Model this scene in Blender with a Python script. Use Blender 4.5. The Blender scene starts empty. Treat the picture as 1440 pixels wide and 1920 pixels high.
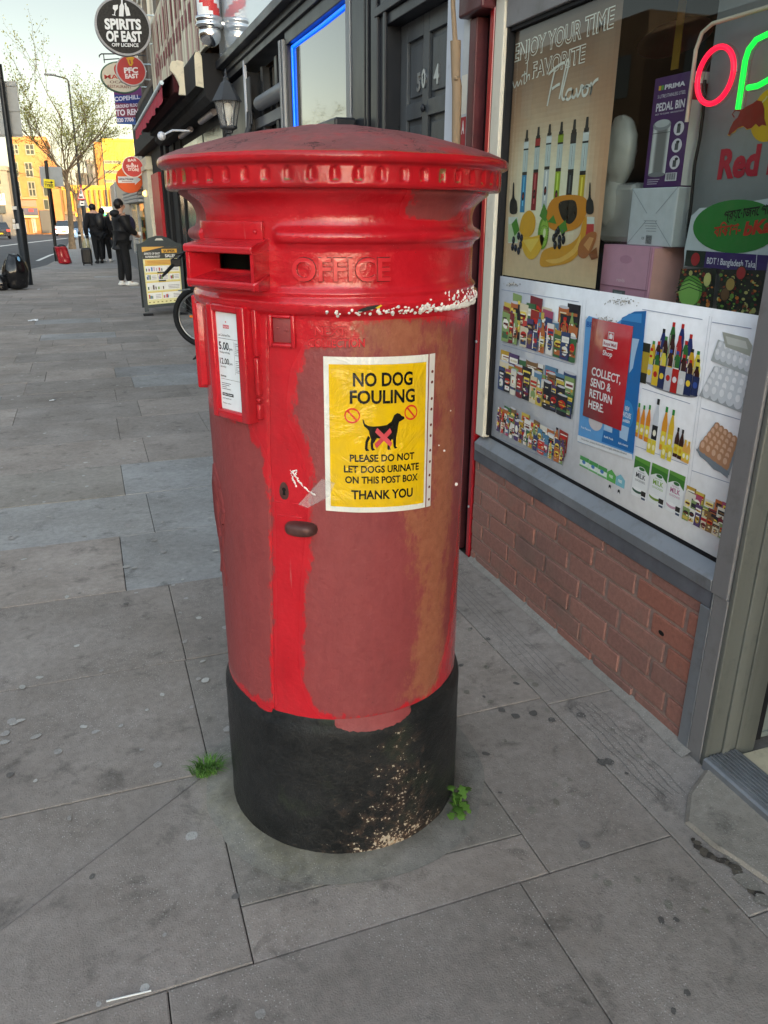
import bpy, bmesh, math, random
import numpy as np
from mathutils import Vector, Matrix, noise
random.seed(7)
R = math.radians
scene = bpy.context.scene
COL = scene.collection

# ------------------------------------------------------------------ camera
F_PX, CAM_H = 1460.0, 1.45
def _cd(x, y): return np.array([(x - 720) / F_PX, (y - 960) / F_PX, 1.0])
_Y = _cd(150, 396); _Y /= np.linalg.norm(_Y)          # the street's direction seen by the camera
_Z = -_cd(700, 4753); _Z -= _Y * np.dot(_Z, _Y); _Z /= np.linalg.norm(_Z)
_X = np.cross(_Y, _Z)
_X = _X if _X[0] > 0 else -_X
cam_data = bpy.data.cameras.new("camera")
cam = bpy.data.objects.new("camera", cam_data); COL.objects.link(cam)
cam_data.sensor_fit = 'VERTICAL'; cam_data.sensor_height = 24.0; cam_data.sensor_width = 18.0
cam_data.lens = F_PX / 1920 * 24.0
cam_data.clip_start = 0.05; cam_data.clip_end = 3000
cam.matrix_world = Matrix(((_X[0], -_X[1], -_X[2], 0), (_Y[0], -_Y[1], -_Y[2], 0), (_Z[0], -_Z[1], -_Z[2], CAM_H), (0, 0, 0, 1)))
scene.camera = cam

# ------------------------------------------------------------------ light: low evening sun from behind the viewer, open sky
SUN_EL, SUN_AZ = 7.5, 158.0            # azimuth measured from +Y (down the street) towards +X
world = bpy.data.worlds.new("World"); scene.world = world; world.use_nodes = True
wn = world.node_tree; wn.nodes.clear()
sky = wn.nodes.new('ShaderNodeTexSky'); sky.sky_type = 'NISHITA'; sky.sun_disc = False
sky.sun_elevation = R(SUN_EL); sky.sun_rotation = R(SUN_AZ)
sky.air_density = 1.0; sky.dust_density = 1.0; sky.ozone_density = .6
bg = wn.nodes.new('ShaderNodeBackground'); bg.inputs['Strength'].default_value = 0.15
wo = wn.nodes.new('ShaderNodeOutputWorld')
veil = wn.nodes.new('ShaderNodeHueSaturation'); veil.inputs['Saturation'].default_value = .62   # thin high cloud takes the blue down
tint = wn.nodes.new('ShaderNodeMix'); tint.data_type = 'RGBA'; tint.blend_type = 'MULTIPLY'; tint.inputs[0].default_value = 1.0; tint.inputs[7].default_value = (1.02, 1.0, .965, 1)
wn.links.new(sky.outputs[0], veil.inputs['Color']); wn.links.new(veil.outputs[0], tint.inputs[6]); geo = wn.nodes.new('ShaderNodeTexCoord'); sep = wn.nodes.new('ShaderNodeSeparateXYZ'); wn.links.new(geo.outputs['Generated'], sep.inputs[0])   # sky strength shaped by direction: boosted behind the viewer to light the box
def wm(op, a, b, c=0.0):
    x = wn.nodes.new('ShaderNodeMath'); x.operation = op
    for i_, v_ in enumerate((a, b, c)):
        if isinstance(v_, (int, float)): x.inputs[i_].default_value = v_
        else: wn.links.new(v_, x.inputs[i_])
    return x.outputs[0]
rear_gain = wm('POWER', wm('MAXIMUM', wm('MULTIPLY_ADD', sep.outputs[1], -.5, .5), 0.001), 1.4)
fac = wm('MULTIPLY_ADD', rear_gain, 2.2, wm('MULTIPLY_ADD', wm('MAXIMUM', sep.outputs[2], 0.0), wm('MULTIPLY_ADD', wm('MAXIMUM', sep.outputs[2], 0.0), 1.0, -.75), .44))
ovm = wn.nodes.new('ShaderNodeVectorMath'); ovm.operation = 'SCALE'
wn.links.new(tint.outputs[2], ovm.inputs[0]); wn.links.new(fac, ovm.inputs['Scale']); wn.links.new(ovm.outputs[0], bg.inputs[0]); wn.links.new(bg.outputs[0], wo.inputs[0])
sd = bpy.data.lights.new("sun", 'SUN'); sd.energy = 2.2; sd.angle = R(0.5); sd.color = (1.0, 0.74, 0.38)
sun = bpy.data.objects.new("sun", sd); COL.objects.link(sun)
_s = Vector((math.sin(R(SUN_AZ)) * math.cos(R(SUN_EL)), math.cos(R(SUN_AZ)) * math.cos(R(SUN_EL)), math.sin(R(SUN_EL))))
sun.rotation_euler = (-_s).to_track_quat('-Z', 'Y').to_euler()
sun.location = _s * 60 + Vector((0, 0, 20))
vs = scene.view_settings
vs.view_transform = 'Standard'; vs.look = 'None'; vs.gamma = 1.0; vs.use_curve_mapping = False
vs.exposure = 2.15

# ------------------------------------------------------------------ survey: a photo point on a known plane of the place
def ray(x, y):
    d = _cd(x, y); return np.array([d @ _X, d @ _Y, d @ _Z])
def at_x(x, y, X):
    d = ray(x, y); return Vector((0, 0, CAM_H)) + Vector(d * (X / d[0]))
def at_y(x, y, Y):
    d = ray(x, y); return Vector((0, 0, CAM_H)) + Vector(d * (Y / d[1]))
def at_z(x, y, z=0.0):
    d = ray(x, y); return Vector((0, 0, CAM_H)) + Vector(d * ((z - CAM_H) / d[2]))
def lie(Y):                                # the street falls gently away from the viewer
    if Y < 8: return 0.0
    if Y < 30: return -0.0125 * (Y - 8)
    return -0.275 - 0.0118 * (Y - 30)
def foot(x, y):
    z = 0.0
    for _ in range(30):
        p = at_z(x, y, z); z = lie(p.y)
    return p
# ------------------------------------------------------------------ colours and materials
def lin(c):
    if isinstance(c, str):
        c = c.lstrip('#'); c = [int(c[i:i + 2], 16) for i in (0, 2, 4)]
    return tuple((v / 255 / 12.92) if v / 255 <= 0.04045 else ((v / 255 + 0.055) / 1.055) ** 2.4 for v in c)

class NT:
    """small node-tree writer"""
    def __init__(s, name):
        s.m = bpy.data.materials.new(name); s.m.use_nodes = True; s.t = s.m.node_tree; s.t.nodes.clear()
        s.out = s.n('ShaderNodeOutputMaterial'); s.p = s.n('ShaderNodeBsdfPrincipled'); s.l(s.p, 0, s.out, 0)
        s._tc = None
    def n(s, typ, **kw):
        x = s.t.nodes.new(typ)
        for k, v in kw.items(): setattr(x, k, v)
        return x
    def l(s, a, ao, b, bi): s.t.links.new(a.outputs[ao], b.inputs[bi])
    def tc(s, which='Object'):
        if s._tc is None: s._tc = s.n('ShaderNodeTexCoord')
        return s._tc, which
    def set(s, sock, v):
        s.p.inputs[sock].default_value = (*v, 1) if isinstance(v, tuple) and len(v) == 3 else v
    def noise(s, scale, detail=4, rough=.55, vec=None, stretch=None, dist=0):
        x = s.n('ShaderNodeTexNoise'); x.inputs['Scale'].default_value = scale; x.inputs['Detail'].default_value = detail
        x.inputs['Roughness'].default_value = rough; x.inputs['Distortion'].default_value = dist
        t, w = s.tc()
        if stretch:
            mp = s.n('ShaderNodeMapping'); mp.inputs['Scale'].default_value = stretch; s.l(t, w, mp, 0); s.l(mp, 0, x, 'Vector')
        else: s.l(t, w, x, 'Vector')
        return x
    def voro(s, scale, feature='F1', stretch=None):
        x = s.n('ShaderNodeTexVoronoi', feature=feature); x.inputs['Scale'].default_value = scale
        t, w = s.tc(); s.l(t, w, x, 'Vector'); return x
    def ramp(s, a, ao, p0, p1, c0=(0, 0, 0), c1=(1, 1, 1)):
        r = s.n('ShaderNodeValToRGB'); e = r.color_ramp.elements
        e[0].position, e[1].position = p0, p1; e[0].color = (*c0, 1); e[1].color = (*c1, 1)
        s.l(a, ao, r, 0); return r
    def mix(s, fac, c1, c2, mode='MIX'):
        """fac, c1, c2: value, colour tuple or (node, socket)"""
        x = s.n('ShaderNodeMix', data_type='RGBA', blend_type=mode)
        for sock, v in ((0, fac), (6, c1), (7, c2)):
            if isinstance(v, tuple) and len(v) == 2: s.l(v[0], v[1], x, sock)
            elif isinstance(v, tuple): x.inputs[sock].default_value = (*v, 1)
            else: x.inputs[sock].default_value = v
        return (x, 2)
    def math(s, op, a, b=0.0, c=0.0):
        x = s.n('ShaderNodeMath', operation=op)
        for i, v in enumerate((a, b, c)):
            if isinstance(v, tuple): s.l(v[0], v[1], x, i)
            else: x.inputs[i].default_value = v
        return (x, 0)
    def attr(s, name): return s.n('ShaderNodeAttribute', attribute_name=name)
    def base(s, c): s.l(c[0], c[1], s.p, 'Base Color')
    def bump(s, h, strength=.3, dist=.01):
        b = s.n('ShaderNodeBump'); b.inputs['Strength'].default_value = strength; b.inputs['Distance'].default_value = dist
        s.l(h[0], h[1], b, 'Height'); s.l(b, 0, s.p, 'Normal'); return b

def plain(name, col, rough=.5, metal=0., var=.12, scale=6., bump=0., bscale=60., spec=.25, coat=0., dirt=0., dirtcol='#3a352f', stretch=None, alpha=1.):
    """a painted, cast or woven surface: base colour broken up by two sizes of noise, varying gloss and a little relief"""
    k = NT(name); c = lin(col) if isinstance(col, (str, list)) else col
    n1 = k.noise(scale, 5, .6, stretch=stretch)
    lo = tuple(v * (1 - var) for v in c); hi = tuple(min(1, v * (1 + var) + .002) for v in c)
    cc = k.mix((k.ramp(n1, 0, .3, .7), 0), lo, hi)
    if dirt:
        n2 = k.noise(scale * 2.7, 8, .7); cc = k.mix((k.ramp(n2, 0, .62 - dirt * .25, .72, (0, 0, 0), (dirt, dirt, dirt)), 0), cc, lin(dirtcol))
    k.base(cc)
    k.l(k.ramp(n1, 0, .2, .8, (max(0, rough - .08),) * 3, (min(1, rough + .1),) * 3), 0, k.p, 'Roughness')
    k.set('Metallic', metal); k.set('Specular IOR Level', spec); k.set('Coat Weight', coat)
    if alpha < 1: k.set('Alpha', alpha)
    if bump: k.bump((k.noise(bscale, 4, .6), 0), bump, .004)
    return k.m

def emit(name, col, strength):
    k = NT(name); k.set('Base Color', lin(col)); k.set('Emission Color', lin(col)); k.set('Emission Strength', strength); k.set('Roughness', .3)
    return k.m

def printed(name, rough=.35, coat=0., bump=0.):
    """printed or painted artwork: flat inks from the mesh's colour attribute"""
    k = NT(name); a = k.attr('Col'); n = k.noise(35, 3)
    c = k.mix((k.ramp(n, 0, .35, .7, (0, 0, 0), (.10, .10, .10)), 0), (a, 0), lin('#6b6862'))
    k.base(c); k.set('Roughness', rough); k.set('Specular IOR Level', .25); k.set('Coat Weight', coat); k.set('Coat Roughness', .1)
    if bump: k.bump(k.math('ADD', (k.noise(11, 5, .6, dist=1.5), 0), k.math('MULTIPLY', (k.noise(40, 2, .5, stretch=(1, 1, .2)), 0), .3)), bump, .010)
    return k.m

def glass(name, tint='#f2f6f4', rough=.01):
    k = NT(name); t = k.t
    tr = k.n('ShaderNodeBsdfTransparent'); tr.inputs[0].default_value = (*lin(tint), 1)
    gl = k.n('ShaderNodeBsdfGlossy'); gl.inputs['Roughness'].default_value = rough
    lw = k.n('ShaderNodeLayerWeight'); lw.inputs[0].default_value = .5
    f2 = k.math('MULTIPLY_ADD', k.math('POWER', (lw, 1), 5.0), .92, .05)
    mx = k.n('ShaderNodeMixShader'); k.l(f2[0], 0, mx, 0); k.l(tr, 0, mx, 1); k.l(gl, 0, mx, 2); k.l(mx, 0, k.out, 0)
    k.t.nodes.remove(k.p); return k.m

PRINT = printed('printed_ink', .55)
PRINT_GLOSS = printed('printed_gloss', .18, .5)
M = {}

# ------------------------------------------------------------------ mesh writer
_tcache = {}
def glyphs(s, bold=0.0, res=3):
    """outline of a line of lettering as flat polygons; x from 0, baseline at 0"""
    key = (s, bold, res)
    if key not in _tcache:
        cu = bpy.data.curves.new('lettering', 'FONT'); cu.body = s; cu.size = 1; cu.offset = bold; cu.resolution_u = res
        cu.dimensions = '2D'; cu.fill_mode = 'FRONT'
        ob = bpy.data.objects.new('lettering', cu); me = ob.to_mesh()
        v = [(p.co.x, p.co.y) for p in me.vertices]; f = [tuple(q.vertices) for q in me.polygons]
        ob.to_mesh_clear(); bpy.data.objects.remove(ob); bpy.data.curves.remove(cu)
        _tcache[key] = (v, f)
    return _tcache[key]

class MB:
    def __init__(s): s.v = []; s.f = []; s.c = []; s.sm = []; s.mi = []; s.cur = (1, 1, 1); s.mat = 0
    def col(s, c): s.cur = lin(c) if isinstance(c, (str, list)) else c; return s
    def add(s, vs, fs, smooth=False, col=None):
        o = len(s.v); s.v += [tuple(p) for p in vs]
        c = s.cur if col is None else (lin(col) if isinstance(col, (str, list)) else col)
        for q in fs: s.f.append(tuple(i + o for i in q)); s.c.append(c); s.sm.append(smooth); s.mi.append(s.mat)
        return s
    def quad(s, a, b, c, d, col=None): return s.add([a, b, c, d], [(0, 1, 2, 3)], False, col)
    def box(s, lo, hi, bev=0.0, rot=None, piv=None, col=None, smooth=False):
        lo, hi = Vector(lo), Vector(hi); b = bmesh.new(); bmesh.ops.create_cube(b, size=1)
        sz, ce = hi - lo, (hi + lo) / 2
        for v in b.verts: v.co = Vector((v.co.x * sz.x, v.co.y * sz.y, v.co.z * sz.z))
        if bev > 0: bmesh.ops.bevel(b, geom=list(b.edges), offset=min(bev, min(abs(x) for x in sz) * .45), segments=2, affect='EDGES', profile=.5)
        vs = [v.co.copy() for v in b.verts]; fs = [tuple(v.index for v in f.verts) for f in b.faces]; b.free()
        if rot is not None:
            m = rot if isinstance(rot, Matrix) else Matrix.Rotation(rot, 3, 'Z')
            pv = (Vector(piv) - ce) if piv is not None else Vector()
            vs = [m @ (v - pv) + pv for v in vs]
        return s.add([v + ce for v in vs], fs, smooth, col)
    def tube(s, pts, r, n=8, caps=True, smooth=True, col=None, flat=None):
        pts = [Vector(p) for p in pts]; rs = r if isinstance(r, (list, tuple)) else [r] * len(pts)
        d0 = (pts[1] - pts[0]).normalized(); up = Vector((0, 0, 1)) if abs(d0.z) < .9 else Vector((1, 0, 0))
        u = d0.cross(up).normalized(); vs = []; fs = []
        for i, p in enumerate(pts):
            a = pts[max(0, i - 1)]; b = pts[min(len(pts) - 1, i + 1)]; d = (b - a).normalized()
            if d.length < 1e-6: d = d0
            u = (u - d * u.dot(d)).normalized(); w = d.cross(u)
            for k in range(n):
                t = 2 * math.pi * k / n
                vs.append(p + (u * math.cos(t) + w * math.sin(t) * (flat or 1)) * rs[i])
        for i in range(len(pts) - 1):
            for k in range(n): fs.append((i * n + k, i * n + (k + 1) % n, (i + 1) * n + (k + 1) % n, (i + 1) * n + k))
        s.add(vs, fs, smooth, col)
        if caps:
            o = len(pts) - 1
            s.add(vs[:n], [tuple(range(n))[::-1]], False, col); s.add(vs[o * n:], [tuple(range(n))], False, col)
        return s
    def lathe(s, prof, c=(0, 0, 0), n=48, a0=0, a1=2 * math.pi, smooth=True, axis='Z', col=None, caps=False):
        full = abs(a1 - a0 - 2 * math.pi) < 1e-6; m = n if full else n + 1; vs = []; fs = []
        for (r, z) in prof:
            for k in range(m):
                t = a0 + (a1 - a0) * k / n; x, y = r * math.cos(t), r * math.sin(t)
                p = (x, y, z) if axis == 'Z' else ((z, x, y) if axis == 'X' else (x, z, y))
                vs.append((c[0] + p[0], c[1] + p[1], c[2] + p[2]))
        for i in range(len(prof) - 1):
            for k in range(n):
                k2 = (k + 1) % m if full else k + 1
                fs.append((i * m + k, i * m + k2, (i + 1) * m + k2, (i + 1) * m + k))
        s.add(vs, fs, smooth, col)
        if caps and full: s.add(vs[:m], [tuple(range(m))[::-1]], False, col); s.add(vs[-m:], [tuple(range(m))], False, col)
        return s
    def ball(s, c, r, n=12, m=8, sq=(1, 1, 1), rot=None, col=None):
        vs = []; fs = []
        for i in range(m + 1):
            a = math.pi * i / m
            for k in range(n):
                t = 2 * math.pi * k / n
                p = Vector((math.sin(a) * math.cos(t) * r * sq[0], math.sin(a) * math.sin(t) * r * sq[1], math.cos(a) * r * sq[2]))
                if rot is not None: p = rot @ p
                vs.append(p + Vector(c))
        for i in range(m):
            for k in range(n): fs.append((i * n + k, (i + 1) * n + k, (i + 1) * n + (k + 1) % n, i * n + (k + 1) % n))
        return s.add(vs, fs, True, col)
    def prism(s, pts, off, col=None, smooth=False):
        """a planar outline pushed along off, closed"""
        a = [Vector(p) for p in pts]; o = Vector(off); n = len(a)
        vs = a + [p + o for p in a]
        fs = [tuple(range(n))[::-1], tuple(range(n, 2 * n))] + [(i, (i + 1) % n, n + (i + 1) % n, n + i) for i in range(n)]
        return s.add(vs, fs, smooth, col)
    # flat artwork: xf(u, v, h) -> point
    def art(s, xf, pts, h=0.0, col=None): return s.add([xf(u, v, h) for u, v in pts], [tuple(range(len(pts)))], False, col)
    def arect(s, xf, u0, v0, u1, v1, h=0.0, col=None, nu=1, nv=1):
        vs = [xf(u0 + (u1 - u0) * i / nu, v0 + (v1 - v0) * j / nv, h) for j in range(nv + 1) for i in range(nu + 1)]
        fs = [(j * (nu + 1) + i, j * (nu + 1) + i + 1, (j + 1) * (nu + 1) + i + 1, (j + 1) * (nu + 1) + i) for j in range(nv) for i in range(nu)]
        return s.add(vs, fs, nu > 1, col)
    def adisc(s, xf, u, v, ru, rv=None, h=0.0, col=None, n=20, a0=0, a1=2 * math.pi):
        rv = ru if rv is None else rv
        return s.art(xf, [(u + ru * math.cos(a0 + (a1 - a0) * k / n), v + rv * math.sin(a0 + (a1 - a0) * k / n)) for k in range(n + (0 if abs(a1 - a0 - 2 * math.pi) < 1e-6 else 1))], h, col)
    def aring(s, xf, u, v, r, w, h=0.0, col=None, n=28, k=1.0):
        vs = []; fs = []
        for i in range(n):
            t = 2 * math.pi * i / n
            vs += [xf(u + r * math.cos(t), v + r * k * math.sin(t), h), xf(u + (r - w) * math.cos(t), v + (r * k - w) * math.sin(t), h)]
            j = (i + 1) % n; fs.append((2 * i, 2 * j, 2 * j + 1, 2 * i + 1))
        return s.add(vs, fs, False, col)
    def stroke(s, xf, pts, w, h=0.0, col=None):
        """a pen line of width w through points"""
        pts = [Vector(p) for p in pts]; L = []; Rr = []
        for i, p in enumerate(pts):
            d = (pts[min(i + 1, len(pts) - 1)] - pts[max(i - 1, 0)]).normalized(); nrm = Vector((-d.y, d.x)) * w / 2
            L.append(p + nrm); Rr.append(p - nrm)
        n = len(pts); vs = [xf(p.x, p.y, h) for p in L] + [xf(p.x, p.y, h) for p in Rr]
        return s.add(vs, [(i, i + 1, n + i + 1, n + i) for i in range(n - 1)], False, col)
    def text(s, xf, t, u, v, hgt, wid=None, h=0.0, col=None, bold=.0, align='L', shear=0.0, thick=0.0, res=3, rise=0.0):
        """capitals hgt tall on a baseline at v; wid squeezes the line to that width"""
        vv, ff = glyphs(t, bold, res)
        if not vv: return s
        x0 = min(p[0] for p in vv); x1 = max(p[0] for p in vv); sy = hgt / .72
        sx = (wid / (x1 - x0)) if wid else sy; W = (x1 - x0) * sx
        du = {'L': 0, 'C': -W / 2, 'R': -W}[align]
        def put(p, hh): 
            uu = (p[0] - x0) * sx; vy = p[1] * sy
            return xf(u + du + uu + shear * vy, v + vy + rise * uu, hh)
        if not thick: return s.add([put(p, h) for p in vv], ff, False, col)
        n = len(vv); ec = {}
        for q in ff:
            for i in range(len(q)): ec[(q[i], q[(i + 1) % len(q)])] = 1
        fs = [tuple(i + n for i in q) for q in ff] + [(a, b, b + n, a + n) for (a, b) in ec if (b, a) not in ec]
        return s.add([put(p, h) for p in vv] + [put(p, h + thick) for p in vv], fs, False, col)
    def build(s, name, mat, parent=None, local=False, base=None, mesh_only=False):
        me = bpy.data.meshes.new(name)
        org = Vector((0, 0, 0))
        if parent is not None: org = Vector(parent['_o']) if not local else Vector((0, 0, 0))
        elif base is not None: org = Vector(base)
        elif s.v and not local:
            a = np.array(s.v); org = Vector(((a[:, 0].min() + a[:, 0].max()) / 2, (a[:, 1].min() + a[:, 1].max()) / 2, a[:, 2].min()))
        me.from_pydata([(p[0] - org.x, p[1] - org.y, p[2] - org.z) for p in s.v], [], s.f)
        mats = mat if isinstance(mat, (list, tuple)) else [mat]
        for m in mats: me.materials.append(m)
        if len(mats) > 1: me.polygons.foreach_set('material_index', s.mi)
        me.polygons.foreach_set('use_smooth', s.sm)
        if any(c != (1, 1, 1) for c in s.c):
            ca = me.color_attributes.new('Col', 'FLOAT_COLOR', 'CORNER'); arr = []
            for q, c in zip(s.f, s.c): arr += [c[0], c[1], c[2], 1.0] * len(q)
            ca.data.foreach_set('color', arr)
        me.update()
        o = bpy.data.objects.new(name, me); COL.objects.link(o)
        if parent is not None: o.parent = parent; o['_o'] = list(parent['_o']) if not local else [0, 0, 0]
        else: o.location = org; o['_o'] = list(org)
        return o

def thing(name, label, cat, loc=(0, 0, 0), group=None, rz=0.0):
    o = bpy.data.objects.new(name, None); COL.objects.link(o); o.empty_display_size = .1
    o.location = loc; o.rotation_euler = (0, 0, rz); o['_o'] = list(loc)
    return tag(o, label, cat, group)
def tag(o, label, cat, group=None):
    o['label'] = label; o['category'] = cat
    if group: o['group'] = group
    return o
def structure(o): o['kind'] = 'structure'; return o
def dup(root, loc, rz=None, label=None, group=None):
    r = root.copy(); COL.objects.link(r); r.location = loc
    if rz is not None: r.rotation_euler = (0, 0, rz)
    if label: r['label'] = label
    if group: r['group'] = group
    def kids(a, b):
        for ch in list(a.children):
            c = ch.copy(); COL.objects.link(c); c.parent = b; kids(ch, c)
    kids(root, r); return r
def plane(o, u, v, n):
    o, u, v, n = Vector(o), Vector(u), Vector(v), Vector(n)
    return lambda a, b, h=0.0: o + u * a + v * b + n * h
def wall_xf(X):                        # artwork on a wall parallel to the street: u = toward the viewer along the wall (-Y), v = height
    return lambda u, v, h=0.0: Vector((X - h, -u, v))
def img_xf(px):                        # photo point -> wall coordinates (u, v) on plane X
    return None
def smooth_mod(o, w=.004, seg=2, ang=40):
    b = o.modifiers.new('edge', 'BEVEL'); b.width = w; b.segments = seg; b.limit_method = 'ANGLE'; b.angle_limit = R(ang); return o
# ------------------------------------------------------------------ ground, pavement, road
def pavement_mat():
    k = NT('worn_concrete_paving'); a = k.attr('Col')
    n1 = k.noise(3.2, 6, .6); n2 = k.noise(38, 5, .65); n3 = k.noise(260, 2, .5); n4 = k.noise(9, 7, .7, dist=.4)
    c = k.mix((k.ramp(n1, 0, .3, .72), 0), (.88, .87, .86), (1.09, 1.085, 1.08)); c = k.mix(1.0, (a, 0), c, 'MULTIPLY'); st = k.noise(1.7, 7, .68); c = k.mix(1.0, c, (k.ramp(st, 0, .34, .66, (.80, .785, .765), (1.10, 1.10, 1.11)), 0), 'MULTIPLY')
    c2 = k.mix(1.0, c, (k.ramp(n2, 0, .25, .8, (.80, .80, .80), (1.18, 1.17, 1.16)), 0), 'MULTIPLY')
    c3 = k.mix((k.ramp(n4, 0, .56, .72, (0, 0, 0), (.55, .55, .55)), 0), c2, (.035, .032, .030))       # grime
    sp = k.voro(125); ss = k.noise(4, 3); c4 = k.mix(k.math('MULTIPLY', (k.ramp(sp, 0, .13, .22, (.8, .8, .8), (0, 0, 0)), 0), (k.ramp(ss, 0, .38, .60), 0)), c3, (.50, .49, .46))      # pale aggregate
    c5 = k.mix((k.ramp(n3, 0, .60, .76, (0, 0, 0), (.42, .42, .42)), 0), c4, (.03, .028, .027))
    g_ = k.n('ShaderNodeNewGeometry'); vm = k.n('ShaderNodeVectorMath', operation='SUBTRACT'); vm.inputs[1].default_value = (.505, 1.685, 0); k.l(g_, 'Position', vm, 0)
    ln = k.n('ShaderNodeVectorMath', operation='LENGTH'); k.l(vm, 0, ln, 0); dt = k.n('ShaderNodeVectorMath', operation='DOT_PRODUCT'); dt.inputs[1].default_value = (-.86, -.50, 0); k.l(vm, 0, dt, 0)
    n5 = k.noise(13, 6, .7); rr = k.math('ADD', (ln, 1), k.math('MULTIPLY_ADD', (n5, 0), .16, -.08)); ring = k.math('MULTIPLY', (k.ramp(rr[0], 0, .30, .41, (1, 1, 1), (0, 0, 0)), 0), (k.ramp(dt, 1, .12, .30), 0))
    c5 = k.mix(k.math('MULTIPLY', ring, k.math('MULTIPLY_ADD', (n2, 0), .8, -.06)), c5, (.26, .24, .11))          # moss and algae by the foot of the box
    c5 = k.mix(k.math('MULTIPLY', (k.ramp(rr[0], 0, .285, .35, (1, 1, 1), (0, 0, 0)), 0), .72), c5, (.06, .055, .045))       # darker ring close against the iron
    k.base(c5); k.set('Roughness', .82); k.set('Specular IOR Level', .3)
    h = k.math('ADD', (n2, 0), k.math('MULTIPLY', (n3, 0), .9)); k.bump(h, .35, .004)
    return k.m
M['paving'] = pavement_mat()
M['joint'] = plain('dark_joint_dirt', '#2e2a26', .95, var=.4, scale=30, bump=.5, bscale=90)
M['asphalt'] = plain('asphalt', (.075, .076, .080), .85, var=.3, scale=1.5, bump=.4, bscale=70, dirt=.3, dirtcol='#55565a')
M['kerbstone'] = plain('kerb_granite', '#8b8781', .8, var=.25, scale=12, bump=.4)
M['roadpaint'] = plain('road_paint', '#cfcfca', .7, var=.2, scale=10, dirt=.5, dirtcol='#6c6b68')

WALL_X = 1.465
g = MB()                                                       # asphalt sheet, follows the fall of the street
ys = [-60, -8, 0, 4, 8, 12, 16, 20, 24, 30, 40, 60, 90, 130, 180, 260, 400, 900]
xs = [-300, -60, -20, -8, -3, 0, 3, 8, 40, 300]
vs_ = [(x, y, lie(min(y, 260)) - .12) for y in ys for x in xs]; n_ = len(xs)
g.add(vs_, [(j * n_ + i, j * n_ + i + 1, (j + 1) * n_ + i + 1, (j + 1) * n_ + i) for j in range(len(ys) - 1) for i in range(n_ - 1)], True)
structure(g.build('road', M['asphalt']))

BOXC = Vector((.505, 1.685, 0))
pv = MB(); jt = MB()
rnd = random.Random(11)
def clip(poly, a, b, keep):
    """cut a polygon by the line a-b; keep: +1 left side, -1 right side"""
    out = []
    def side(p): return ((b[0] - a[0]) * (p[1] - a[1]) - (b[1] - a[1]) * (p[0] - a[0])) * keep
    for i, p in enumerate(poly):
        q = poly[(i + 1) % len(poly)]; sp, sq = side(p), side(q)
        if sp >= 0: out.append(p)
        if sp * sq < 0:
            t = sp / (sp - sq); out.append((p[0] + (q[0] - p[0]) * t, p[1] + (q[1] - p[1]) * t))
    return out
def inset(poly, d):
    n = len(poly); out = []
    for i in range(n):
        p0, p1, p2 = (Vector(poly[(i + j) % n]) for j in (-1, 0, 1))
        a = (p1 - p0).normalized(); b = (p2 - p1).normalized(); na = Vector((-a.y, a.x)); nb = Vector((-b.y, b.x))
        m = (na + nb); m = m / max(.35, m.length_squared) * 2 if m.length > 1e-5 else na
        out.append(tuple(p1 + m * d))
    return out
def slab(poly, col, gap=.0014):
    if len(poly) < 3: return
    a = sum(poly[i][0] * poly[(i + 1) % len(poly)][1] - poly[(i + 1) % len(poly)][0] * poly[i][1] for i in range(len(poly)))
    if abs(a) < .004: return
    if a < 0: poly = poly[::-1]
    p = inset(poly, gap); q = inset(poly, gap + .0028)
    dz = rnd.uniform(-.0022, .0018); tx, ty = rnd.uniform(-.0015, .0015), rnd.uniform(-.0015, .0015)
    cx_ = sum(x for x, y in p) / len(p); cy_ = sum(y for x, y in p) / len(p)
    def z(x, y): return lie(y) + dz + tx * (x - cx_) + ty * (y - cy_)
    n = len(p)
    v = [(x, y, z(x, y)) for x, y in q] + [(x, y, z(x, y) - .0012) for x, y in p] + [(x, y, z(x, y) - .03) for x, y in p]
    f = [tuple(range(n))] + [(i + n, (i + 1) % n + n, (i + 1) % n, i) for i in range(n)] + [(i + 2 * n, (i + 1) % n + 2 * n, (i + 1) % n + n, i + n) for i in range(n)]
    pv.add(v, f, False, col)
WARM = [(.325, .291, .264), (.298, .270, .247), (.350, .313, .284), (.278, .254, .234), (.312, .284, .262)]
COOL = [(.375, .375, .37), (.335, .338, .336)]
rows = [-2.4, -1.8, -1.2, -.6, 0, .6, 1.187, 1.815, 2.43, 3.05, 3.656, 4.256, 4.835, 5.447, 6.067, 6.631, 7.141, 7.67, 8.2]
while rows[-1] < 27: rows.append(rows[-1] + .58)
joints = {0: .8, 1: .3, 2: .76, 3: .3, 4: .76, 5: -.02, 6: .153, 7: .157, 8: .162, 9: -.006, 10: .158, 11: .05, 12: .218, 13: .074, 14: .257, 15: .101, 16: .268, 17: .134}
EDGE_R = 1.205                                                  # the worn channel along the shopfront starts here
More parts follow.
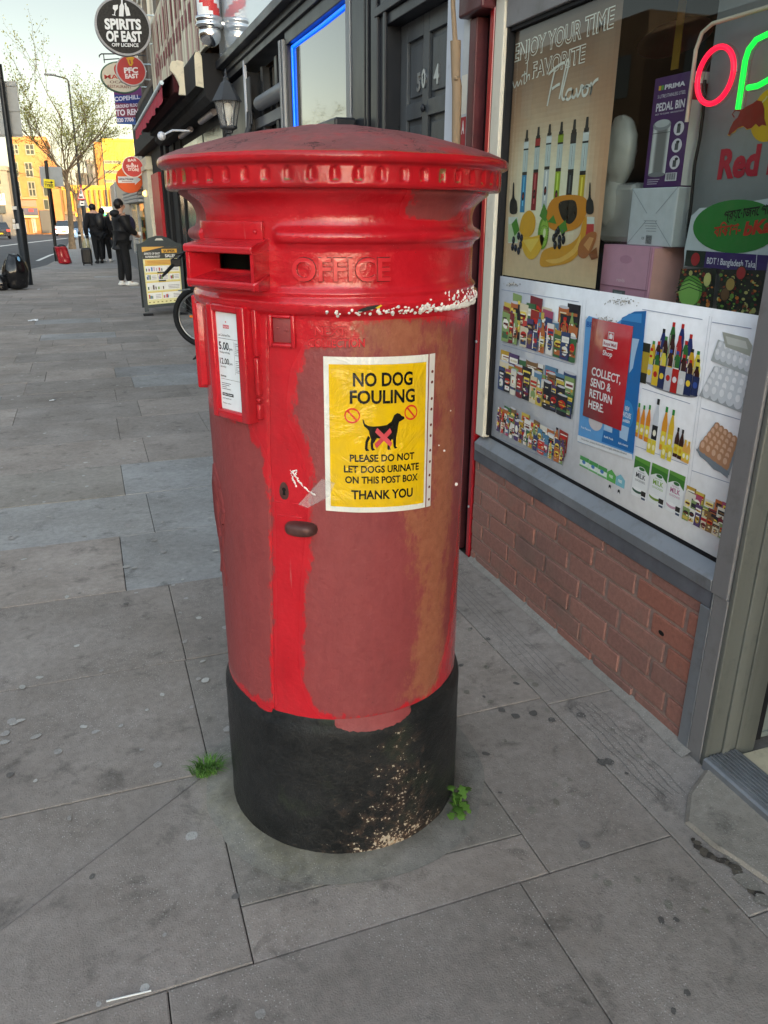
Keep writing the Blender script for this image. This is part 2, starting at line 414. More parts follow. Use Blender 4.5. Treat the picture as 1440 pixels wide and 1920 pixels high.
for i in range(len(rows) - 1):
    y0, y1 = rows[i], rows[i + 1]; x0 = joints.get(i, (.1 if i % 2 else .26) + rnd.uniform(-.05, .05))
    cuts = [x0]; x = x0
    while x > -6.5: x -= rnd.choice((.62, .9, .92, .95)) if i not in (7, 8) else 1.3; cuts.append(x)
    x = x0
    while x < EDGE_R:
        x += {5: .795, 6: .702, 7: .75}.get(i, rnd.choice((.6, .9))); cuts.append(min(x, EDGE_R if y0 < 8 else WALL_X))
        if cuts[-1] >= EDGE_R and y0 < 8: break
    cuts = sorted(set(cuts))
    if y0 >= 8 and cuts[-1] < WALL_X: cuts.append(WALL_X)
    for a, b in zip(cuts[:-1], cuts[1:]):
        if b - a < .05: continue
        col = rnd.choice(WARM)
        if i == 10 and a < .2: col = COOL[0]
        if i == 11 and a > 0: col = COOL[1]
        if i == 10 and a >= .1: col = COOL[1]
        if i == 11 and a < 0: col = (.31, .288, .26)
        if i in (13, 15, 16) and rnd.random() < .4: col = (.32, .325, .325)
        if i == 17 and a > 0: col = (.27, .27, .27)
        if rnd.random() < .06: col = COOL[1]
        poly = [(a, y0), (b, y0), (b, y1), (a, y1)]
        if i == 6 and a < .1:                                   # slab cut across on the skew beside the box
            A, B = (.16, 1.822), (-.60, 1.262)
            slab(clip(poly, A, B, 1), col); slab(clip(poly, A, B, -1), rnd.choice(WARM))
        elif i == 6 and a < .5:                                 # patched bay round the foot of the box
            slab([(a, y0), (b, y0), (b, 1.318), (a, 1.338)], WARM[2]); slab([(a, 1.338), (b, 1.318), (b, y1), (a, y1)], (.275, .255, .23))
        elif i == 7 and a > .1 and b < 1.0:
            slab(poly, (.275, .256, .236))
        else: slab(poly, col)
# worn, ribbed concrete margin along the foot of the shopfronts
mar = rnd
y = -2.4
for yb in (-.2, .93, 1.775, 2.9, 3.8, 5.0, 6.1, 7.2, 8.2):
    slab([(EDGE_R, y), (WALL_X + (.0 if y > 1.3 else .30), y), (WALL_X + (.0 if y > 1.3 else .30), yb), (EDGE_R, yb)], (.30, .277, .258)); 
    y = yb
for k in range(5):                                              # brushed grooves
    xx = EDGE_R + .05 + k * .022
    for (ya, yb) in ((1.30, 1.74), (1.80, 2.88)):
        n = 12; pts = [(xx + .004 * math.sin(j * 1.7 + k), ya + (yb - ya) * j / n) for j in range(n + 1)]
        pv.add([(x - .0012, y, .0024) for x, y in pts] + [(x + .0012, y, .0024) for x, y in pts], [(j, n + 1 + j, n + 2 + j, j + 1) for j in range(n)], False, (.20, .193, .185))
# mortar fillet against the wall
n = 40; fl = []
for j in range(n + 1):
    yy = 1.42 + (2.86 - 1.42) * j / n; w = .024 + .012 * noise.noise((yy * 6, 1, 0)) + .012 * (yy < 1.6)
    fl += [(WALL_X - w, yy, .003), (WALL_X - w * .5, yy, .008 + .004 * noise.noise((yy * 9, 2, 0))), (WALL_X + .004, yy, .02)]
pv.add(fl, [(3 * j + i, 3 * j + i + 1, 3 * j + i + 4, 3 * j + i + 3) for j in range(n) for i in range(2)], True, (.27, .26, .245))
# mortar collar round the box, swept with the trowel, mossy on one side
n = 90; vs_ = []; cs = []
for k in range(n):
    t = 2 * math.pi * k / n
    for j, rr in enumerate((.300, .318, .345, .385)):
        w = rr + (.02 * noise.noise((math.cos(t) * 2, math.sin(t) * 2, j)) if j else 0)
        vs_.append((BOXC.x + w * math.cos(t), BOXC.y + w * math.sin(t), (.012, .0075, .0045, .0012)[j]))
pv.add(vs_, [(4 * k + j, 4 * k + j + 1, 4 * ((k + 1) % n) + j + 1, 4 * ((k + 1) % n) + j) for k in range(n) for j in range(3)], True, (.25, .243, .225))
# trodden chewing gum, grit and scuffs
def blot(x, y, r, col, h=.0026, e=None):
    n = 11; e = e or rnd.uniform(.55, 1); a = rnd.uniform(0, 3.14); pts = []
    for k in range(n):
        t = 2 * math.pi * k / n; q = r * rnd.uniform(.82, 1.12); u, v = q * math.cos(t), q * e * math.sin(t)
        pts.append((x + u * math.cos(a) - v * math.sin(a), y + u * math.sin(a) + v * math.cos(a)))
    z0 = lie(y); pv.add([(x, y, z0 + h) for x, y in pts] + [(x, y, z0 + h + .0004)], [(k, (k + 1) % n, n) for k in range(n)], True, col)
for k in range(420):
    yy = 1.0 + 11 * rnd.random() ** 1.4; xx = rnd.uniform(-.25 - yy * .16, min(1.15, .55 + yy * .03))
    if (Vector((xx, yy)) - BOXC.xy).length < .40 or (xx > .2 and yy < 2.2 and rnd.random() < .5) or (yy < 1.9 and rnd.random() < .86): continue
    gcol = rnd.choice(((.50, .50, .48), (.46, .46, .44), (.41, .405, .39), (.38, .37, .36), (.36, .352, .34)))
    blot(xx, yy, rnd.uniform(.006, .017), gcol)
for k in range(60):
    blot(rnd.uniform(.9, 1.35), rnd.uniform(.8, 2.4), rnd.uniform(.006, .016), rnd.choice(((.22, .21, .18), (.12, .115, .11), (.26, .25, .22))))
for k in range(13): blot(rnd.uniform(-.5, 1.3), rnd.uniform(.85, 3.2), rnd.uniform(.006, .016), rnd.choice(((.16, .153, .146), (.19, .18, .17), (.14, .133, .127))), .0027)
# broken concrete apron in front of the shop door
ap = [foot(1290, 1490), foot(1283, 1545), foot(1335, 1590), foot(1390, 1625), foot(1440, 1660), foot(1500, 1720), foot(1560, 1690), foot(1440, 1545), foot(1325, 1440)]
mid = sum((Vector(p) for p in ap), Vector()) / len(ap)
vs_ = [(p.x, p.y, .003) for p in ap] + [tuple(Vector((p.x, p.y, .014)) * .93 + Vector((mid.x, mid.y, .014)) * .07) for p in ap]
pv.add(vs_, [(i, (i + 1) % 9, 9 + (i + 1) % 9, 9 + i) for i in range(9)] + [tuple(range(9, 18))], False, (.285, .268, .238))
for (px, py, rr) in ((1400, 1655, .030), (1432, 1690, .022), (1378, 1612, .024)):
    p = foot(px, py); blot(p.x, p.y, rr, (.24, .228, .205), .005, .8)
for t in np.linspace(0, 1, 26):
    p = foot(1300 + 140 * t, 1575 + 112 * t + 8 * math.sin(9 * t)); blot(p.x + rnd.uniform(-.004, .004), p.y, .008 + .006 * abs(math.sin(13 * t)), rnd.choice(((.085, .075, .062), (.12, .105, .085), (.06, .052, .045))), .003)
# far pavement past the build-out: one sheet each side
def strip(mb, pts, dz, col=None):
    """polygon strips given as pairs (left, right) down the street"""
    vs = []
    for (a, b) in pts: vs += [(a[0], a[1], lie(a[1]) + dz), (b[0], b[1], lie(b[1]) + dz)]
    mb.add(vs, [(2 * i, 2 * i + 1, 2 * i + 3, 2 * i + 2) for i in range(len(pts) - 1)], False, col)
yE = rows[-1]
strip(pv, [((-1.55, yE), (1.6, yE)), ((-1.15, 30), (1.6, 30)), ((-.85, 36), (1.6, 36)), ((-.9, 60), (1.6, 60)), ((-1.2, 100), (1.6, 100)), ((-2, 150), (2, 150))], .001, (.285, .274, .262))
strip(pv, [((-40, 60), (-13.2, 60)), ((-40, 112), (-11.2, 112)), ((-40, 150), (-9, 150))], .0, (.27, .26, .25))
# sides of the raised pavement at the kerb
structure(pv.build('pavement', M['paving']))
jt.add([(x, y, lie(y) - .008) for y in rows[::2] + [yE] for x in (-7, 1.9)], [(2 * i, 2 * i + 1, 2 * i + 3, 2 * i + 2) for i in range(len(rows[::2]))], False)
structure(jt.build('pavement_bed', M['joint']))
kb = MB(); kp = [(-8, yE), (-1.7, yE), (-1.28, 30), (-.98, 36), (-1.03, 60), (-1.33, 100), (-2.1, 150)]
for (a, b) in zip(kp[:-1], kp[1:]):
    a, b = Vector((*a, lie(a[1]))), Vector((*b, lie(b[1]))); d = (b - a).normalized(); w = Vector((-d.y, d.x, 0)) * -.14
    m_ = max(1, int((b - a).length / .9))
    for i in range(m_):
        p, q = a + (b - a) * (i / m_), a + (b - a) * ((i + .985) / m_); dn = Vector((0, 0, -.14)); up = Vector((0, 0, .004))
        kb.add([p + up, q + up, q + w + up, p + w + up, p + dn, q + dn, q + w + dn, p + w + dn], [(0, 1, 2, 3), (0, 4, 5, 1), (3, 2, 6, 7), (0, 3, 7, 4), (1, 5, 6, 2)])
structure(kb.build('kerb', M['kerbstone']))
rm = MB()
def roadline(pts, w):
    P = []
    for (px, py) in pts:
        z = 0
        for _ in range(30): p = at_z(px, py, z); z = lie(p.y) - .116
        P.append(p)
    for a, b in zip(P[:-1], P[1:]):
        d = (b - a).normalized(); s_ = Vector((-d.y, d.x, 0)) * w / 2; rm.add([a - s_, a + s_, b + s_, b - s_], [(0, 1, 2, 3)])
roadline([(-60, 471), (0, 461.5), (45, 456), (126, 446.5)], .32)
roadline([(70, 489), (95, 478), (124, 470)], .16)
roadline([(150, 440), (190, 432)], .25)
structure(rm.build('road_markings', M['roadpaint']))

# ------------------------------------------------------------------ weeds and litter
M['grass'] = plain('grass_blade', (.085, .19, .035), .6, var=.4, scale=30)
M['weed'] = plain('weed_leaf', (.085, .18, .03), .5, var=.3, scale=40)
gt = MB(); base = foot(388, 1448)
for k in range(230):
    a = rnd.uniform(0, 6.28); r0 = rnd.random() ** .7 * .036; L = rnd.uniform(.022, .055); lean = rnd.uniform(.2, 1.3)
    p = Vector((base.x + r0 * math.cos(a) * 1.1, base.y + r0 * math.sin(a) * .8, .0)); d = Vector((math.cos(a + rnd.uniform(-.7, .7)), math.sin(a + rnd.uniform(-.7, .7)), 0))
    w = Vector((-d.y, d.x, 0)) * rnd.uniform(.0009, .0018); m1 = p + d * L * .25 * lean + Vector((0, 0, L * .6)); m2 = p + d * L * .75 * lean + Vector((0, 0, L * (.95 - .3 * lean)))
    gt.add([p - w, p + w, m1 + w * .8, m1 - w * .8, m2], [(0, 1, 2, 3), (3, 2, 4)])
o = gt.build('grass_tuft', M['grass']); tag(o, 'tuft of bright green grass growing in the joint beside the post box base', 'grass')
wd = MB(); base = foot(862, 1528); base.z = 0
for k in range(17):
    a = rnd.uniform(0, 6.28); L = rnd.uniform(.022, .042); p0 = base + Vector((rnd.uniform(-.016, .012), rnd.uniform(-.012, .014), 0)); zz = rnd.uniform(.01, .085)
    p0 = p0 + Vector((-.004, 0, zz)); d = Vector((math.cos(a), math.sin(a), rnd.uniform(-.3, .4))); n_ = Vector((-d.y, d.x, 0)).normalized()
    L_, R_ = [], []; m_ = 7
    for j in range(m_ + 1):
        t = j / m_; w = .011 * math.sin(math.pi * min(1, t * .92 + .06)) * (1 + .38 * (-1) ** j); c = p0 + d * L * t + Vector((0, 0, -.012 * t * t)); L_.append(c + n_ * w); R_.append(c - n_ * w)
    wd.add(L_ + R_, [(j, j + 1, m_ + 2 + j, m_ + 1 + j) for j in range(m_)], True)
    wd.tube([base + Vector((0, 0, -.003)), p0], .0012, 5)
o = wd.build('weed_plant', M['weed']); tag(o, 'bright green leafy weed sprouting where the black base of the post box meets the paving', 'plant')
M['straw'] = plain('white_stick', '#d8dcdc', .4, var=.05); M['paper'] = plain('paper_scrap', '#c9ccd0', .7, var=.1, scale=40)
sb_ = MB(); a, b = foot(200, 1880), foot(284, 1860); sb_.tube([a + Vector((0, 0, .004)), b + Vector((0, 0, .004))], .0019, 8)
tag(sb_.build('lolly_stick', M['straw']), 'thin white paper stick lying along a paving joint', 'litter')
for (px, py, s_, lb) in ((62, 602, .07, 'crumpled pale paper scrap on the paving far beyond the post box'), (75, 543, .05, 'small white paper scrap on the paving near the black rubbish bags'), (98, 752, .022, 'tiny scrunched foil scrap on the paving left of the post box notice')):
    p = foot(px, py); s2 = MB(); m_ = 6; vv = []
    for j in range(m_ + 1):
        for i in range(m_ + 1): vv.append((p.x + (i / m_ - .5) * s_ * 2 + rnd.uniform(-1, 1) * s_ * .1, p.y + (j / m_ - .5) * s_ * 1.3, p.z + .006 + abs(noise.noise((i * .9, j * .8, px))) * s_ * .5))
    s2.add(vv, [(j * (m_ + 1) + i, j * (m_ + 1) + i + 1, (j + 1) * (m_ + 1) + i + 1, (j + 1) * (m_ + 1) + i) for j in range(m_) for i in range(m_)], False)
    tag(s2.build('paper_scrap', M['paper']), lb, 'litter')
# ------------------------------------------------------------------ pillar box
_D = BOXC.xy.length; _d0 = Vector((-BOXC.x, -BOXC.y, 0)) / _D; _rt = Vector((BOXC.y, -BOXC.x, 0)) / _D
def bpt(phi, r, z):                         # phi in degrees, 0 toward the viewer, + to the right hand
    p = R(phi); return BOXC + (_d0 * math.cos(p) + _rt * math.sin(p)) * r + Vector((0, 0, z))
def on_box(px, py, r):                      # photo point -> (phi, z) on the cylinder of radius r
    d = ray(px, py); A = d[0] ** 2 + d[1] ** 2; B = -2 * (d[0] * BOXC.x + d[1] * BOXC.y); c = BOXC.xy.length_squared - r * r
    q = max(0, B * B - 4 * A * c); t = (-B - q ** .5) / (2 * A); e = Vector((d[0] * t - BOXC.x, d[1] * t - BOXC.y, 0))
    return math.degrees(math.atan2(e.dot(_rt), e.dot(_d0))), CAM_H + t * d[2]
def cyl(r, phi0=0.0):                       # artwork wrapped on the cylinder: u = arc length from phi0, v = height, h = out
    return lambda u, v, h=0.0: bpt(phi0 + math.degrees(u / r), r + h, v)
def flat(phi0, r):                          # artwork on a flat plate tangent at phi0
    n = (_d0 * math.cos(R(phi0)) + _rt * math.sin(R(phi0))); t = (-_d0 * math.sin(R(phi0)) + _rt * math.cos(R(phi0)))
    return lambda u, v, h=0.0: BOXC + n * (r + h) + t * u + Vector((0, 0, v))
def mapbox(mb, xf, u0, u1, v0, v1, h0, h1, bev=.002, seg=2, nu=1):
    b = bmesh.new(); bmesh.ops.create_cube(b, size=1)
    if nu > 1: bmesh.ops.subdivide_edges(b, edges=[e for e in b.edges if abs(e.verts[0].co.x - e.verts[1].co.x) > .5], cuts=nu - 1)
    sx, sy, sz = u1 - u0, v1 - v0, h1 - h0
    for v in b.verts: v.co = Vector((v.co.x * sx, v.co.y * sy, v.co.z * sz))
    if bev: bmesh.ops.bevel(b, geom=[e for e in b.edges if e.is_manifold and e.calc_face_angle(0) > .5], offset=min(bev, .45 * min(sx, sy, sz)), segments=seg, affect='EDGES', profile=.5)
    vs = [xf(v.co.x + (u0 + u1) / 2, v.co.y + (v0 + v1) / 2, v.co.z + (h0 + h1) / 2) for v in b.verts]; fs = [tuple(v.index for v in f.verts) for f in b.faces]; b.free()
    return mb.add(vs, fs, bev > 0)

def box_paint(name, top=False):
    """layers of post-office red: attributes say where the coat has gone dull ('fade') and where it shows brown ('brown')"""
    k = NT(name)
    n1 = k.noise(9, 6, .65); n2 = k.noise(55, 5, .6); n3 = k.noise(26, 8, .75, stretch=(1, 1, .35)); nb = k.noise(16, 5, .6); nf = k.noise(150, 3, .6); n4 = k.noise(42, 8, .78, stretch=(1, 1, .6))
    red = k.mix((k.ramp(n1, 0, .3, .7), 0), (.43, .008, .016), (.54, .016, .026))
    dull = k.mix((k.ramp(n3, 0, .3, .72), 0), (.205, .036, .039), (.275, .052, .053)); dull = k.mix((k.ramp(n2, 0, .30, .75, (0, 0, 0), (.4, .4, .4)), 0), dull, (.29, .068, .067))
    brown = k.mix((k.ramp(n2, 0, .35, .7), 0), (.28, .092, .050), (.35, .125, .07))
    def mask(att, amp, soft):
        a = k.attr(att); s1 = k.math('MULTIPLY_ADD', (n3, 0), amp, -amp / 2); s2 = k.math('MULTIPLY_ADD', (n4, 0), amp * 1.1, -amp * .55)
        v = k.math('ADD', (a, 'Fac'), k.math('ADD', s1, s2)); return (k.ramp(v[0], 0, .5 - soft, .5 + soft), 0)
    c = k.mix(mask('fade', .55, .03), red, dull)
    c = k.mix(mask('brown', .9, .10), c, brown)
    chip = k.math('ADD', (n3, 0), k.math('MULTIPLY', (nf, 0), .12))
    c = k.mix((k.ramp(chip[0], 0, .765, .775), 0), c, (.10, .052, .032))
    if top: pass
    spk = k.voro(210); sel = k.noise(7, 2)
    c = k.mix(k.math('MULTIPLY', (k.ramp(spk, 0, .035, .05, (1, 1, 1), (0, 0, 0)), 0), (k.ramp(sel, 0, .56, .62), 0)), c, (.60, .50, .46))
    fl = k.voro(46); fs = k.noise(5, 4, .7); c = k.mix(k.math('MULTIPLY', (k.ramp(fl, 0, .045, .06, (.8, .8, .8), (0, 0, 0)), 0), (k.ramp(fs, 0, .5, .56), 0)), c, (.085, .020, .020))   # knocks through the top coat
    sc = k.noise(60, 3, .7, stretch=(1, 1, .07)); c = k.mix((k.ramp(sc, 0, .70, .78, (0, 0, 0), (.55, .55, .55)), 0), c, (.40, .15, .14)); gm = k.noise(3.4, 7, .7, stretch=(1, 1, .5)); c = k.mix((k.ramp(gm, 0, .52, .74, (0, 0, 0), (.42, .42, .42)), 0), c, (.13, .035, .034))
    k.base(c)
    fa = k.attr('fade'); k.l(k.ramp(fa, 'Fac', .3, .7, (.20, .20, .20), (.56, .56, .56)), 0, k.p, 'Roughness')
    k.set('Specular IOR Level', .35); k.l(k.ramp(fa, 'Fac', .3, .7, (.22, .35, .35), (0, 0, 0)), 0, k.p, 'Coat Weight'); k.set('Coat Roughness', .18)
    h = k.math('ADD', k.math('MULTIPLY', (nb, 0), 1.0), k.math('MULTIPLY', (n2, 0), .75)); k.bump(h, .55, .005)
    return k.m
M['box_red'] = box_paint('post_box_red')
def crackle():
    k = NT('flaking_cap_paint'); n1 = k.noise(10, 6, .65); n2 = k.noise(60, 4, .6); at = k.attr('fade')
    vo = k.voro(30, 'DISTANCE_TO_EDGE'); t = k.t
    w = k.n('ShaderNodeMix', data_type='VECTOR'); nn = k.noise(14, 4, .6); tc = k._tc
    w.inputs[0].default_value = .16; k.l(tc, 'Object', w, 4); k.l(nn, 1, w, 5); t.links.new(w.outputs[1], vo.inputs['Vector'])
    dull = k.mix((k.ramp(n1, 0, .35, .68), 0), (.21, .055, .058), (.33, .10, .10))
    dull = k.mix((k.ramp(n2, 0, .35, .72), 0), dull, (.20, .075, .073))
    dull = k.mix((k.ramp(k.noise(5, 6, .7), 0, .56, .66), 0), dull, (.40, .026, .030))
    red = k.mix((k.ramp(n1, 0, .3, .7), 0), (.37, .008, .014), (.46, .014, .021)); red = k.mix((k.ramp(k.noise(7, 7, .72), 0, .50, .72, (0, 0, 0), (.45, .45, .45)), 0), red, (.15, .022, .024))
    nz = k.noise(22, 6, .7); v = k.math('ADD', (at, 'Fac'), k.math('MULTIPLY_ADD', (nz, 0), .7, -.35))
    c = k.mix((k.ramp(v[0], 0, .46, .5), 0), red, (.22, .11, .035)); c = k.mix((k.ramp(v[0], 0, .52, .56), 0), c, dull)
    sel = k.ramp(k.noise(9, 4, .7), 0, .50, .60)
    crk = k.math('MULTIPLY', (k.ramp(vo, 0, .02, .06, (1, 1, 1), (0, 0, 0)), 0), (sel, 0)); crk = k.math('MULTIPLY', crk, (k.ramp(at, 'Fac', .5, .6), 0))
    c = k.mix(crk, c, (.045, .018, .016))
    ch = k.attr('chip'); cz = k.math('ADD', (ch, 'Fac'), k.math('MULTIPLY_ADD', (k.noise(70, 4, .7), 0), .8, -.4))
    c = k.mix((k.ramp(cz[0], 0, .62, .66), 0), c, (.20, .105, .045)); k.base(c)
    k.l(k.ramp(at, 'Fac', .4, .6, (.26, .26, .26), (.5, .5, .5)), 0, k.p, 'Roughness'); k.l(k.ramp(at, 'Fac', .4, .6, (.08, .08, .08), (0, 0, 0)), 0, k.p, 'Coat Weight'); k.set('Specular IOR Level', .3)
    h = k.math('SUBTRACT', k.math('MULTIPLY', (n2, 0), .5), k.math('MULTIPLY', crk, 1.5)); h = k.math('ADD', h, (k.noise(16, 5, .6), 0)); k.bump(h, .5, .004)
    return k.m
M['box_cap'] = crackle()
def black_base():
    k = NT('post_box_black'); n1 = k.noise(6, 6, .6); n2 = k.noise(34, 7, .72); n3 = k.noise(130, 4, .6); w = k.attr('wear')
    c = k.mix((k.ramp(n1, 0, .3, .7), 0), (.007, .008, .009), (.022, .023, .024)); c = k.mix((k.ramp(n2, 0, .45, .8, (0, 0, 0), (.5, .5, .5)), 0), c, (.040, .040, .040))
    mo = k.noise(5, 5, .6); c = k.mix((k.ramp(mo, 0, .56, .72, (0, 0, 0), (.55, .55, .55)), 0), c, (.040, .056, .028))
    v = k.math('ADD', (w, 'Fac'), k.math('MULTIPLY_ADD', (n2, 0), 1.5, -.75))
    c = k.mix((k.ramp(v[0], 0, .52, .80, (0, 0, 0), (.75, .75, .75)), 0), c, (.070, .042, .030))
    v2 = k.math('ADD', v, k.math('MULTIPLY_ADD', (n3, 0), 1.5, -.75)); c = k.mix((k.ramp(v2[0], 0, .80, .86), 0), c, k.mix((k.ramp(n3, 0, .4, .6), 0), (.34, .19, .09), (.46, .40, .31)))
    k.base(c); k.l(k.ramp(n1, 0, .3, .7, (.28, .28, .28), (.5, .5, .5)), 0, k.p, 'Roughness'); k.set('Specular IOR Level', .22)
    k.bump(k.math('ADD', (n2, 0), k.math('MULTIPLY', (k.noise(14, 4), 0), .8)), .8, .006); return k.m
M['box_black'] = black_base()
M['letter_red'] = plain('thick_red_gloss', (.60, .024, .034), .2, var=.12, scale=30, spec=.5, coat=.3)  # lighter than the body red, standing in for highlights on the letter edges
M['outline_shade_red'] = plain('painted_letter_shade', (.10, .008, .010), .5, var=.3, scale=20)  # dark red painted round the raised letters as shade for their relief
M['iron'] = plain('worn_iron_handle', '#5b3f3c', .38, .3, var=.3, scale=20, bump=.4, bscale=90)
M['slot_dark'] = plain('slot_dark', (.006, .006, .006), .9)

PB = thing('pillar_box', 'red cast iron post box with flaking domed cap and black base on the pavement', 'post box', (BOXC.x, BOXC.y, 0))
def poly_sd(p, poly):
    """signed distance in a plane, positive inside"""
    d = 1e9; ins = False; n = len(poly)
    for i in range(n):
        a, b = poly[i], poly[(i + 1) % n]; e = (b[0] - a[0], b[1] - a[1]); w = (p[0] - a[0], p[1] - a[1])
        t = max(0, min(1, (w[0] * e[0] + w[1] * e[1]) / (e[0] ** 2 + e[1] ** 2 + 1e-12))); d = min(d, math.hypot(w[0] - e[0] * t, w[1] - e[1] * t))
        if (a[1] > p[1]) != (b[1] > p[1]) and p[0] < (b[0] - a[0]) * (p[1] - a[1]) / (b[1] - a[1]) + a[0]: ins = not ins
    return d if ins else -d
K = .289 * math.pi / 180
FADE = [[(-110, 1.06), (-52, 1.06), (-40, 1.05), (-33, 1.0), (-30, .93), (-31, .7), (-34.5, .44), (-34, .40), (-110, .40)],
        [(-10.5, 1.215), (-16, 1.165), (-18, 1.10), (-17.5, 1.07), (-15.5, 1.055), (-11, .985), (-10, .93), (-10.4, .885), (-12, .826), (-14.6, .727), (-17, .545), (-16.5, .48), (-14, .43), (-9, .40), (2, .388), (18, .385), (42, .40), (54, .47), (60, .52), (70, .8), (85, 1.15), (95, 1.24), (60, 1.235), (30, 1.262), (10, 1.255), (8, 1.222)],
        [(95, 1.26), (180, 1.26), (250, 1.26), (250, .40), (95, .40)]]
BROWN = [[(8, 1.222), (10, 1.258), (30, 1.258), (37, 1.24), (50, 1.20), (55, 1.1), (58, .95), (56, .8), (54, .6), (52, .43), (44, .40), (30, .42), (36, .55), (38, .70), (33, .80), (28, .87), (43, .88), (43, 1.19), (8, 1.195)]]
def fade_at(phi, z):
    p = (phi * K, z); return max(0, min(1, .5 + 9 * max(poly_sd(p, [(a * K, b) for a, b in q]) for q in FADE)))
def brown_at(phi, z):
    p = (phi * K, z); return max(0, min(1, .5 + 6 * max(poly_sd(p, [(a * K, b) for a, b in q]) for q in BROWN)))
def smooth01(x): x = max(0, min(1, x)); return x * x * (3 - 2 * x)
def prof_r(prof, z):
    for (r0, z0), (r1, z1) in zip(prof[:-1], prof[1:]):
        if z0 <= z <= z1: return r0 + (r1 - r0) * ((z - z0) / max(1e-9, z1 - z0))
    return prof[-1][0] if z > prof[-1][1] else prof[0][0]
def attrs(o, **kw):
    for name, vals in kw.items():
        a = o.data.attributes.new(name, 'FLOAT', 'POINT'); a.data.foreach_set('value', vals)
def shell(name, phis, zs, rf, mat, skip=None):
    mb = MB(); m = len(phis); vs = [bpt(p, rf(p, z), z) for z in zs for p in phis]; fs = []
    for j in range(len(zs) - 1):
        for i in range(m):
            i2 = (i + 1) % m
            if skip and skip(phis[i], phis[i2], zs[j], zs[j + 1]): continue
            fs.append((j * m + i, j * m + i2, (j + 1) * m + i2, (j + 1) * m + i))
    mb.add(vs, fs, True); o = mb.build(name, mat, PB)
    return o, [(p, z) for z in zs for p in phis]
def lin_range(a, b, s): n = max(1, round((b - a) / s)); return [a + (b - a) * i / n for i in range(n)]
# --- main body: lower barrel and the banded neck in one casting
phis = lin_range(-110, -37, 1.4) + lin_range(-37, -24, .3) + lin_range(-24, 110, 1.2) + lin_range(110, 250, 4)
bodyP = [(.2890, .36), (.2890, 1.270), (.2935, 1.273), (.2985, 1.277), (.3025, 1.283), (.3045, 1.291), (.3025, 1.299), (.2970, 1.303), (.2960, 1.306), (.2985, 1.310), (.2975, 1.314), (.2925, 1.318), (.2905, 1.324), (.2903, 1.390), (.2930, 1.392), (.2935, 1.396), (.2975, 1.398), (.3035, 1.402), (.3060, 1.409), (.3040, 1.416), (.2975, 1.421), (.2905, 1.424), (.2880, 1.430), (.2865, 1.440), (.2870, 1.447), (.2895, 1.456), (.2940, 1.464), (.3010, 1.471), (.3085, 1.4765), (.3140, 1.480), (.3180, 1.484), (.3190, 1.492)]
zs = lin_range(.36, 1.262, .022) + [1.262] + [z for r, z in bodyP[1:]] + lin_range(1.324, 1.39, .0085)[1:]
zs = sorted(set(round(z, 5) for z in zs))
SLOT = -40.0
def seam(z): return -26.6 - (1.271 - z) * 8.0
def rf(p, z):
    r = prof_r(bodyP, z)
    if 1.390 < z < 1.4245: k = smooth01((abs(p - SLOT) - 16) / 5); r = .2885 + (r - .2885) * k     # the band stops either side of the slot
    if z < 1.268:
        d = abs(p - seam(z))
        if d < .5: r -= .0035 * (1 - d / .5)
        elif p < seam(z): r += .0015 * smooth01((seam(z) - p) / 1.2) * (p > -95)
        if seam(z) + 8.5 < p < seam(z) + 12: pass
    r += .0006 * noise.noise((p * .09, z * 16, 3)); return r
body, pz = shell('body', phis, zs, rf, M['box_red'], lambda a, b, c, d: SLOT - 15 < a < SLOT + 12 and 1.345 < (c + d) / 2 < 1.384)
attrs(body, fade=[max(fade_at(p, z) if z < 1.268 else 0, .9 if z > 1.4 and p < -60 else 0, .62 * smooth01((z - 1.425) / .02) * (.5 + noise.noise((p * .03, 5, z)))) for p, z in pz], brown=[brown_at(p, z) if z < 1.265 else 0 for p, z in pz])
# --- black base with rounded shoulder
bp = MB(); bprof = [(.304, -.01), (.303, .02), (.302, .10), (.3015, .25), (.3015, .335), (.3005, .348), (.2975, .358), (.2935, .366), (.2915, .373), (.2905, .383), (.2885, .386)]
zb = sorted(set([round(z, 4) for r, z in bprof] + [round(-.01 + .0175 * i, 4) for i in range(20)]))
pb_ = lin_range(-110, 250, 2.4)
base_o, pz = shell('base', pb_, zb, lambda p, z: prof_r(bprof, z) + .0022 * noise.noise((p * .06, z * 9, 1)) + .0009 * noise.noise((p * .3, z * 40, 2)), M['box_black'])
attrs(base_o, wear=[max(0, min(1, .71 - abs(p - 24) / 105 - z * .35 - max(0, z - .31) * 3 + .16 * (1 - smooth01(z / .07)))) for p, z in pz])
# --- overpainted red lip over the shoulder
lip = MB(); n = 40; vs_ = []
for i in range(n + 1):
    p = -4 + 36 * i / n; w = math.sin(math.pi * i / n) ** .5; zlo = .374 - .019 * w * (1 + .25 * noise.noise((i * .5, 0, 0)))
    for zz in (.388, .38, (zlo + .38) / 2, zlo): vs_.append(bpt(p, prof_r(bprof, zz) + .0016, zz))
lip.add(vs_, [(4 * i + j, 4 * i + j + 1, 4 * i + j + 5, 4 * i + j + 4) for i in range(n) for j in range(3)], True)
o = lip.build('paint_run', M['box_red'], PB); attrs(o, fade=[1.0] * len(vs_), brown=[0.0] * len(vs_))
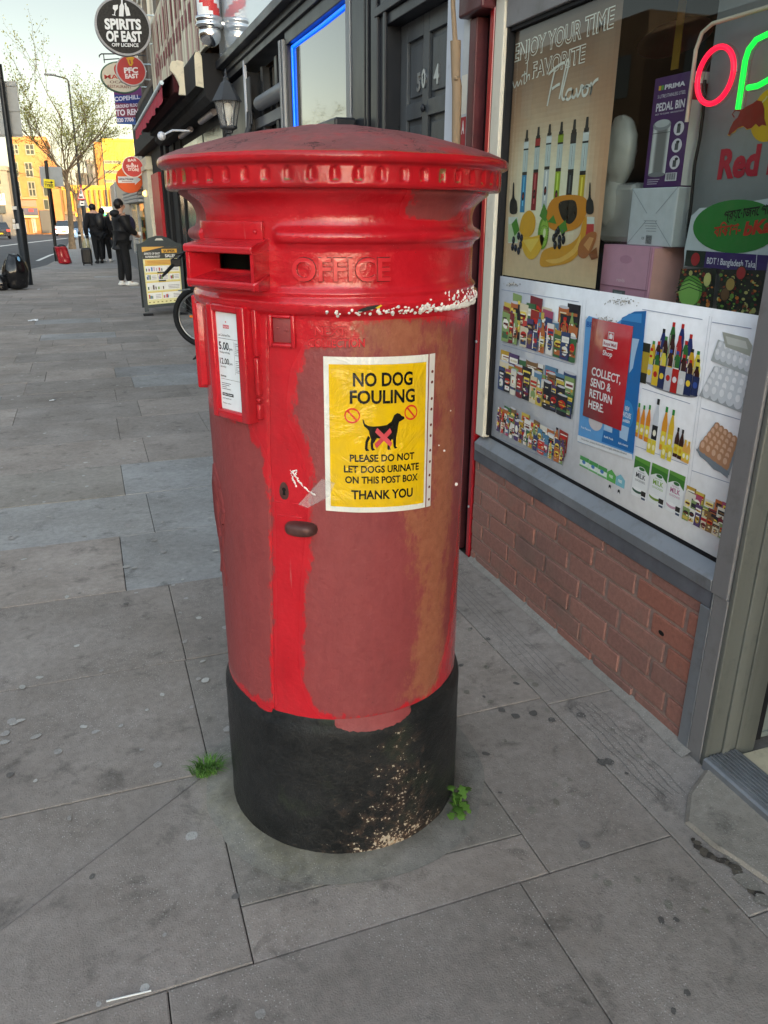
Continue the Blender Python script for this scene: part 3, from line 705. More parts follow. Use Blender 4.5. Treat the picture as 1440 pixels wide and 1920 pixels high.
# --- cap
capP = [(.300, 1.4885), (.336, 1.4885), (.3405, 1.4900), (.3425, 1.4940), (.3425, 1.4985), (.3420, 1.5235), (.3430, 1.5265), (.3490, 1.5285), (.3535, 1.5315), (.3550, 1.5370), (.3540, 1.5430), (.3500, 1.5470), (.3430, 1.5500)]
NF = 54; mb = MB(); per = 12; m = NF * per
rows_c = [(r, z) for r, z in capP[:5]] + [(.3424, 1.5005), (.3424, 1.503), (.3423, 1.508), (.3422, 1.513), (.3421, 1.517), (.3421, 1.520), (.3420, 1.5222)] + capP[5:]
dome = [(.335, 1.5535), (.32, 1.5590), (.30, 1.5652), (.27, 1.5735), (.24, 1.5810), (.20, 1.5900), (.16, 1.5975), (.12, 1.6040), (.08, 1.6090), (.04, 1.6122), (.004, 1.6132)]
fade_c = []; chip_c = []; vs_ = []
for (r, z) in rows_c + dome:
    for k in range(m):
        ph = 360 * k / m; rr = r; q = (k % per) / per - .5
        if 1.4985 < z < 1.5226:
            w = .19 * (1 if z < 1.515 else max(0, 1 - ((z - 1.515) / .0075) ** 2) ** .5)
            if abs(q) < w: rr -= .0048 * smooth01((w - abs(q)) / .06) * smooth01((z - 1.4985) / .003)
        if z > 1.55: z2 = z + .0022 * noise.noise((math.cos(R(ph)) * r * 14, math.sin(R(ph)) * r * 14, 0)) + .0012 * noise.noise((math.cos(R(ph)) * r * 45, math.sin(R(ph)) * r * 45, 0))
        else: z2 = z + .0006 * noise.noise((ph * .1, z * 40, 7)); rr += .0006 * noise.noise((ph * .13, z * 30, 9))
        vs_.append(bpt(ph - 90, rr, z2)); fade_c.append(max(0, min(1, (z - 1.541) / .010))); pp = (ph - 90)
        fl = 1.4985 < z < 1.5226 and abs(q) < .19; bad = .5 + .5 * noise.noise((ph // (360 / NF) * .7, 3, 0))
        chip_c.append((.46 + .34 * bad if fl and z < 1.508 else (.34 + .36 * (bad > .62) if fl else (.46 if z > 1.545 and z < 1.556 else .22))) + (.5 * max(0, min(1, (-62 - pp) / 10)) if -120 < pp < -60 and z < 1.546 else 0))
L = len(rows_c + dome)
mb.add(vs_, [(j * m + k, j * m + (k + 1) % m, (j + 1) * m + (k + 1) % m, (j + 1) * m + k) for j in range(L - 1) for k in range(m)], True)
cap = mb.build('cap', M['box_cap'], PB); attrs(cap, fade=fade_c, chip=chip_c)
# --- aperture: hood, cheeks, sloping sill
def redpart(name, mb, fade=0.0, parent=PB):
    o = mb.build(name, M['box_red'], parent); n = len(mb.v); attrs(o, fade=[fade] * n, brown=[0.0] * n); return o
hd = MB(); fx = flat(SLOT, 0.0)
def hood_prism(mb, us, prof, smooth=False):
    """profile (r, z) swept along the tangent between u0 and u1, each profile point with its own half width"""
    n = len(prof); vs = [fx(-hw, z, r) for r, z, hw in prof] + [fx(hw, z, r) for r, z, hw in prof]
    return mb.add(vs, [tuple(range(n)), tuple(range(2 * n - 1, n - 1, -1))] + [(i, n + i, n + (i + 1) % n, (i + 1) % n) for i in range(n)], smooth)
hood_prism(hd, None, [(.268, 1.408, .072), (.2975, 1.4035, .079), (.334, 1.3945, .092), (.3385, 1.3925, .090), (.340, 1.389, .089), (.3385, 1.3815, .090), (.334, 1.3800, .092), (.268, 1.3865, .072)])
aper = redpart('aperture_hood', hd, .25); smooth_mod(aper, .0022, 2, 25)
sl = MB(); hood_prism(sl, None, [(.268, 1.3495, .072), (.329, 1.3335, .094), (.3345, 1.3325, .091), (.337, 1.328, .089), (.335, 1.3205, .090), (.327, 1.3165, .094), (.268, 1.3165, .072)])
o = redpart('aperture_sill', sl, .1); smooth_mod(o, .0022, 2, 25)
for sgn in (-1, 1):
    ck = MB(); q = [(.270, .0735), (.3345, .0900), (.3345, .0815), (.270, .0655)]; n = 4
    vs = [fx(sgn * u, 1.3170, r) for r, u in q] + [fx(sgn * u, 1.3860, r) for r, u in q]
    ck.add(vs, [(0, 1, 2, 3), (7, 6, 5, 4)] + [(i, 4 + i, 4 + (i + 1) % 4, (i + 1) % 4) for i in range(4)])
    o = redpart('aperture_cheek', ck); smooth_mod(o, .002, 2, 25)
dk = MB(); dk.lathe([(.24, 1.33), (.24, 1.40)], (BOXC.x, BOXC.y, 0), 24, math.pi, 2 * math.pi * 1.05)
dk.build('aperture_baffle', M['slot_dark'], PB)
fp = MB(); xf = cyl(.2935, SLOT); mapbox(fp, xf, -.110, .070, 1.4035, 1.4345, -.004, .004, .0015, 2, 10)
fp.ball(xf(.056, 1.4165, .004), .0042, 10, 6); fp.ball(xf(-.104, 1.4165, .004), .0042, 10, 6); redpart('aperture_flap_plate', fp, .35)
# --- raised lettering
lt = MB(); lx = cyl(.2903, 2.0)
gm = MB(); gm.text(lx, 'OFFICE', -.0902, 1.3338, .0420, .1795, .0004, bold=.030, res=4); o = redpart('lettering_shade', gm, .9); o.data.materials[0] = M['outline_shade_red']  # flat dark outline under OFFICE paints in the shade round the letters
lt.text(lx, 'OFFICE', -.0895, 1.3345, .0405, .178, -.001, bold=.016, thick=.0085, res=4)
o = redpart('raised_lettering', lt); o.data.materials[0] = M['letter_red']; o['label'] = 'raised word OFFICE cast in the neck'; smooth_mod(o, .0024, 3, 40)
lt = MB(); lx = cyl(.2893, 0)
gm = MB(); gm.text(lx, 'NEXT', -.0125, 1.2363, .0170, .0600, .0004, bold=.036, align='C'); gm.text(lx, 'COLLECTION', -.002, 1.2148, .0164, .1060, .0004, bold=.036, align='C'); o = redpart('caption_shade', gm, .9); o.data.materials[0] = M['outline_shade_red']  # same painted shade outline under the two caption words
lt.text(lx, 'NEXT', -.0125, 1.2375, .0155, .058, -.001, bold=.02, thick=.0065, align='C'); lt.text(lx, 'COLLECTION', -.002, 1.2160, .0150, .104, -.001, bold=.02, thick=.0065, align='C')
o = redpart('raised_caption', lt); o.data.materials[0] = M['letter_red']; o['label'] = 'raised words NEXT COLLECTION beside the tab holder'; smooth_mod(o, .0012, 2, 40)
# --- tab holder
tb = MB(); tx = cyl(.289, -20.8); w = .0275
mapbox(tb, tx, -w, -w + .009, 1.2125, 1.273, -.002, .0085, .003); mapbox(tb, tx, w - .009, w, 1.2125, 1.273, -.002, .0085, .003)
mapbox(tb, tx, -w + .008, w - .008, 1.2125, 1.2205, -.002, .0085, .003); mapbox(tb, tx, -w + .008, w - .008, 1.2665, 1.273, -.002, .0085, .003)
to = redpart('tab_holder', tb)
tp = MB(); mapbox(tp, tx, -w + .0095, w - .0095, 1.2215, 1.266, -.001, .0025, .001)
for u in (-.009, .010): tp.ball(tx(u, 1.248 - .004 * (u > 0), .0025), .0033, 8, 5, (1, 1, .6))
redpart('tab_plate', tp, .6, to)
# --- collection notice in its hinged frame
NP = -45.5; nx = flat(NP, .296); nf = MB(); U0, U1, V0, V1 = -.0535, .0625, 1.0595, 1.2855
mapbox(nf, nx, U0, U0 + .020, V0, V1, -.03, .013, .004); mapbox(nf, nx, U1 - .022, U1, V0, V1, -.05, .013, .004)
mapbox(nf, nx, U0 + .016, U1 - .018, V0, V0 + .0185, -.03, .0125, .004); mapbox(nf, nx, U0 + .016, U1 - .018, V1 - .0155, V1, -.03, .0125, .004)
nfo = redpart('notice_frame', nf)
hg = MB()
for (a, b) in ((1.069, 1.100), (1.104, 1.112), (1.117, 1.19), (1.193, 1.281)): mapbox(hg, nx, U1 + .003, U1 + .0145, a, b, -.062, -.004, .003)
redpart('hinge', hg, 0, nfo)
cn = MB(); cn.arect(nx, U0 + .017, V0 + .014, U1 - .019, V1 - .012, .003, '#dfe6ec')
u0 = U0 + .020; ut = U0 + .024
ink = '#1d2024'
cn.arect(nx, u0 + .021, V1 - .0465, u0 + .040, V1 - .0395, .0034, '#c96a74'); cn.text(nx, 'Royal Mail', u0 + .022, V1 - .0448, .0036, .017, .0037, '#f0e4e6'); cn.adisc(nx, u0 + .0305, V1 - .034, .0018, h=.0034, col='#c96a74')
cn.text(nx, 'Last Collection Time', ut, V1 - .062, .0048, .038, .0034, ink); cn.stroke(nx, [(ut, V1 - .0665), (U1 - .021, V1 - .0665)], .0007, .0034, ink)
cn.text(nx, '5.00', ut, V1 - .088, .0150, .031, .0034, ink, bold=.02); cn.text(nx, 'pm', ut + .0325, V1 - .088, .0065, .010, .0034, ink)
cn.text(nx, 'Monday to Friday', ut + .001, V1 - .0955, .0042, .033, .0034, ink)
cn.text(nx, '12.00', ut, V1 - .1165, .0118, .029, .0034, ink, bold=.02); cn.text(nx, 'pm', ut + .0305, V1 - .1165, .0055, .009, .0034, ink)
cn.text(nx, 'Saturday', ut + .001, V1 - .1235, .0042, .018, .0034, ink)
cn.text(nx, 'Services', ut, V1 - .1425, .0045, .017, .0034, ink, bold=.02); cn.stroke(nx, [(ut, V1 - .1465), (U1 - .021, V1 - .1465)], .0006, .0034, ink)
cn.stroke(nx, [(ut + .0475, V1 - .070), (ut + .0475, V1 - .134)], .0005, .0034, ink)
for j in range(16):
    if j in (7, 8): continue
    cn.stroke(nx, [(ut + .050, V1 - .0735 - .0037 * j), (ut + .050 + .0135 * (.7 + .3 * math.sin(j * 2.3)), V1 - .0735 - .0037 * j)], .0012, .0034, '#6d7278')
for j in range(4): cn.stroke(nx, [(ut + .001, V1 - .155 - .0038 * j), (ut + .024 + .008 * math.sin(j * 2 + 1), V1 - .155 - .0038 * j)], .0013, .0034, '#5d6268')
for q in (0, .0185): cn.arect(nx, ut + .001 + q, V1 - .1805, ut + .018 + q, V1 - .1745, .0034, ink); cn.stroke(nx, [(ut + .004 + q, V1 - .1775), (ut + .015 + q, V1 - .1775)], .0016, .0037, '#d8dde2')
cn.text(nx, 'www.royalmail.com', ut + .001, V1 - .187, .0032, .028, .0034, ink); cn.text(nx, 'Postbox number', ut + .001, V1 - .197, .0032, .027, .0034, ink)
cno = cn.build('collection_notice', PRINT_GLOSS, nfo); cno['label'] = 'white collection times sheet reading 5.00pm and 12.00pm'
# --- second, older holder further round to the left
p2 = flat(-93, .297); sf = MB(); mapbox(sf, p2, -.08, .042, 1.085, 1.285, -.03, .012, .004); so = redpart('side_notice_frame', sf)
sp = MB(); sp.arect(flat(-93, .3095), -.03, 1.14, .03, 1.215, .0, '#d9d5d8'); sp.build('side_notice', PRINT, so)
sp = MB(); mapbox(sp, flat(-80, .293), -.03, .024, 1.10, 1.275, -.02, .010, .003); redpart('side_rail', sp)
# --- keyhole, seam filler, handle, cypher
kh = MB(); kx = cyl(.289, -22.9); kh.art(kx, [(.0105 * math.cos(t) * (1 - .15 * math.sin(t)), .925 + .019 * math.sin(t)) for t in np.linspace(0, 6.283, 25)[:-1]], .0012); kh.build('escutcheon', M['iron'], PB)
kd = MB(); kd.adisc(kx, 0, .928, .0042, h=.0018); kd.art(kx, [(-.0022, .927), (-.0032, .916), (.0032, .916), (.0022, .927)], .0018); kd.build('keyhole', M['slot_dark'], PB)
hn = MB(); hx = cyl(.289, -16.1); vs_ = []; n, m2 = 20, 9
for i in range(m2 + 1):
    t = math.pi / 2 * i / m2
    for k in range(n):
        a = 2 * math.pi * k / n; e = lambda c: math.copysign(abs(c) ** .72, c)
        vs_.append(hx(.0345 * e(math.cos(a)) * math.cos(t) ** .6, .847 + .0158 * e(math.sin(a)) * math.cos(t) ** .6, .026 * math.sin(t) - .002))
hn.add(vs_, [(i * n + k, i * n + (k + 1) % n, (i + 1) * n + (k + 1) % n, (i + 1) * n + k) for i in range(m2) for k in range(n)], True)
hn.build('handle', M['iron'], PB)
for (pa, z0, z1, r_) in ((-27.4, .885, .93, .0095), (-27.9, .82, .86, .0)):
    pass
rl = MB()                                                        # the step in the door edge by the lock
xf = cyl(.289, -27.2); mapbox(rl, xf, .0, .060, .9005 - .003, .9035 - .003, -.002, .0015, .001); redpart('lock_plate_edge', rl); rl = MB(); mapbox(rl, xf, .004, .058, .8685, .8715, -.002, .0015, .001); redpart('lock_plate_edge', rl)
cy = MB(); cx_ = cyl(.2905, -71)
def relief(pts, w, hgt):
    q = [Vector(p) for p in pts]; n = len(q); vs = []
    for i, p in enumerate(q):
        d = (q[min(i + 1, n - 1)] - q[max(i - 1, 0)]).normalized(); nn = Vector((-d.y, d.x)) * w
        vs += [cx_(p.x - nn.x, p.y - nn.y, -.001), cx_(p.x, p.y, hgt), cx_(p.x + nn.x, p.y + nn.y, -.001)]
    cy.add(vs, [(3 * i + j, 3 * i + j + 1, 3 * i + j + 4, 3 * i + j + 3) for i in range(n - 1) for j in range(2)], True)
relief([(.045 * math.cos(t), .84 + .055 * math.sin(t)) for t in np.linspace(-1.2, 4.3, 30)], .009, .011)
relief([(-.035, .885), (.0, .93), (.035, .885)], .010, .010); relief([(-.04, .79), (.0, .72), (.03, .66), (.02, .64)], .008, .008); relief([(.04, .80), (.02, .74), (-.02, .66)], .008, .009)
relief([(.0, .89), (.012, .84), (-.01, .80), (.008, .76)], .009, .012); relief([(-.05, .86), (-.02, .90), (.03, .87), (.05, .83)], .008, .010)
cy.v = [tuple(Vector(v) + (Vector((BOXC.x, BOXC.y, v[2])) - Vector(v)).normalized() * .004) for v in cy.v]; redpart('raised_cypher', cy, .7)
# --- splashed white paint along the lower band, and a black and yellow dab
M['white_paint'] = plain('splashed_white_paint', '#e6e3df', .35, var=.08, scale=40, bump=.2); rr_ = random.Random(5)
dr = MB()
for k in range(260):
    p = -6 + 80 * rr_.random() ** .75; dens = smooth01((p - 2) / 40); z = 1.2765 + rr_.gauss(.003, .0035 + .002 * dens)
    if rr_.random() > .28 + .9 * dens: continue
    dr.ball(bpt(p, prof_r(bodyP, max(1.2735, z)) - .0005, max(1.2735, z)), rr_.uniform(.0015, .0034), 7, 5, (1.2, 1.2, rr_.uniform(.6, 1.5)))
for k in range(90):
    p = 40 + 34 * k / 90; dr.ball(bpt(p, prof_r(bodyP, 1.279), 1.2785 + .002 * math.sin(k)), rr_.uniform(.0032, .0052), 8, 6)
for k in range(34):
    p = rr_.uniform(44, 74); z = rr_.uniform(1.289, 1.309); dr.ball(bpt(p, prof_r(bodyP, z), z), rr_.uniform(.0013, .0026), 7, 5, (1, 1, rr_.uniform(1, 3.2)))
dr.build('paint_splash', M['white_paint'], PB)
wx_ = MB()
for path in ([(548, 885), (556, 895), (562, 905), (572, 915), (580, 922), (590, 928)], [(545, 882), (550, 900), (556, 912)], [(548, 884), (556, 882), (555, 890)]):
    q = [on_box(x, y, .2895) for x, y in path]; wx_.stroke(lambda u, v, h=0: bpt(u, .2901, v), q, .0, 0)
    for a, b in zip(q[:-1], q[1:]):
        for t in np.linspace(0, 1, 7): wx_.ball(bpt(a[0] + (b[0] - a[0]) * t + rr_.uniform(-.25, .25), .2890, a[1] + (b[1] - a[1]) * t), rr_.uniform(.001, .0028), 6, 4, (1, 1, .8))
for (x, y, s_) in ((855, 908, .005), (833, 845, .003), (700, 720, .001), (845, 770, .002), (823, 835, .002)):
    a = on_box(x, y, .2895); wx_.ball(bpt(a[0], .2892, a[1]), s_, 8, 5, (1, 1, .8))
wx_.build('wax_scrawl', M['white_paint'], PB)
db = MB(); q = [(on_box(x, y, .3035)) for x, y in ((668, 583), (676, 579), (690, 574), (704, 572), (713, 572), (708, 577), (695, 581), (680, 584))]
db.add([bpt(a, .3057, z) for a, z in q], [tuple(range(8))], False, '#17181a'); q = [on_box(x, y, .3035) for x, y in ((703, 577), (713, 571), (716, 573), (708, 579))]
db.add([bpt(a, .3060, z) for a, z in q], [(0, 1, 2, 3)], False, '#d8b21e'); db.build('paint_dab', PRINT, PB)

# ------------------------------------------------------------------ the notice taped to the box
SR = .2906; SX = cyl(SR, 0.0)
def su(phi): return R(phi) * SR
def sxy(px, py):
    a = on_box(px, py, SR); return (su(a[0]), a[1])
NT_ = thing('dog_fouling_notice', 'yellow NO DOG FOULING notice in a clear sleeve taped to the red post box', 'notice', tuple(bpt(18, SR, .88)))
A, B, C_, D_ = sxy(606, 668), sxy(803, 664), sxy(797, 951), sxy(611, 957)
def quad_xf(A, B, C, D):                     # unit square -> the notice, (0,0) bottom left
    def f(s, t, h=0.0):
        u = (D[0] * (1 - s) + C[0] * s) * (1 - t) + (A[0] * (1 - s) + B[0] * s) * t; v = (D[1] * (1 - s) + C[1] * s) * (1 - t) + (A[1] * (1 - s) + B[1] * s) * t
        w = .0006 * noise.noise((u * 40, v * 14, 2)) + .0005 * noise.noise((u * 16, v * 50, 5)); return SX(u, v, h + w)
    return f
qx = quad_xf(A, B, C_, D_)
sh = MB(); sh.arect(qx, 0, 0, 1, 1, .0004, '#e4e4dc', 24, 30); sh.arect(qx, .045, .035, .975, .955, .0010, '#e4ba12', 24, 30)
M['notice'] = printed('plastic_sleeved_print', .14, .7, .9)
sh.build('sheet', M['notice'], NT_)
le = MB(); h = .0017; K_ = '#1c1a14'
def nt_text(t, s, y, hh, w): le.text(qx, t, s, y, hh, w, h, K_, bold=.030, align='C')
for t, y, hh, w in (('NO DOG', .825, .082, .565), ('FOULING', .718, .082, .620), ('PLEASE DO NOT', .345, .046, .630), ('LET DOGS URINATE', .272, .046, .735), ('ON THIS POST BOX', .200, .046, .715), ('THANK YOU', .094, .060, .605)): nt_text(t, .535, y, hh, w)
le.build('lettering', M['notice'], NT_)
pc = MB(); h = .0017; rc = '#d8402c'
for (u, v) in ((.245, .640), (.805, .650)):
    pc.aring(qx, u, v, .070, .012, h, rc, 30, .70); pc.stroke(qx, [(u - .045, v + .034), (u + .045, v - .034)], .014, h, rc)
dog = [(.345, .617), (.358, .590), (.385, .577), (.43, .572), (.50, .574), (.56, .579), (.605, .600), (.632, .640), (.660, .652), (.690, .646), (.708, .632), (.735, .626), (.735, .612), (.708, .604), (.682, .596), (.672, .570), (.664, .530), (.655, .500), (.652, .475), (.652, .440), (.668, .428), (.640, .424), (.628, .440), (.622, .480), (.600, .490), (.56, .487), (.505, .492), (.468, .497), (.452, .478), (.432, .462), (.436, .432), (.454, .420), (.424, .416), (.412, .428), (.408, .464), (.414, .490), (.400, .515), (.392, .545), (.375, .560), (.350, .575), (.338, .600), (.336, .618)]
pc.art(qx, dog, h, '#191711'); leg2 = [(.405, .50), (.385, .470), (.380, .432), (.398, .416), (.366, .414), (.356, .430), (.362, .478), (.385, .515)]
pc.art(qx, leg2, h, '#191711'); pc.art(qx, [(.61, .49), (.595, .45), (.592, .430), (.605, .420), (.575, .416), (.566, .430), (.574, .470), (.59, .50)], h, '#191711')
pc.stroke(qx, [(.455, .445), (.60, .545)], .034, h + .0006, '#cf4a52'); pc.stroke(qx, [(.460, .550), (.605, .450)], .034, h + .0006, '#d5525a')
pc.build('dog_picture', M['notice'], NT_)
M['film'] = NT('clear_tape').m
def film(name, rough, a):
    k = NT(name); k.set('Base Color', (.75, .74, .73)); k.set('Roughness', rough); k.set('Alpha', a); k.bump((k.noise(60, 4), 0), .5, .003); return k.m
M['film'] = film('clear_tape_film', .15, .25); M['film2'] = film('sleeve_edge_film', .2, .55)
st = MB(); e0, e1, e2, e3 = sxy(803, 664), sxy(815, 662), sxy(806, 948), sxy(797, 951); ex = quad_xf(e0, e1, e2, e3)
st.arect(ex, .15, 0, 1, 1, .0012, '#d9d4d0', 3, 24); so = st.build('sleeve_edge', PRINT_GLOSS, NT_)
ho = MB()
for j in range(11): ho.adisc(ex, .62, .05 + .085 * j + .01 * math.sin(j * 3), .20, .010, .0018, '#6d3029', 10)
ho.build('punched_edge', PRINT, so)
tp = MB(); q = [sxy(x, y) for x, y in ((560, 945), (604, 897), (628, 905), (618, 930), (577, 952))]; tp.add([SX(u, v, .0022 + .0008 * (i % 2)) for i, (u, v) in enumerate(q)], [(0, 1, 2, 3, 4)], False); tp.build('tape', M['film'], NT_)
# ------------------------------------------------------------------ the corner shop: brick stall riser, aluminium shopfront
def brick_mat():
    k = NT('old_red_brick'); a = k.attr('Col'); n1 = k.noise(7, 6, .6); n2 = k.noise(60, 6, .7); n3 = k.noise(3, 5, .6)
    c = k.mix(1.0, (a, 0), (k.ramp(n2, 0, .25, .75, (.72, .72, .72), (1.2, 1.2, 1.2)), 0), 'MULTIPLY')
    c = k.mix((k.ramp(n1, 0, .52, .75, (0, 0, 0), (.65, .65, .65)), 0), c, (.20, .13, .105)); c = k.mix((k.ramp(n3, 0, .55, .75, (0, 0, 0), (.5, .5, .5)), 0), c, (.10, .075, .068))
    k.base(c); k.set('Roughness', .78); k.bump(k.math('ADD', (n2, 0), (n1, 0)), .45, .005); return k.m
M['brick'] = brick_mat()
M['alu'] = plain('weathered_aluminium', '#8d9197', .42, .55, var=.14, scale=5, dirt=.5, dirtcol='#6b655d', bump=.12, stretch=(1, 1, .3))
M['alu_dull'] = plain('dull_grey_coated_frame', '#7d7c7d', .5, .2, var=.12, scale=4, dirt=.4, dirtcol='#5a564f', bump=.1, stretch=(1, 1, .2))
M['jamb_green'] = plain('stained_greenish_jamb', '#696b66', .45, .3, var=.22, scale=7, dirt=.35, dirtcol='#454b48', stretch=(1, 1, .07))
M['cream_frame'] = plain('cream_window_frame', '#cfcabb', .4, var=.08, scale=5, dirt=.3, dirtcol='#8a8272', stretch=(1, 1, .2))
M['gasket'] = plain('black_gasket', '#14151a', .6, var=.2)
M['lead'] = plain('grey_lead_band', '#5f6168', .6, .1, var=.28, scale=6, dirt=.5, dirtcol='#4a4048', bump=.2)
M['red_gloss'] = plain('glossy_red_post', (.30, .008, .014), .2, var=.2, scale=4, coat=.5, stretch=(1, 1, .2))
M['maroon'] = plain('chipped_maroon_paint', (.085, .022, .026), .38, var=.3, scale=5, dirt=.5, dirtcol='#2a2024', bump=.3, bscale=30)
M['tile'] = plain('cream_floor_tile', '#c9bfa6', .3, var=.1, scale=8, dirt=.4, dirtcol='#7a705f')
M['mat'] = plain('black_doormat', '#141519', .95, var=.3, scale=60, bump=.6, bscale=200)
M['door_panel'] = plain('grey_door_panel', '#7f8783', .35, .2, var=.08, scale=3)
M['dark_room'] = plain('dim_shop_interior', '#1a1c1b', .8, var=.3, scale=3)
M['shelf_wood'] = plain('shelf_board', '#b9b4a8', .6, var=.1)
M['glass'] = glass('shop_glass', '#e9f0ec')
CS = thing('corner_shop', 'corner shop with brick base and poster covered aluminium window beside the post box', 'shop', (WALL_X, 1.9, 0))
X = WALL_X
bk = MB(); bk.mat = 0; rb = random.Random(3)
bk.box((X + .006, 1.476, -.02), (X + .11, 2.872, .462), 0, col=(.31, .21, .18)); row = 0; z = -.028
while z < .46:
    y = 1.48 - (.1125 if row % 2 else 0) - .03 * (row % 3); 
    while y < 2.872:
        a, b = max(y, 1.478), min(y + .215, 2.870)
        if b - a > .02:
            t = rb.random(); c = [(.285, .128, .100), (.262, .120, .096), (.30, .142, .112), (.25, .122, .10), (.275, .132, .106)][rb.randrange(5)]
            if a < 1.56 and .15 < z < .36: c = (.30, .115, .082)
            lo = (X - rb.uniform(-.0012, .0025), a + .004, max(-.02, z + .004)); hi = (X + .05, b - .004, min(.461, z + .069))
            if hi[2] - lo[2] > .012: bk.box(lo, hi, .004, col=c)
        y += .225
    z += .075; row += 1
bk.build('brick_wall', M['brick'], CS)
hole = MB(); p = at_x(1240, 1187, X); hole.ball((X + .001, p.y, p.z), .012, 10, 6, (.25, 1.4, .8)); hole.build('broken_brick_hole', M['slot_dark'], CS)
bd = MB(); bd.box((X - .004, 1.447, .462), (X + .09, 2.873, .512), .003); bd.build('lead_band', M['lead'], CS)
sl = MB(); sl.prism([(X + .05, 1.447, .513), (X - .010, 1.447, .513), (X - .012, 1.447, .546), (X - .004, 1.447, .552), (X + .026, 1.447, .578), (X + .05, 1.447, .578)], (0, 1.412, 0)); o = sl.build('window_sill', M['alu'], CS); smooth_mod(o, .0015)
gk = MB()
gk.box((X + .0255, 1.447, .5785), (X + .037, 2.802, .590)); gk.box((X + .010, 2.786, .592), (X + .036, 2.8015, 2.052)); gk.box((X + .016, 1.4478, 2.040), (X + .036, 2.785, 2.052)); gk.build('window_gasket', M['gasket'], CS)
wf = MB(); wf.box((X - .004, 2.803, .5795), (X + .05, 2.869, 2.18), .003); wf.build('window_post', M['cream_frame'], CS)
wt = MB(); wt.box((X + .004, 1.40, 2.053), (X + .06, 2.802, 2.15), .003); wt.build('window_head', M['alu_dull'], CS)
cp = MB()
cp.box((X - .006, 1.4405, -.01), (X + .05, 1.478, .4615), .002); cp.box((X - .0075, 1.4365, -.01), (X + .05, 1.4392, .512), .001, col='#9b9b95'); cp.build('corner_strip', M['alu'], CS)
cq = MB(); cq.box((X - .006, 1.386, -.012), (X + .035, 1.4355, .512), .002); cq.box((X - .010, 1.388, .5125), (X + .036, 1.4465, 3.0), .003); cq.build('corner_post', M['alu_dull'], CS)
jb = MB(); jb.box((X - .003, 1.370, -.012), (X + .175, 1.3855, 3.0), .003); jb.box((X + .05, 1.362, -.012), (X + .075, 1.3695, 3.0), .002); jb.box((X + .10, 1.364, -.012), (X + .112, 1.3695, 3.0), .002); jb.build('door_jamb', M['jamb_green'], CS)
jg = MB(); jg.box((X + .1755, 1.3725, .04), (X + .196, 1.388, 3.0), .002); jg.build('jamb_gasket', M['gasket'], CS)
dp = MB(); dp.box((X + .197, 1.380, .045), (X + 1.0, 1.42, 2.2), .004); dp.box((X + .197, 1.374, .045), (X + 1.0, 1.3795, .062), .002); dp.build('side_panel', M['door_panel'], CS)
ft = MB(); 
for i in range(6):
    for j in range(10): ft.box((X + .112 + .152 * i, 1.366 - .152 * (j + 1) + .003, .0), (X + .112 + .152 * (i + 1) - .004, 1.366 - .152 * j, .012), .0015)
ft.build('tiled_floor', M['tile'], CS)
th = MB(); th.prism([(X - .012, -1.0, -.01), (X - .012, -1.0, .030), (X - .004, -1.0, .034), (X + .105, -1.0, .034), (X + .105, -1.0, -.01)], (0, 2.366, 0))
for i in range(8): th.box((X + .008 + .012 * i, -.999, .034), (X + .014 + .012 * i, 1.3655, .0385), .001)
th.build('threshold', M['alu'], CS)
mt = MB(); mt.box((X + .19, -.6, .013), (X + .8, 1.235, .024), .003); mt.build('doormat', M['mat'], CS)
gl = MB(); gl.quad((X + .0290, 2.7855, .590), (X + .0290, 1.4475, .590), (X + .0290, 1.4475, 2.0525), (X + .0290, 2.7855, 2.0525)); gl.build('window_pane', M['glass'], CS)
# the shop behind the glass
rm_ = MB(); rm_.box((X + 2.6, 1.43, 0), (X + 2.7, 2.90, 2.7)); rm_.box((X + .07, 2.875, .0), (X + 2.6, 2.95, 2.7)); rm_.box((X + .07, 1.44, 2.35), (X + 2.6, 2.874, 2.45)); rm_.box((X + .07, 1.425, -.05), (X + 2.6, 2.874, -.02)); rm_.box((X + 1.01, 1.39, 0), (X + 2.6, 1.42, 2.35)); rm_.build('interior_wall', M['dark_room'], CS)
sf = MB(); sf.box((X + .045, 1.45, 1.135), (X + .75, 2.86, 1.155), .002); sf.box((X + .06, 1.45, .0), (X + .07, 2.86, 1.134)); sf.build('display_shelf', M['shelf_wood'], CS)
gs = MB()
rg = random.Random(8)
for sh_ in range(4):
    zz = .3 + .5 * sh_; gs.box((X + 2.3, 1.45, zz - .02), (X + 2.6, 2.87, zz), col='#8b8478'); y = 1.47
    while y < 2.8:
        w = rg.uniform(.05, .13); gs.box((X + 2.34, y, zz), (X + 2.5, y + w - .01, zz + rg.uniform(.15, .36)), .004, col=rg.choice(['#8e2b25', '#c2a23a', '#33548c', '#3d7043', '#c9c5bd', '#6d4530', '#2d2d33', '#b85f2a'])); y += w
gs.build('back_shelf_goods', PRINT, CS)
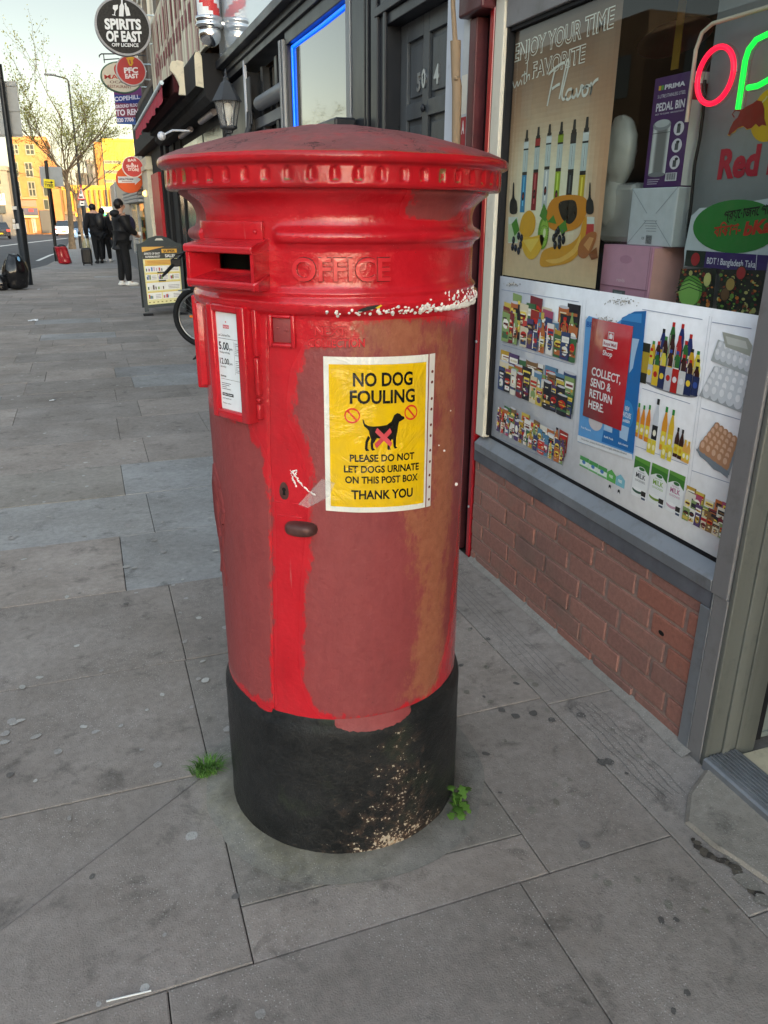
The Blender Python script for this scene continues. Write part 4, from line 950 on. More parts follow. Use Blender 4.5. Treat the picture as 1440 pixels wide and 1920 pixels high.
# upper storeys of this building and the wall over the shopfront
M['stock_brick'] = plain('brown_stock_brick', '#574438', .85, var=.35, scale=9, bump=.4, dirt=.4)
M['stone_trim'] = plain('grey_stone_trim', '#6f675e', .8, var=.2, scale=6, dirt=.4)
M['dark_pane'] = plain('upstairs_glass', (.03, .035, .04), .05, var=.2, spec=.8)
M['fascia_red'] = plain('shop_sign_red', '#7c1a1c', .35, var=.1, coat=.2)
def upper(parent, y0, y1, z0, z1, mat=None, bay=2.4):
    w = MB(); w.box((WALL_X + .04, y0 + .003, z0), (WALL_X + 30, y1 - .003, z1)); w.build('upper_wall', mat or M['stock_brick'], parent)  # unseen depth stretched far back to keep the low sun off the pavement
    n = max(1, int((y1 - y0) / bay)); st = MB(); 
    for i in range(n + 1):
        yy = y0 + .12 + (y1 - y0 - .24) * i / n; st.box((WALL_X - .03, yy - .11, z0 + .12), (WALL_X + .039, yy + .11, z1 - .3), .01)
    st.box((WALL_X - .16, y0 + .004, z1 - .298), (WALL_X + .039, y1 - .004, z1 + .05), .02); st.box((WALL_X - .10, y0 + .004, z0), (WALL_X + .039, y1 - .004, z0 + .118), .02)
    st.build('stone_pilaster', M['stone_trim'], parent)
    for i in range(n):
        yc = y0 + (y1 - y0) * (i + .5) / n
        for zz in np.arange(z0 + .9, z1 - 1.6, 2.7):
            f = MB(); f.box((WALL_X - .02, yc - .5, zz), (WALL_X + .0395, yc + .5, zz + .07), .01); f.box((WALL_X - .01, yc - .46, zz + .071), (WALL_X + .0395, yc - .40, zz + 1.5)); f.box((WALL_X - .01, yc + .40, zz + .071), (WALL_X + .0395, yc + .46, zz + 1.5)); f.box((WALL_X - .01, yc - .399, zz + .76), (WALL_X + .0395, yc + .399, zz + .81)); f.box((WALL_X - .02, yc - .5, zz + 1.501), (WALL_X + .0395, yc + .5, zz + 1.62), .01)
            fo = f.build('window_frame', M['cream_frame'], parent); q = MB(); q.quad((WALL_X + .03, yc - .399, zz + .071), (WALL_X + .03, yc + .399, zz + .071), (WALL_X + .03, yc + .399, zz + 1.5), (WALL_X + .03, yc - .399, zz + 1.5)); q.build('pane', M['dark_pane'], fo)
us = MB(); us.box((WALL_X - .02, -6, 2.151), (WALL_X + .039, 2.99, 3.2), .01); us.build('shop_sign_board', M['fascia_red'], CS)
upper(CS, -6, 3.0, 3.25, 10.5)
sd_ = MB(); sd_.box((WALL_X + .08, -6, 0), (WALL_X + .2, -1.02, 2.15)); sd_.build('flank_wall', M['dark_room'], CS)
# red post and dark recess at the end of the shop
rp = MB(); rp.box((X - .005, 2.880, .0), (X + .03, 2.912, 2.6), .006); rp.box((X + .010, 2.9125, .0), (X + .03, 2.940, 2.6), .004); rp.build('red_post', M['red_gloss'], CS)
rc = MB()
for (zz) in (.24, .96): rc.lathe([(.006, 0), (.006, -.004), (.003, -.006), (.0001, -.006)], (X - .005, 2.896, zz), 10, axis='X')
rc.build('post_bolt', M['alu'], CS)
rk = MB(); rk.box((X + .031, 2.876, -.01), (X + .10, 3.03, 2.6)); rk.build('recess_back', M['gasket'], CS)
mp = MB(); mp.box((X - .02, 2.985, .0), (X + .03, 3.045, 2.12), .004); mp.box((X - .055, 2.88, 2.125), (X + .03, 3.075, 2.22), .008); mp.build('maroon_pilaster', M['maroon'], CS)
# ------------------------------------------------------------------ what hangs and stands in the shop window
def uvp(XX):
    def q(px, py):
        p = at_x(px, py, XX); return (-p.y, p.z)
    return q
PX_ = 1.5015; xw = wall_xf(PX_); q = uvp(PX_)
def Q(pts): return [q(*p) for p in pts]
def bbox_uv(pts):
    a = Q(pts); return min(p[0] for p in a), min(p[1] for p in a), max(p[0] for p in a), max(p[1] for p in a)
def board(name, mat, xf, u0, v0, u1, v1, t, parent, col='#e8e8ea', h=0.0):
    b = MB(); b.cur = lin(col); mapbox(b, xf, u0, u1, v0, v1, h - t, h, .0006, 1); return b.build(name, mat, parent)
def wtext(mb, xf, t, p0, p1, ptop, h, col, bold=.02, shear=0.0, fq=None):
    """a line of lettering whose baseline runs p0..p1 in the photo and whose capitals reach ptop"""
    fq = fq or q; a, b, c = fq(*p0), fq(*p1), fq(*ptop); mb.text(xf, t, a[0], a[1], abs(c[1] - a[1]), abs(b[0] - a[0]), h, col, bold, 'L', shear, rise=(b[1] - a[1]) / (b[0] - a[0]))
# --- brown vaping poster
u0, v0 = -2.818, 1.229; u1, v1 = -2.168, 2.052
VP = thing('vape_poster', 'brown poster of six vape pens standing over fruit, reading ENJOY YOUR TIME', 'poster', (PX_, 2.49, 1.229))
sh = MB(); 
m_ = 26                                                          # the sheet's printed wash: pale halo behind the pens on brown
for j in range(m_ * 2):
    for i in range(m_):
        a = u0 + (u1 - u0) * i / m_; b = u0 + (u1 - u0) * (i + 1) / m_; c = v0 + (v1 - v0) * j / (2 * m_); d = v0 + (v1 - v0) * (j + 1) / (2 * m_)
        uc, vc = ((a + b) / 2 - u0) / (u1 - u0), ((c + d) / 2 - v0) / (v1 - v0); g1 = math.exp(-(((uc - .48) / .42) ** 4 + ((vc - .34) / .27) ** 2) * 1.2); g2 = max(0, 1 - vc / .16)
        brn = [.64 - .95 * max(0, vc - .45), .33 - .45 * max(0, vc - .45), .18 - .20 * max(0, vc - .45)]; brn = [max(.08, x) for x in brn]
        cr = (.95, .87, .66); sand = (.80, .58, .36)
        k1 = min(1, g1 * 1.15 + .06 * noise.noise((uc * 5, vc * 6, 1))); k1 = max(0, k1); col = [x * (1 - k1) + y * k1 for x, y in zip(brn, cr)]; col = [x * (1 - g2) + y * g2 for x, y in zip(col, sand)]
        sh.arect(xw, a, c, b, d, 0, tuple(col))
sh.build('sheet', PRINT, VP)
pt = MB(); L0 = .0006
pens = [((213, 1062), (235, 650), '#2e86b8', '#d9dde0'), ((270, 1052), (291, 635), '#8f1d25', '#a8242c'), ((325, 1035), (347, 622), '#c9cdd2', '#dfe3e6'), ((381, 1062), (405, 610), '#9db52c', '#8aa31f'), ((441, 1085), (470, 598), '#22262b', '#2a2d33'), ((498, 1112), (533, 585), '#c9ae22', '#d8dadb')]
def z5(x, y): return q(900 + x * .375, y * .375)
for (bx, by), (tx, ty), c1, c2 in pens:
    a = z5(bx, by); b = z5(tx, ty); H = b[1] - a[1]; w = .0165; uc = (a[0] + b[0]) / 2
    def seg(f0, f1, wd, col, hh=0): pt.arect(xw, uc - wd, a[1] + H * f0, uc + wd, a[1] + H * f1, L0 + hh, col)
    seg(0, .46, w, c1); seg(.08, .44, w * .25, [min(255, int(v) + 60) for v in bytes.fromhex(c1[1:])], .0001); seg(.46, .50, w, '#15171a'); seg(.50, .76, w, '#c4d0d2'); seg(.52, .74, w * .25, '#f0f4f4', .0001); seg(.52, .74, w * .1, '#6b7578', .0002); seg(.76, .78, w, '#1b1d20'); seg(.78, .87, w, c2); seg(.86, .90, w * .8, '#202226')
    pt.art(xw, [(uc - w * .55, a[1] + H * .89), (uc + w * .55, a[1] + H * .89), (uc + w * .38, a[1] + H), (uc - w * .38, a[1] + H)], L0 + .0001, '#24272b')
    pt.adisc(xw, uc, a[1] + H * .2, w * .5, w * .9, L0 + .0003, '#101215'); pt.adisc(xw, uc, a[1] + H * .2, w * .3, w * .4, L0 + .0004, '#8a3038')
def zd(x, y, rx, ry, col, hh, n=18, parent=pt):
    a = z5(x, y); s_ = .375 * .0018; parent.adisc(xw, a[0], a[1], rx * s_ * 1.15, ry * s_, L0 + hh, col, n)
def zp(pts, col, hh):
    P = [Vector(z5(*p)) for p in pts]; n = len(P); out = []
    for i in range(n):
        p0, p1, p2, p3 = P[i - 1], P[i], P[(i + 1) % n], P[(i + 2) % n]; k = 4 if n > 4 else 1
        for t in np.linspace(0, 1, k + 1)[:-1]: out.append(.5 * ((2 * p1) + (p2 - p0) * t + (2 * p0 - 5 * p1 + 4 * p2 - p3) * t * t + (3 * p1 - p0 - 3 * p2 + p3) * t ** 3) if k > 1 else p1)
    pt.art(xw, [tuple(v) for v in out], L0 + hh, col)
zp([(330, 1080), (360, 1000), (430, 975), (520, 985), (540, 1040), (500, 1130), (420, 1160), (350, 1140)], '#d98a1f', .0006); zp([(395, 1020), (440, 1000), (480, 1010), (485, 1080), (450, 1120), (410, 1090)], '#1d1712', .0007)
for k in range(16): zd(405 + (k * 37) % 75, 1015 + (k * 23) % 90, 6, 8, '#4b3a2a', .0008, 8)
zp([(305, 1330), (312, 1262), (360, 1235), (440, 1225), (495, 1180), (512, 1120), (535, 1080), (530, 1170), (500, 1260), (450, 1310), (380, 1328)], '#dd9b2a', .0009); zp([(330, 1300), (400, 1290), (470, 1240), (505, 1170), (490, 1250), (430, 1300), (370, 1318)], '#efb95a', .0010)
zp([(200, 1150), (215, 1080), (250, 1052), (278, 1090), (270, 1160), (230, 1190)], '#e3a72c', .0010); zp([(208, 1192), (260, 1185), (322, 1178), (300, 1260), (260, 1298), (225, 1270)], '#e9b433', .0012); zp([(215, 1200), (300, 1190), (255, 1262)], '#f3cd5e', .0013)
zd(318, 1165, 46, 80, '#6f9a2b', .0011, 26); zd(322, 1165, 36, 66, '#9cc04a', .0012, 26); zd(324, 1165, 12, 22, '#e4ecb8', .0013)
for k in range(18): zd(323 + 20 * math.cos(k * .35), 1165 + 37 * math.sin(k * .35), 2.5, 4, '#22301a', .0014, 6)
for k, (x, y) in enumerate([(372, 1190), (395, 1150), (400, 1195), (418, 1160), (378, 1225), (420, 1200), (400, 1225), (385, 1165)]): zd(x, y, 15, 21, '#12131a', .0013 + .00005 * k); zd(x - 3, y - 6, 4, 6, '#5d6880', .0018, 8)
for k, (x, y) in enumerate([(170, 1200), (195, 1180), (180, 1240), (205, 1225), (165, 1235), (195, 1255), (210, 1190)]): zd(x, y, 15, 20, '#15182a', .0013 + .00005 * k); zd(x - 3, y - 6, 4, 6, '#56638c', .0018, 8)
for pts in ([(300, 1080), (322, 1015), (340, 1060), (330, 1110)], [(160, 1120), (185, 1090), (200, 1150), (175, 1180)], [(395, 1130), (430, 1100), (440, 1150), (410, 1170)], [(340, 1110), (370, 1075), (385, 1120)]): zp(pts, '#4f8a2e', .0015)
zp([(500, 1215), (545, 1165), (585, 1165), (570, 1230), (530, 1290), (493, 1275)], '#b0693a', .0013); zp([(520, 1225), (550, 1185), (572, 1190), (545, 1255)], '#d99a62', .0014); zp([(545, 1270), (585, 1235), (592, 1290), (560, 1300)], '#8c4f2a', .0014)
for (x, c) in ((168, '#c7d6b0'), (550, '#c23a3a')):
    zp([(x - 24, 1085), (x + 24, 1085), (x + 22, 1215), (x - 26, 1215)], '#dfe2dc', .0007); zp([(x - 24, 1120), (x + 22, 1120), (x + 20, 1210), (x - 26, 1210)], c, .0008); zp([(x - 16, 1065), (x + 18, 1065), (x + 18, 1010), (x + 6, 985), (x + 5, 920), (x - 1, 918), (x - 6, 985), (x - 16, 1010)], '#1d1f22', .0009)
pt.build('picture', PRINT, VP)
le = MB()
for t, a, b, c in (('ENJOY YOUR TIME', (965, 115.5), (1151, 50), (967, 83)), ('FAVORITE', (998, 147), (1097, 115), (1000, 117))):
    wtext(le, xw, t, a, b, c, .0010, '#f4eee6', .040); wtext(le, xw, t, a, b, c, .0014, '#7a563f', -.006)
def script(pts_list, w, col='#ece7e0'):
    for p in pts_list:
        P = [Vector(z5(*a)) for a in p]; out = []
        for i in range(len(P) - 1):                                # Catmull-Rom
            p0, p1, p2, p3 = P[max(0, i - 1)], P[i], P[i + 1], P[min(len(P) - 1, i + 2)]
            for t in np.linspace(0, 1, 7)[:-1]: out.append(.5 * ((2 * p1) + (p2 - p0) * t + (2 * p0 - 5 * p1 + 4 * p2 - p3) * t * t + (3 * p1 - p0 - 3 * p2 + p3) * t ** 3))
        out.append(P[-1]); le.stroke(xw, out, w, .0016, col)
script([[(338, 530), (348, 480), (365, 400), (378, 345)], [(345, 372), (372, 345), (410, 318), (428, 312)], [(362, 445), (385, 428), (402, 420)], [(398, 495), (412, 430), (428, 350), (440, 300), (446, 320), (428, 400), (412, 470), (418, 498), (432, 485)],
        [(462, 445), (442, 452), (430, 485), (444, 498), (460, 475), (466, 448), (462, 480), (472, 488), (484, 465)], [(484, 440), (490, 482), (505, 450), (510, 428), (524, 440)], [(532, 430), (515, 450), (518, 478), (535, 470), (542, 442), (532, 430), (556, 428)], [(556, 412), (560, 440), (552, 475), (562, 430), (578, 405), (594, 395)]], .0085)
script([[(165, 405), (175, 438), (188, 408), (192, 430), (206, 398)], [(210, 402), (210, 425)], [(226, 355), (222, 415), (230, 412)], [(212, 378), (236, 366)], [(240, 310), (234, 405), (240, 380), (250, 375), (248, 400)]], .0050); le.adisc(xw, *z5(212, 382), .003, h=.0016, col='#ece7e0')
le.build('lettering', PRINT, VP)

# --- white board of groceries
WB = thing('grocery_board', 'white printed board of groceries, bottles, milk and eggs filling the lower shop window', 'poster', (PX_, 2.14, .586))
PX_ = 1.4915; q = uvp(PX_)                                  # the board is stuck on the outside of the pane
xb = wall_xf(PX_)
b0 = board('board', PRINT_GLOSS, xb, -2.785, .591, -1.448, 1.2255, .0010, WB, '#e6e9ee')
gp = MB(); rp_ = random.Random(21); step = .000012
PAL = ['#9c2f28', '#c09a34', '#cfb752', '#34456f', '#3f6b45', '#e0dacb', '#7a2a33', '#b8693a', '#55406a', '#e8e6e0', '#25262e', '#86a062', '#a84f6c', '#5a86a3', '#80613f', '#c9433a', '#d8cdb0']
lay = [.0012]
def nxt(): lay[0] += step; return lay[0]
def item(u, v, w, hgt, kind):
    c = rp_.choice(PAL); c2 = rp_.choice(PAL); c3 = rp_.choice(['#f4f1e6', '#f0d85a', '#c8231c', '#1d1f2a'])
    R_ = lambda a, b, c_, d, col: gp.arect(xb, u + w * a, v + hgt * b, u + w * c_, v + hgt * d, nxt(), col)
    if kind == 'bottle':
        gp.art(xb, [(u, v), (u + w, v), (u + w, v + hgt * .58), (u + w * .68, v + hgt * .8), (u + w * .68, v + hgt * .95), (u + w * .32, v + hgt * .95), (u + w * .32, v + hgt * .8), (u, v + hgt * .58)], nxt(), c); R_(.28, .91, .72, 1, c3); R_(0, .2, 1, .5, c2); R_(.15, .28, .85, .42, c3); R_(.1, .05, .22, .6, '#ffffff')
    elif kind == 'can':
        R_(0, .03, 1, .97, c); gp.adisc(xb, u + w / 2, v + hgt * .97, w / 2, hgt * .05, nxt(), '#c9cbd0', 14); gp.adisc(xb, u + w / 2, v + hgt * .03, w / 2, hgt * .05, nxt(), c, 14); gp.adisc(xb, u + w / 2, v + hgt * .55, w * .34, hgt * .18, nxt(), c3, 12); R_(0, .2, 1, .3, c2)
    elif kind == 'pouch':
        gp.art(xb, [(u + w * .06, v), (u + w * .94, v + hgt * .02), (u + w, v + hgt * .96), (u + w * .02, v + hgt)], nxt(), c); gp.adisc(xb, u + w * .5, v + hgt * .6, w * .38, hgt * .16, nxt(), c3, 12); R_(.15, .12, .85, .34, c2); R_(.22, .55, .8, .64, '#5a1512')
    else:
        R_(0, 0, 1, 1, c); R_(.1, .62, .9, .84, c3); R_(.18, .68, .8, .76, c2); gp.adisc(xb, u + w * .5, v + hgt * .32, w * .3, hgt * .18, nxt(), c2, 12); R_(.86, 0, 1, 1, [int(x * .7) for x in bytes.fromhex(c[1:])])
def item(u, v, w, hgt, kind, plain_item=item):
    plain_item(u, v, w, hgt, kind); R_ = lambda a, b, c_, d, col: gp.arect(xb, u + w * a, v + hgt * b, u + w * c_, v + hgt * d, nxt(), col)
    for k in range(rp_.randrange(3, 6)): y = rp_.uniform(.08, .8); R_(rp_.uniform(.08, .3), y, rp_.uniform(.45, .92), y + rp_.uniform(.02, .05), rp_.choice(['#f4f0e4', '#2a2220', '#c8a23a', '#7a1a1a', '#e8e0c0']))
    for k in range(3): gp.adisc(xb, u + w * rp_.uniform(.2, .8), v + hgt * rp_.uniform(.1, .6), w * rp_.uniform(.06, .16), hgt * rp_.uniform(.03, .07), nxt(), rp_.choice(['#f2e6c0', '#6a3a1a', '#b5301f', '#3f6a2a', '#e0a030']), 7)
def cluster(xl, yt, yb, xr, rows, n, kinds, hs, slope=0.0):
    lay[0] = .0012
    (ua, vb), (_, va) = q(xl, yt), q(xl, yb); ub = q(xr, yb + (yb - 396) * (xr - xl) / (xl - 150))[0]; W_ = ub - ua; H_ = vb - va
    for r in range(rows):
        base = vb - H_ * (.52 + .48 * (r + 1) / rows); k = n + r
        xs_ = list(range(k)); rp_.shuffle(xs_)
        for i in xs_:
            w = W_ / k * rp_.uniform(.85, 1.35); hh = H_ * hs * rp_.uniform(.6, 1.08); kd = rp_.choice(kinds)
            if kd == 'bottle': w *= .62; hh *= 1.15
            uu = ua + W_ * i / k; uu = min(uu, ub - w); item(uu, max(va, base + slope * (uu - ua) + rp_.uniform(-.01, .01) * H_), w, min(hh, vb - base), kd)
cluster(947, 545, 640, 1080, 4, 8, ['box', 'pouch', 'can', 'bottle', 'pouch'], .60); cluster(940, 655, 730, 1074, 4, 8, ['box', 'box', 'pouch', 'can'], .62); cluster(936, 752, 808, 1061, 4, 11, ['bottle', 'bottle', 'box', 'can', 'pouch'], .62)
# round tray of drinks
lay[0] = .0012
ua = q(1209, 712)[0]; ub = q(1307, 740)[0]; va = q(1258, 735)[1]; vb = q(1258, 622)[1]
gp.adisc(xb, (ua + ub) / 2, va + .012, (ub - ua) * .52, .016, nxt(), '#7a7f88', 30)
for r in range(4):
    k = 8 - (r == 0) * 2
    for i in range(k):
        t = (i + .5) / k; uu = ua + (ub - ua) * t - .009; arch = math.sin(math.pi * t); w = .023
        vv = va + (vb - va) * ((.38, .26, .12, .0)[r] * arch + .07 * (1 - arch)); hh = (.135, .12, .10, .066)[r] * (.72 + .28 * arch)
        col = rp_.choice(['#3a1410', '#b8292a', '#2c6b2e', '#d8a818', '#1f2f6b', '#3a1410', '#e0d04a']); cap_ = rp_.choice(['#2a4fa0', '#111318', '#3c8f3c', '#c8231c'])
        if r < 3:
            gp.art(xb, [(uu, vv), (uu + w, vv), (uu + w, vv + hh * .70), (uu + w * .72, vv + hh * .88), (uu + w * .28, vv + hh * .88), (uu, vv + hh * .70)], nxt(), col); gp.arect(xb, uu + w * .26, vv + hh * .87, uu + w * .74, vv + hh * .96, nxt(), cap_)
            gp.arect(xb, uu, vv + hh * .25, uu + w, vv + hh * .5, nxt(), rp_.choice(['#c8231c', '#1d2b57', '#f2efe4', '#3f8f35', '#e2be2c'])); gp.adisc(xb, uu + w / 2, vv + hh * .38, w * .3, w * .3, nxt(), rp_.choice(['#e8e8ea', '#b8231c', '#2f4fa0']), 10); gp.arect(xb, uu + w * .1, vv + hh * .05, uu + w * .22, vv + hh * .7, nxt(), '#c9bdb4')
        else:
            gp.arect(xb, uu, vv, uu + w * 1.15, vv + hh, nxt(), rp_.choice(['#1d2b57', '#c4c6cc', '#b8231c', '#3f8f35', '#e2be2c', '#d9d9d6'])); gp.adisc(xb, uu + w * .55, vv + hh * .55, w * .38, w * .38, nxt(), rp_.choice(['#e8e8ea', '#b8231c', '#2f4fa0', '#f0d03a']), 10)
# dark bottle half hidden by the blue sheet, then orange juices
ua, va, ub, vb = bbox_uv([(1200, 640), (1212, 720)]); gp.arect(xb, ua, va, ub, vb, nxt(), '#2b2a1c'); gp.arect(xb, ua, va + .03, ub, va + .09, nxt(), '#b59a2b')
ua = q(1190, 812)[0]; ub = q(1291, 855)[0]; va = q(1230, 838)[1] - .012; vb = q(1229, 752)[1]
for i, (t, hh, c, cp_, wd) in enumerate([(0, .74, '#e08a1c', '#2f8f3a', .018), (.10, .74, '#e08a1c', '#2f8f3a', .018), (.20, .80, '#e08a1c', '#2f8f3a', .019), (.33, 1.0, '#d4dae0', '#15171c', .024), (.50, .92, '#e59a24', '#2f8f3a', .022), (.62, .92, '#e2ba2c', '#2f8f3a', .022), (.75, .62, '#3d1d10', '#15171c', .018), (.83, .62, '#3d1d10', '#15171c', .018), (.90, .45, '#e8b050', '#e2ba2c', .017), (.96, .45, '#e8b050', '#e2ba2c', .017)]):
    u_ = ua + (ub - ua) * t; H_ = (vb - va) * hh; v_ = va + .02 - .018 * t; w = wd
    gp.art(xb, [(u_, v_), (u_ + w, v_), (u_ + w, v_ + H_ * .6), (u_ + w * .66, v_ + H_ * .85), (u_ + w * .34, v_ + H_ * .85), (u_, v_ + H_ * .6)], nxt(), c); gp.arect(xb, u_ + w * .27, v_ + H_ * .85, u_ + w * .73, v_ + H_ * .97, nxt(), cp_)
    gp.arect(xb, u_, v_ + H_ * .12, u_ + w, v_ + H_ * .42, nxt(), '#1b1d22' if c == '#d4dae0' else '#e8d23c'); gp.adisc(xb, u_ + w / 2, v_ + H_ * .26, w * .3, w * .4, nxt(), '#f5f0d8' if c != '#3d1d10' else '#d8a818', 10)
for t in (.28, .36, .55, .66): u_ = ua + (ub - ua) * t; gp.arect(xb, u_, va - .012, u_ + .018, va + .03, nxt(), '#e2cf3a'); gp.adisc(xb, u_ + .009, va + .008, .006, .009, nxt(), '#f6efb8', 10)
# milk cartons
lay[0] = .0012
for (x0, y0, x1, y1, xb_, yb_, tint, txt) in ((1192, 854, 1221, 864, 1184, 930, '#3a5c4a', '#1f2733'), (1224, 867, 1255, 879, 1217, 944, '#7a9a3a', '#7fae2e'), (1257, 881, 1287, 892, 1250, 960, '#c9a3b4', '#b55a86')):
    (ua, vb), ub, va = q(x0, y0), q(x1, y1)[0], q(xb_, yb_)[1]; W_ = ub - ua; H_ = vb - va; lo = va + .006
    gp.art(xb, [(ua, lo), (ub, lo), (ub, vb), (ua, vb)], nxt(), '#e9ebea'); gp.art(xb, [(ua, vb - H_ * .30), (ua + W_ * .3, vb - H_ * .22), (ua + W_ * .5, vb - H_ * .20), (ua + W_ * .75, vb - H_ * .25), (ub, vb - H_ * .34), (ub, vb), (ua, vb)], nxt(), '#3e7a2c'); gp.art(xb, [(ua, vb - H_ * .08), (ub, vb - H_ * .12), (ub, vb), (ua, vb)], nxt(), '#5f9a3c')
    gp.adisc(xb, ua + W_ * .52, vb - H_ * .25, W_ * .22, H_ * .05, nxt(), '#e9ebea'); gp.adisc(xb, ua + W_ * .52, vb - H_ * .25, W_ * .19, H_ * .04, nxt(), '#2d6b35'); gp.text(xb, 'MILK', ua + W_ * .5, lo + H_ * .47, H_ * .12, W_ * .62, nxt(), txt, .02, 'C'); gp.text(xb, 'GOODNESS', ua + W_ * .5, lo + H_ * .38, H_ * .05, W_ * .66, nxt(), txt, .0, 'C'); gp.text(xb, 'NATURAL' if tint == '#c9a3b4' else 'ORGANIC', ua + W_ * .5, lo + H_ * .61, H_ * .035, W_ * .45, nxt(), txt, .0, 'C')
    gp.adisc(xb, ua + W_ * .4, lo + H_ * .16, W_ * .34, H_ * .07, nxt(), tint); gp.adisc(xb, ua + W_ * .4, lo + H_ * .19, W_ * .30, H_ * .04, nxt(), '#f2f3f2'); gp.arect(xb, ua + W_ * .66, lo + H_ * .08, ua + W_ * .95, lo + H_ * .2, nxt(), '#2a2622'); gp.arect(xb, ua + W_ * .7, lo, ua + W_ * .95, lo + H_ * .05, nxt(), '#3b4a66')
# small faded packs under the blue sheet
for i in range(5):
    ua, va, ub, vb = bbox_uv([(1089 + 17 * i, 853 + 9 * i), (1102 + 17 * i, 880 + 9 * i)])
    if i < 3: gp.arect(xb, ua, va, ub + .004, vb, nxt(), '#dce8df'); gp.arect(xb, ua, vb - .014, ub + .004, vb, nxt(), '#4f9a55'); gp.adisc(xb, (ua + ub) / 2, (va + vb) / 2, .010, .006, nxt(), '#4a78b5'); gp.arect(xb, ua, va, ub + .004, va + .006, nxt(), '#6fb06f')
    else:
        c = '#5fae55' if i == 3 else '#7fbccb'; gp.art(xb, [(ua, va), (ub + .003, va), (ub + .003, vb - .008), ((ua + ub) / 2, vb + .006), (ua, vb - .008)], nxt(), c); gp.text(xb, 'FREE', (ua + ub) / 2, (va + vb) / 2 - .004, .009, .019, nxt(), '#f2f6f2', .02, 'C'); gp.adisc(xb, (ua + ub) / 2, va - .018, .006, .008, nxt(), '#22252a'); gp.adisc(xb, (ua + ub) / 2, va - .023, .004, .004, nxt(), '#e8e8e8', 8)
# trays of eggs: photographs of white eggs in clear boxes and brown eggs on a grey tray
def eggs(A, B, C_, D_, ni, nj, col, hi_, tray, r):
    """a raking tray A near-left, B near-right, C far-right, D far-left in photo points"""
    A, B, C_, D_ = (Vector(q(*p)) for p in (A, B, C_, D_)); gp.art(xb, [tuple(A + Vector((-.008, -.012))), tuple(B + Vector((.008, -.016))), tuple(C_ + Vector((.008, 0))), tuple(D_ + Vector((-.005, .004)))], nxt(), tray)
    for j in range(nj)[::-1]:
        for i in range(ni):
            s, t = (i + .5) / ni, (j + .5) / nj; p = (A * (1 - s) + B * s) * (1 - t) + (D_ * (1 - s) + C_ * s) * t; k = 1 - .25 * t
            gp.adisc(xb, p.x, p.y, r * k, r * 1.32 * k, nxt(), col, 14); gp.adisc(xb, p.x - r * .22 * k, p.y + r * .35 * k, r * .5 * k, r * .62 * k, nxt(), hi_, 10)
eggs((1317, 735), (1392, 762), (1405, 700), (1342, 690), 5, 4, '#d6dade', '#f0f2f4', '#a9afb2', .0165)
eggs((1340, 668), (1408, 695), (1412, 660), (1350, 640), 6, 2, '#d6dade', '#eef0f2', '#b4baba', .0135)
gp.art(xb, Q([(1356, 622), (1404, 634), (1412, 648), (1408, 668), (1362, 650)]), nxt(), '#a9aca0'); gp.art(xb, Q([(1362, 630), (1400, 640), (1404, 655), (1366, 645)]), nxt(), '#c7cac2')
eggs((1312, 838), (1366, 878), (1384, 825), (1345, 795), 5, 5, '#b98865', '#d9b193', '#8f969c', .0150)
gp.art(xb, Q([(1306, 840), (1368, 884), (1366, 897), (1352, 885), (1340, 880), (1328, 866), (1314, 855)]), nxt(), '#7d868e')
cluster(1291, 897, 978, 1370, 4, 5, ['box', 'pouch', 'pouch', 'box'], .5)
gp.build('picture', PRINT, WB)
ln = MB()
for a, b in (((941, 543), (1086, 566)), ((942, 646), (1076, 684)), ((938, 730), (1066, 778)), ((935, 822), (1056, 872)), ((1205, 580), (1318, 599)), ((1205, 728), (1295, 757)), ((1192, 836), (1290, 872)), ((1336, 604), (1410, 616)), ((1316, 765), (1392, 788)), ((1298, 882), (1376, 908)), ((1305, 942), (1345, 962))):
    ln.stroke(xb, Q([a, b]), .0017, .0016, '#8b97b3')
for a, b in (((1094, 562), (1072, 845)), ((1100, 563), (1080, 815)), ((1331, 593), (1280, 968)), ((1336, 594), (1286, 970))): ln.stroke(xb, Q([a, b]), .0010, .0014, '#aab0bc')
ln.build('ruled_line', PRINT, WB)
# torn adhesive and scuffs along the top edge
sc = MB(); rs_ = random.Random(14)
for (cx_, cy_, w_, h_) in ((1165, 565, 24, 6), (962, 533, 12, 3), (1130, 600, 26, 7)):
    for k in range(60):
        a = q(cx_ + rs_.gauss(0, w_ * .5), cy_ + rs_.gauss(0, h_ * .5)); sc.adisc(xb, a[0], a[1], rs_.uniform(.001, .005), rs_.uniform(.001, .003), .0017 + .00001 * k, rs_.choice(['#b9b6ae', '#8e8b84', '#6f6c68', '#d8d6d0']), 6)
sc.build('glue_residue', PRINT, WB)

# --- torn blue sheet and the red mail notice over it
x2 = wall_xf(1.4874); q2 = uvp(1.4874)
BL = thing('blue_poster', 'torn blue advertising sheet half hidden by the red notice', 'poster', (1.4874, 2.04, .747))
bs = MB(); A_ = lambda pts: [q2(*p) for p in pts]
bs.art(x2, A_([(1098, 600), (1104, 592), (1122, 598), (1140, 612), (1158, 604), (1172, 594), (1190, 584), (1212, 583), (1186, 862), (1083, 828), (1086, 790)]), 0, '#5f9fd8')
bs.art(x2, A_([(1166, 596), (1190, 584), (1212, 583), (1188, 850), (1128, 828), (1135, 790)]), .0004, '#1d6cb0'); bs.art(x2, A_([(1180, 588), (1204, 588), (1203, 606), (1164, 600)]), .0008, '#3f8fd2')
for p in ([(1186, 634), (1199, 636), (1191, 668), (1187, 690), (1180, 700)], [(1136, 780), (1150, 785), (1148, 812), (1132, 806)], [(1162, 795), (1180, 802), (1176, 828), (1162, 820)]): bs.art(x2, A_(p), .0008, '#a9c9e6')
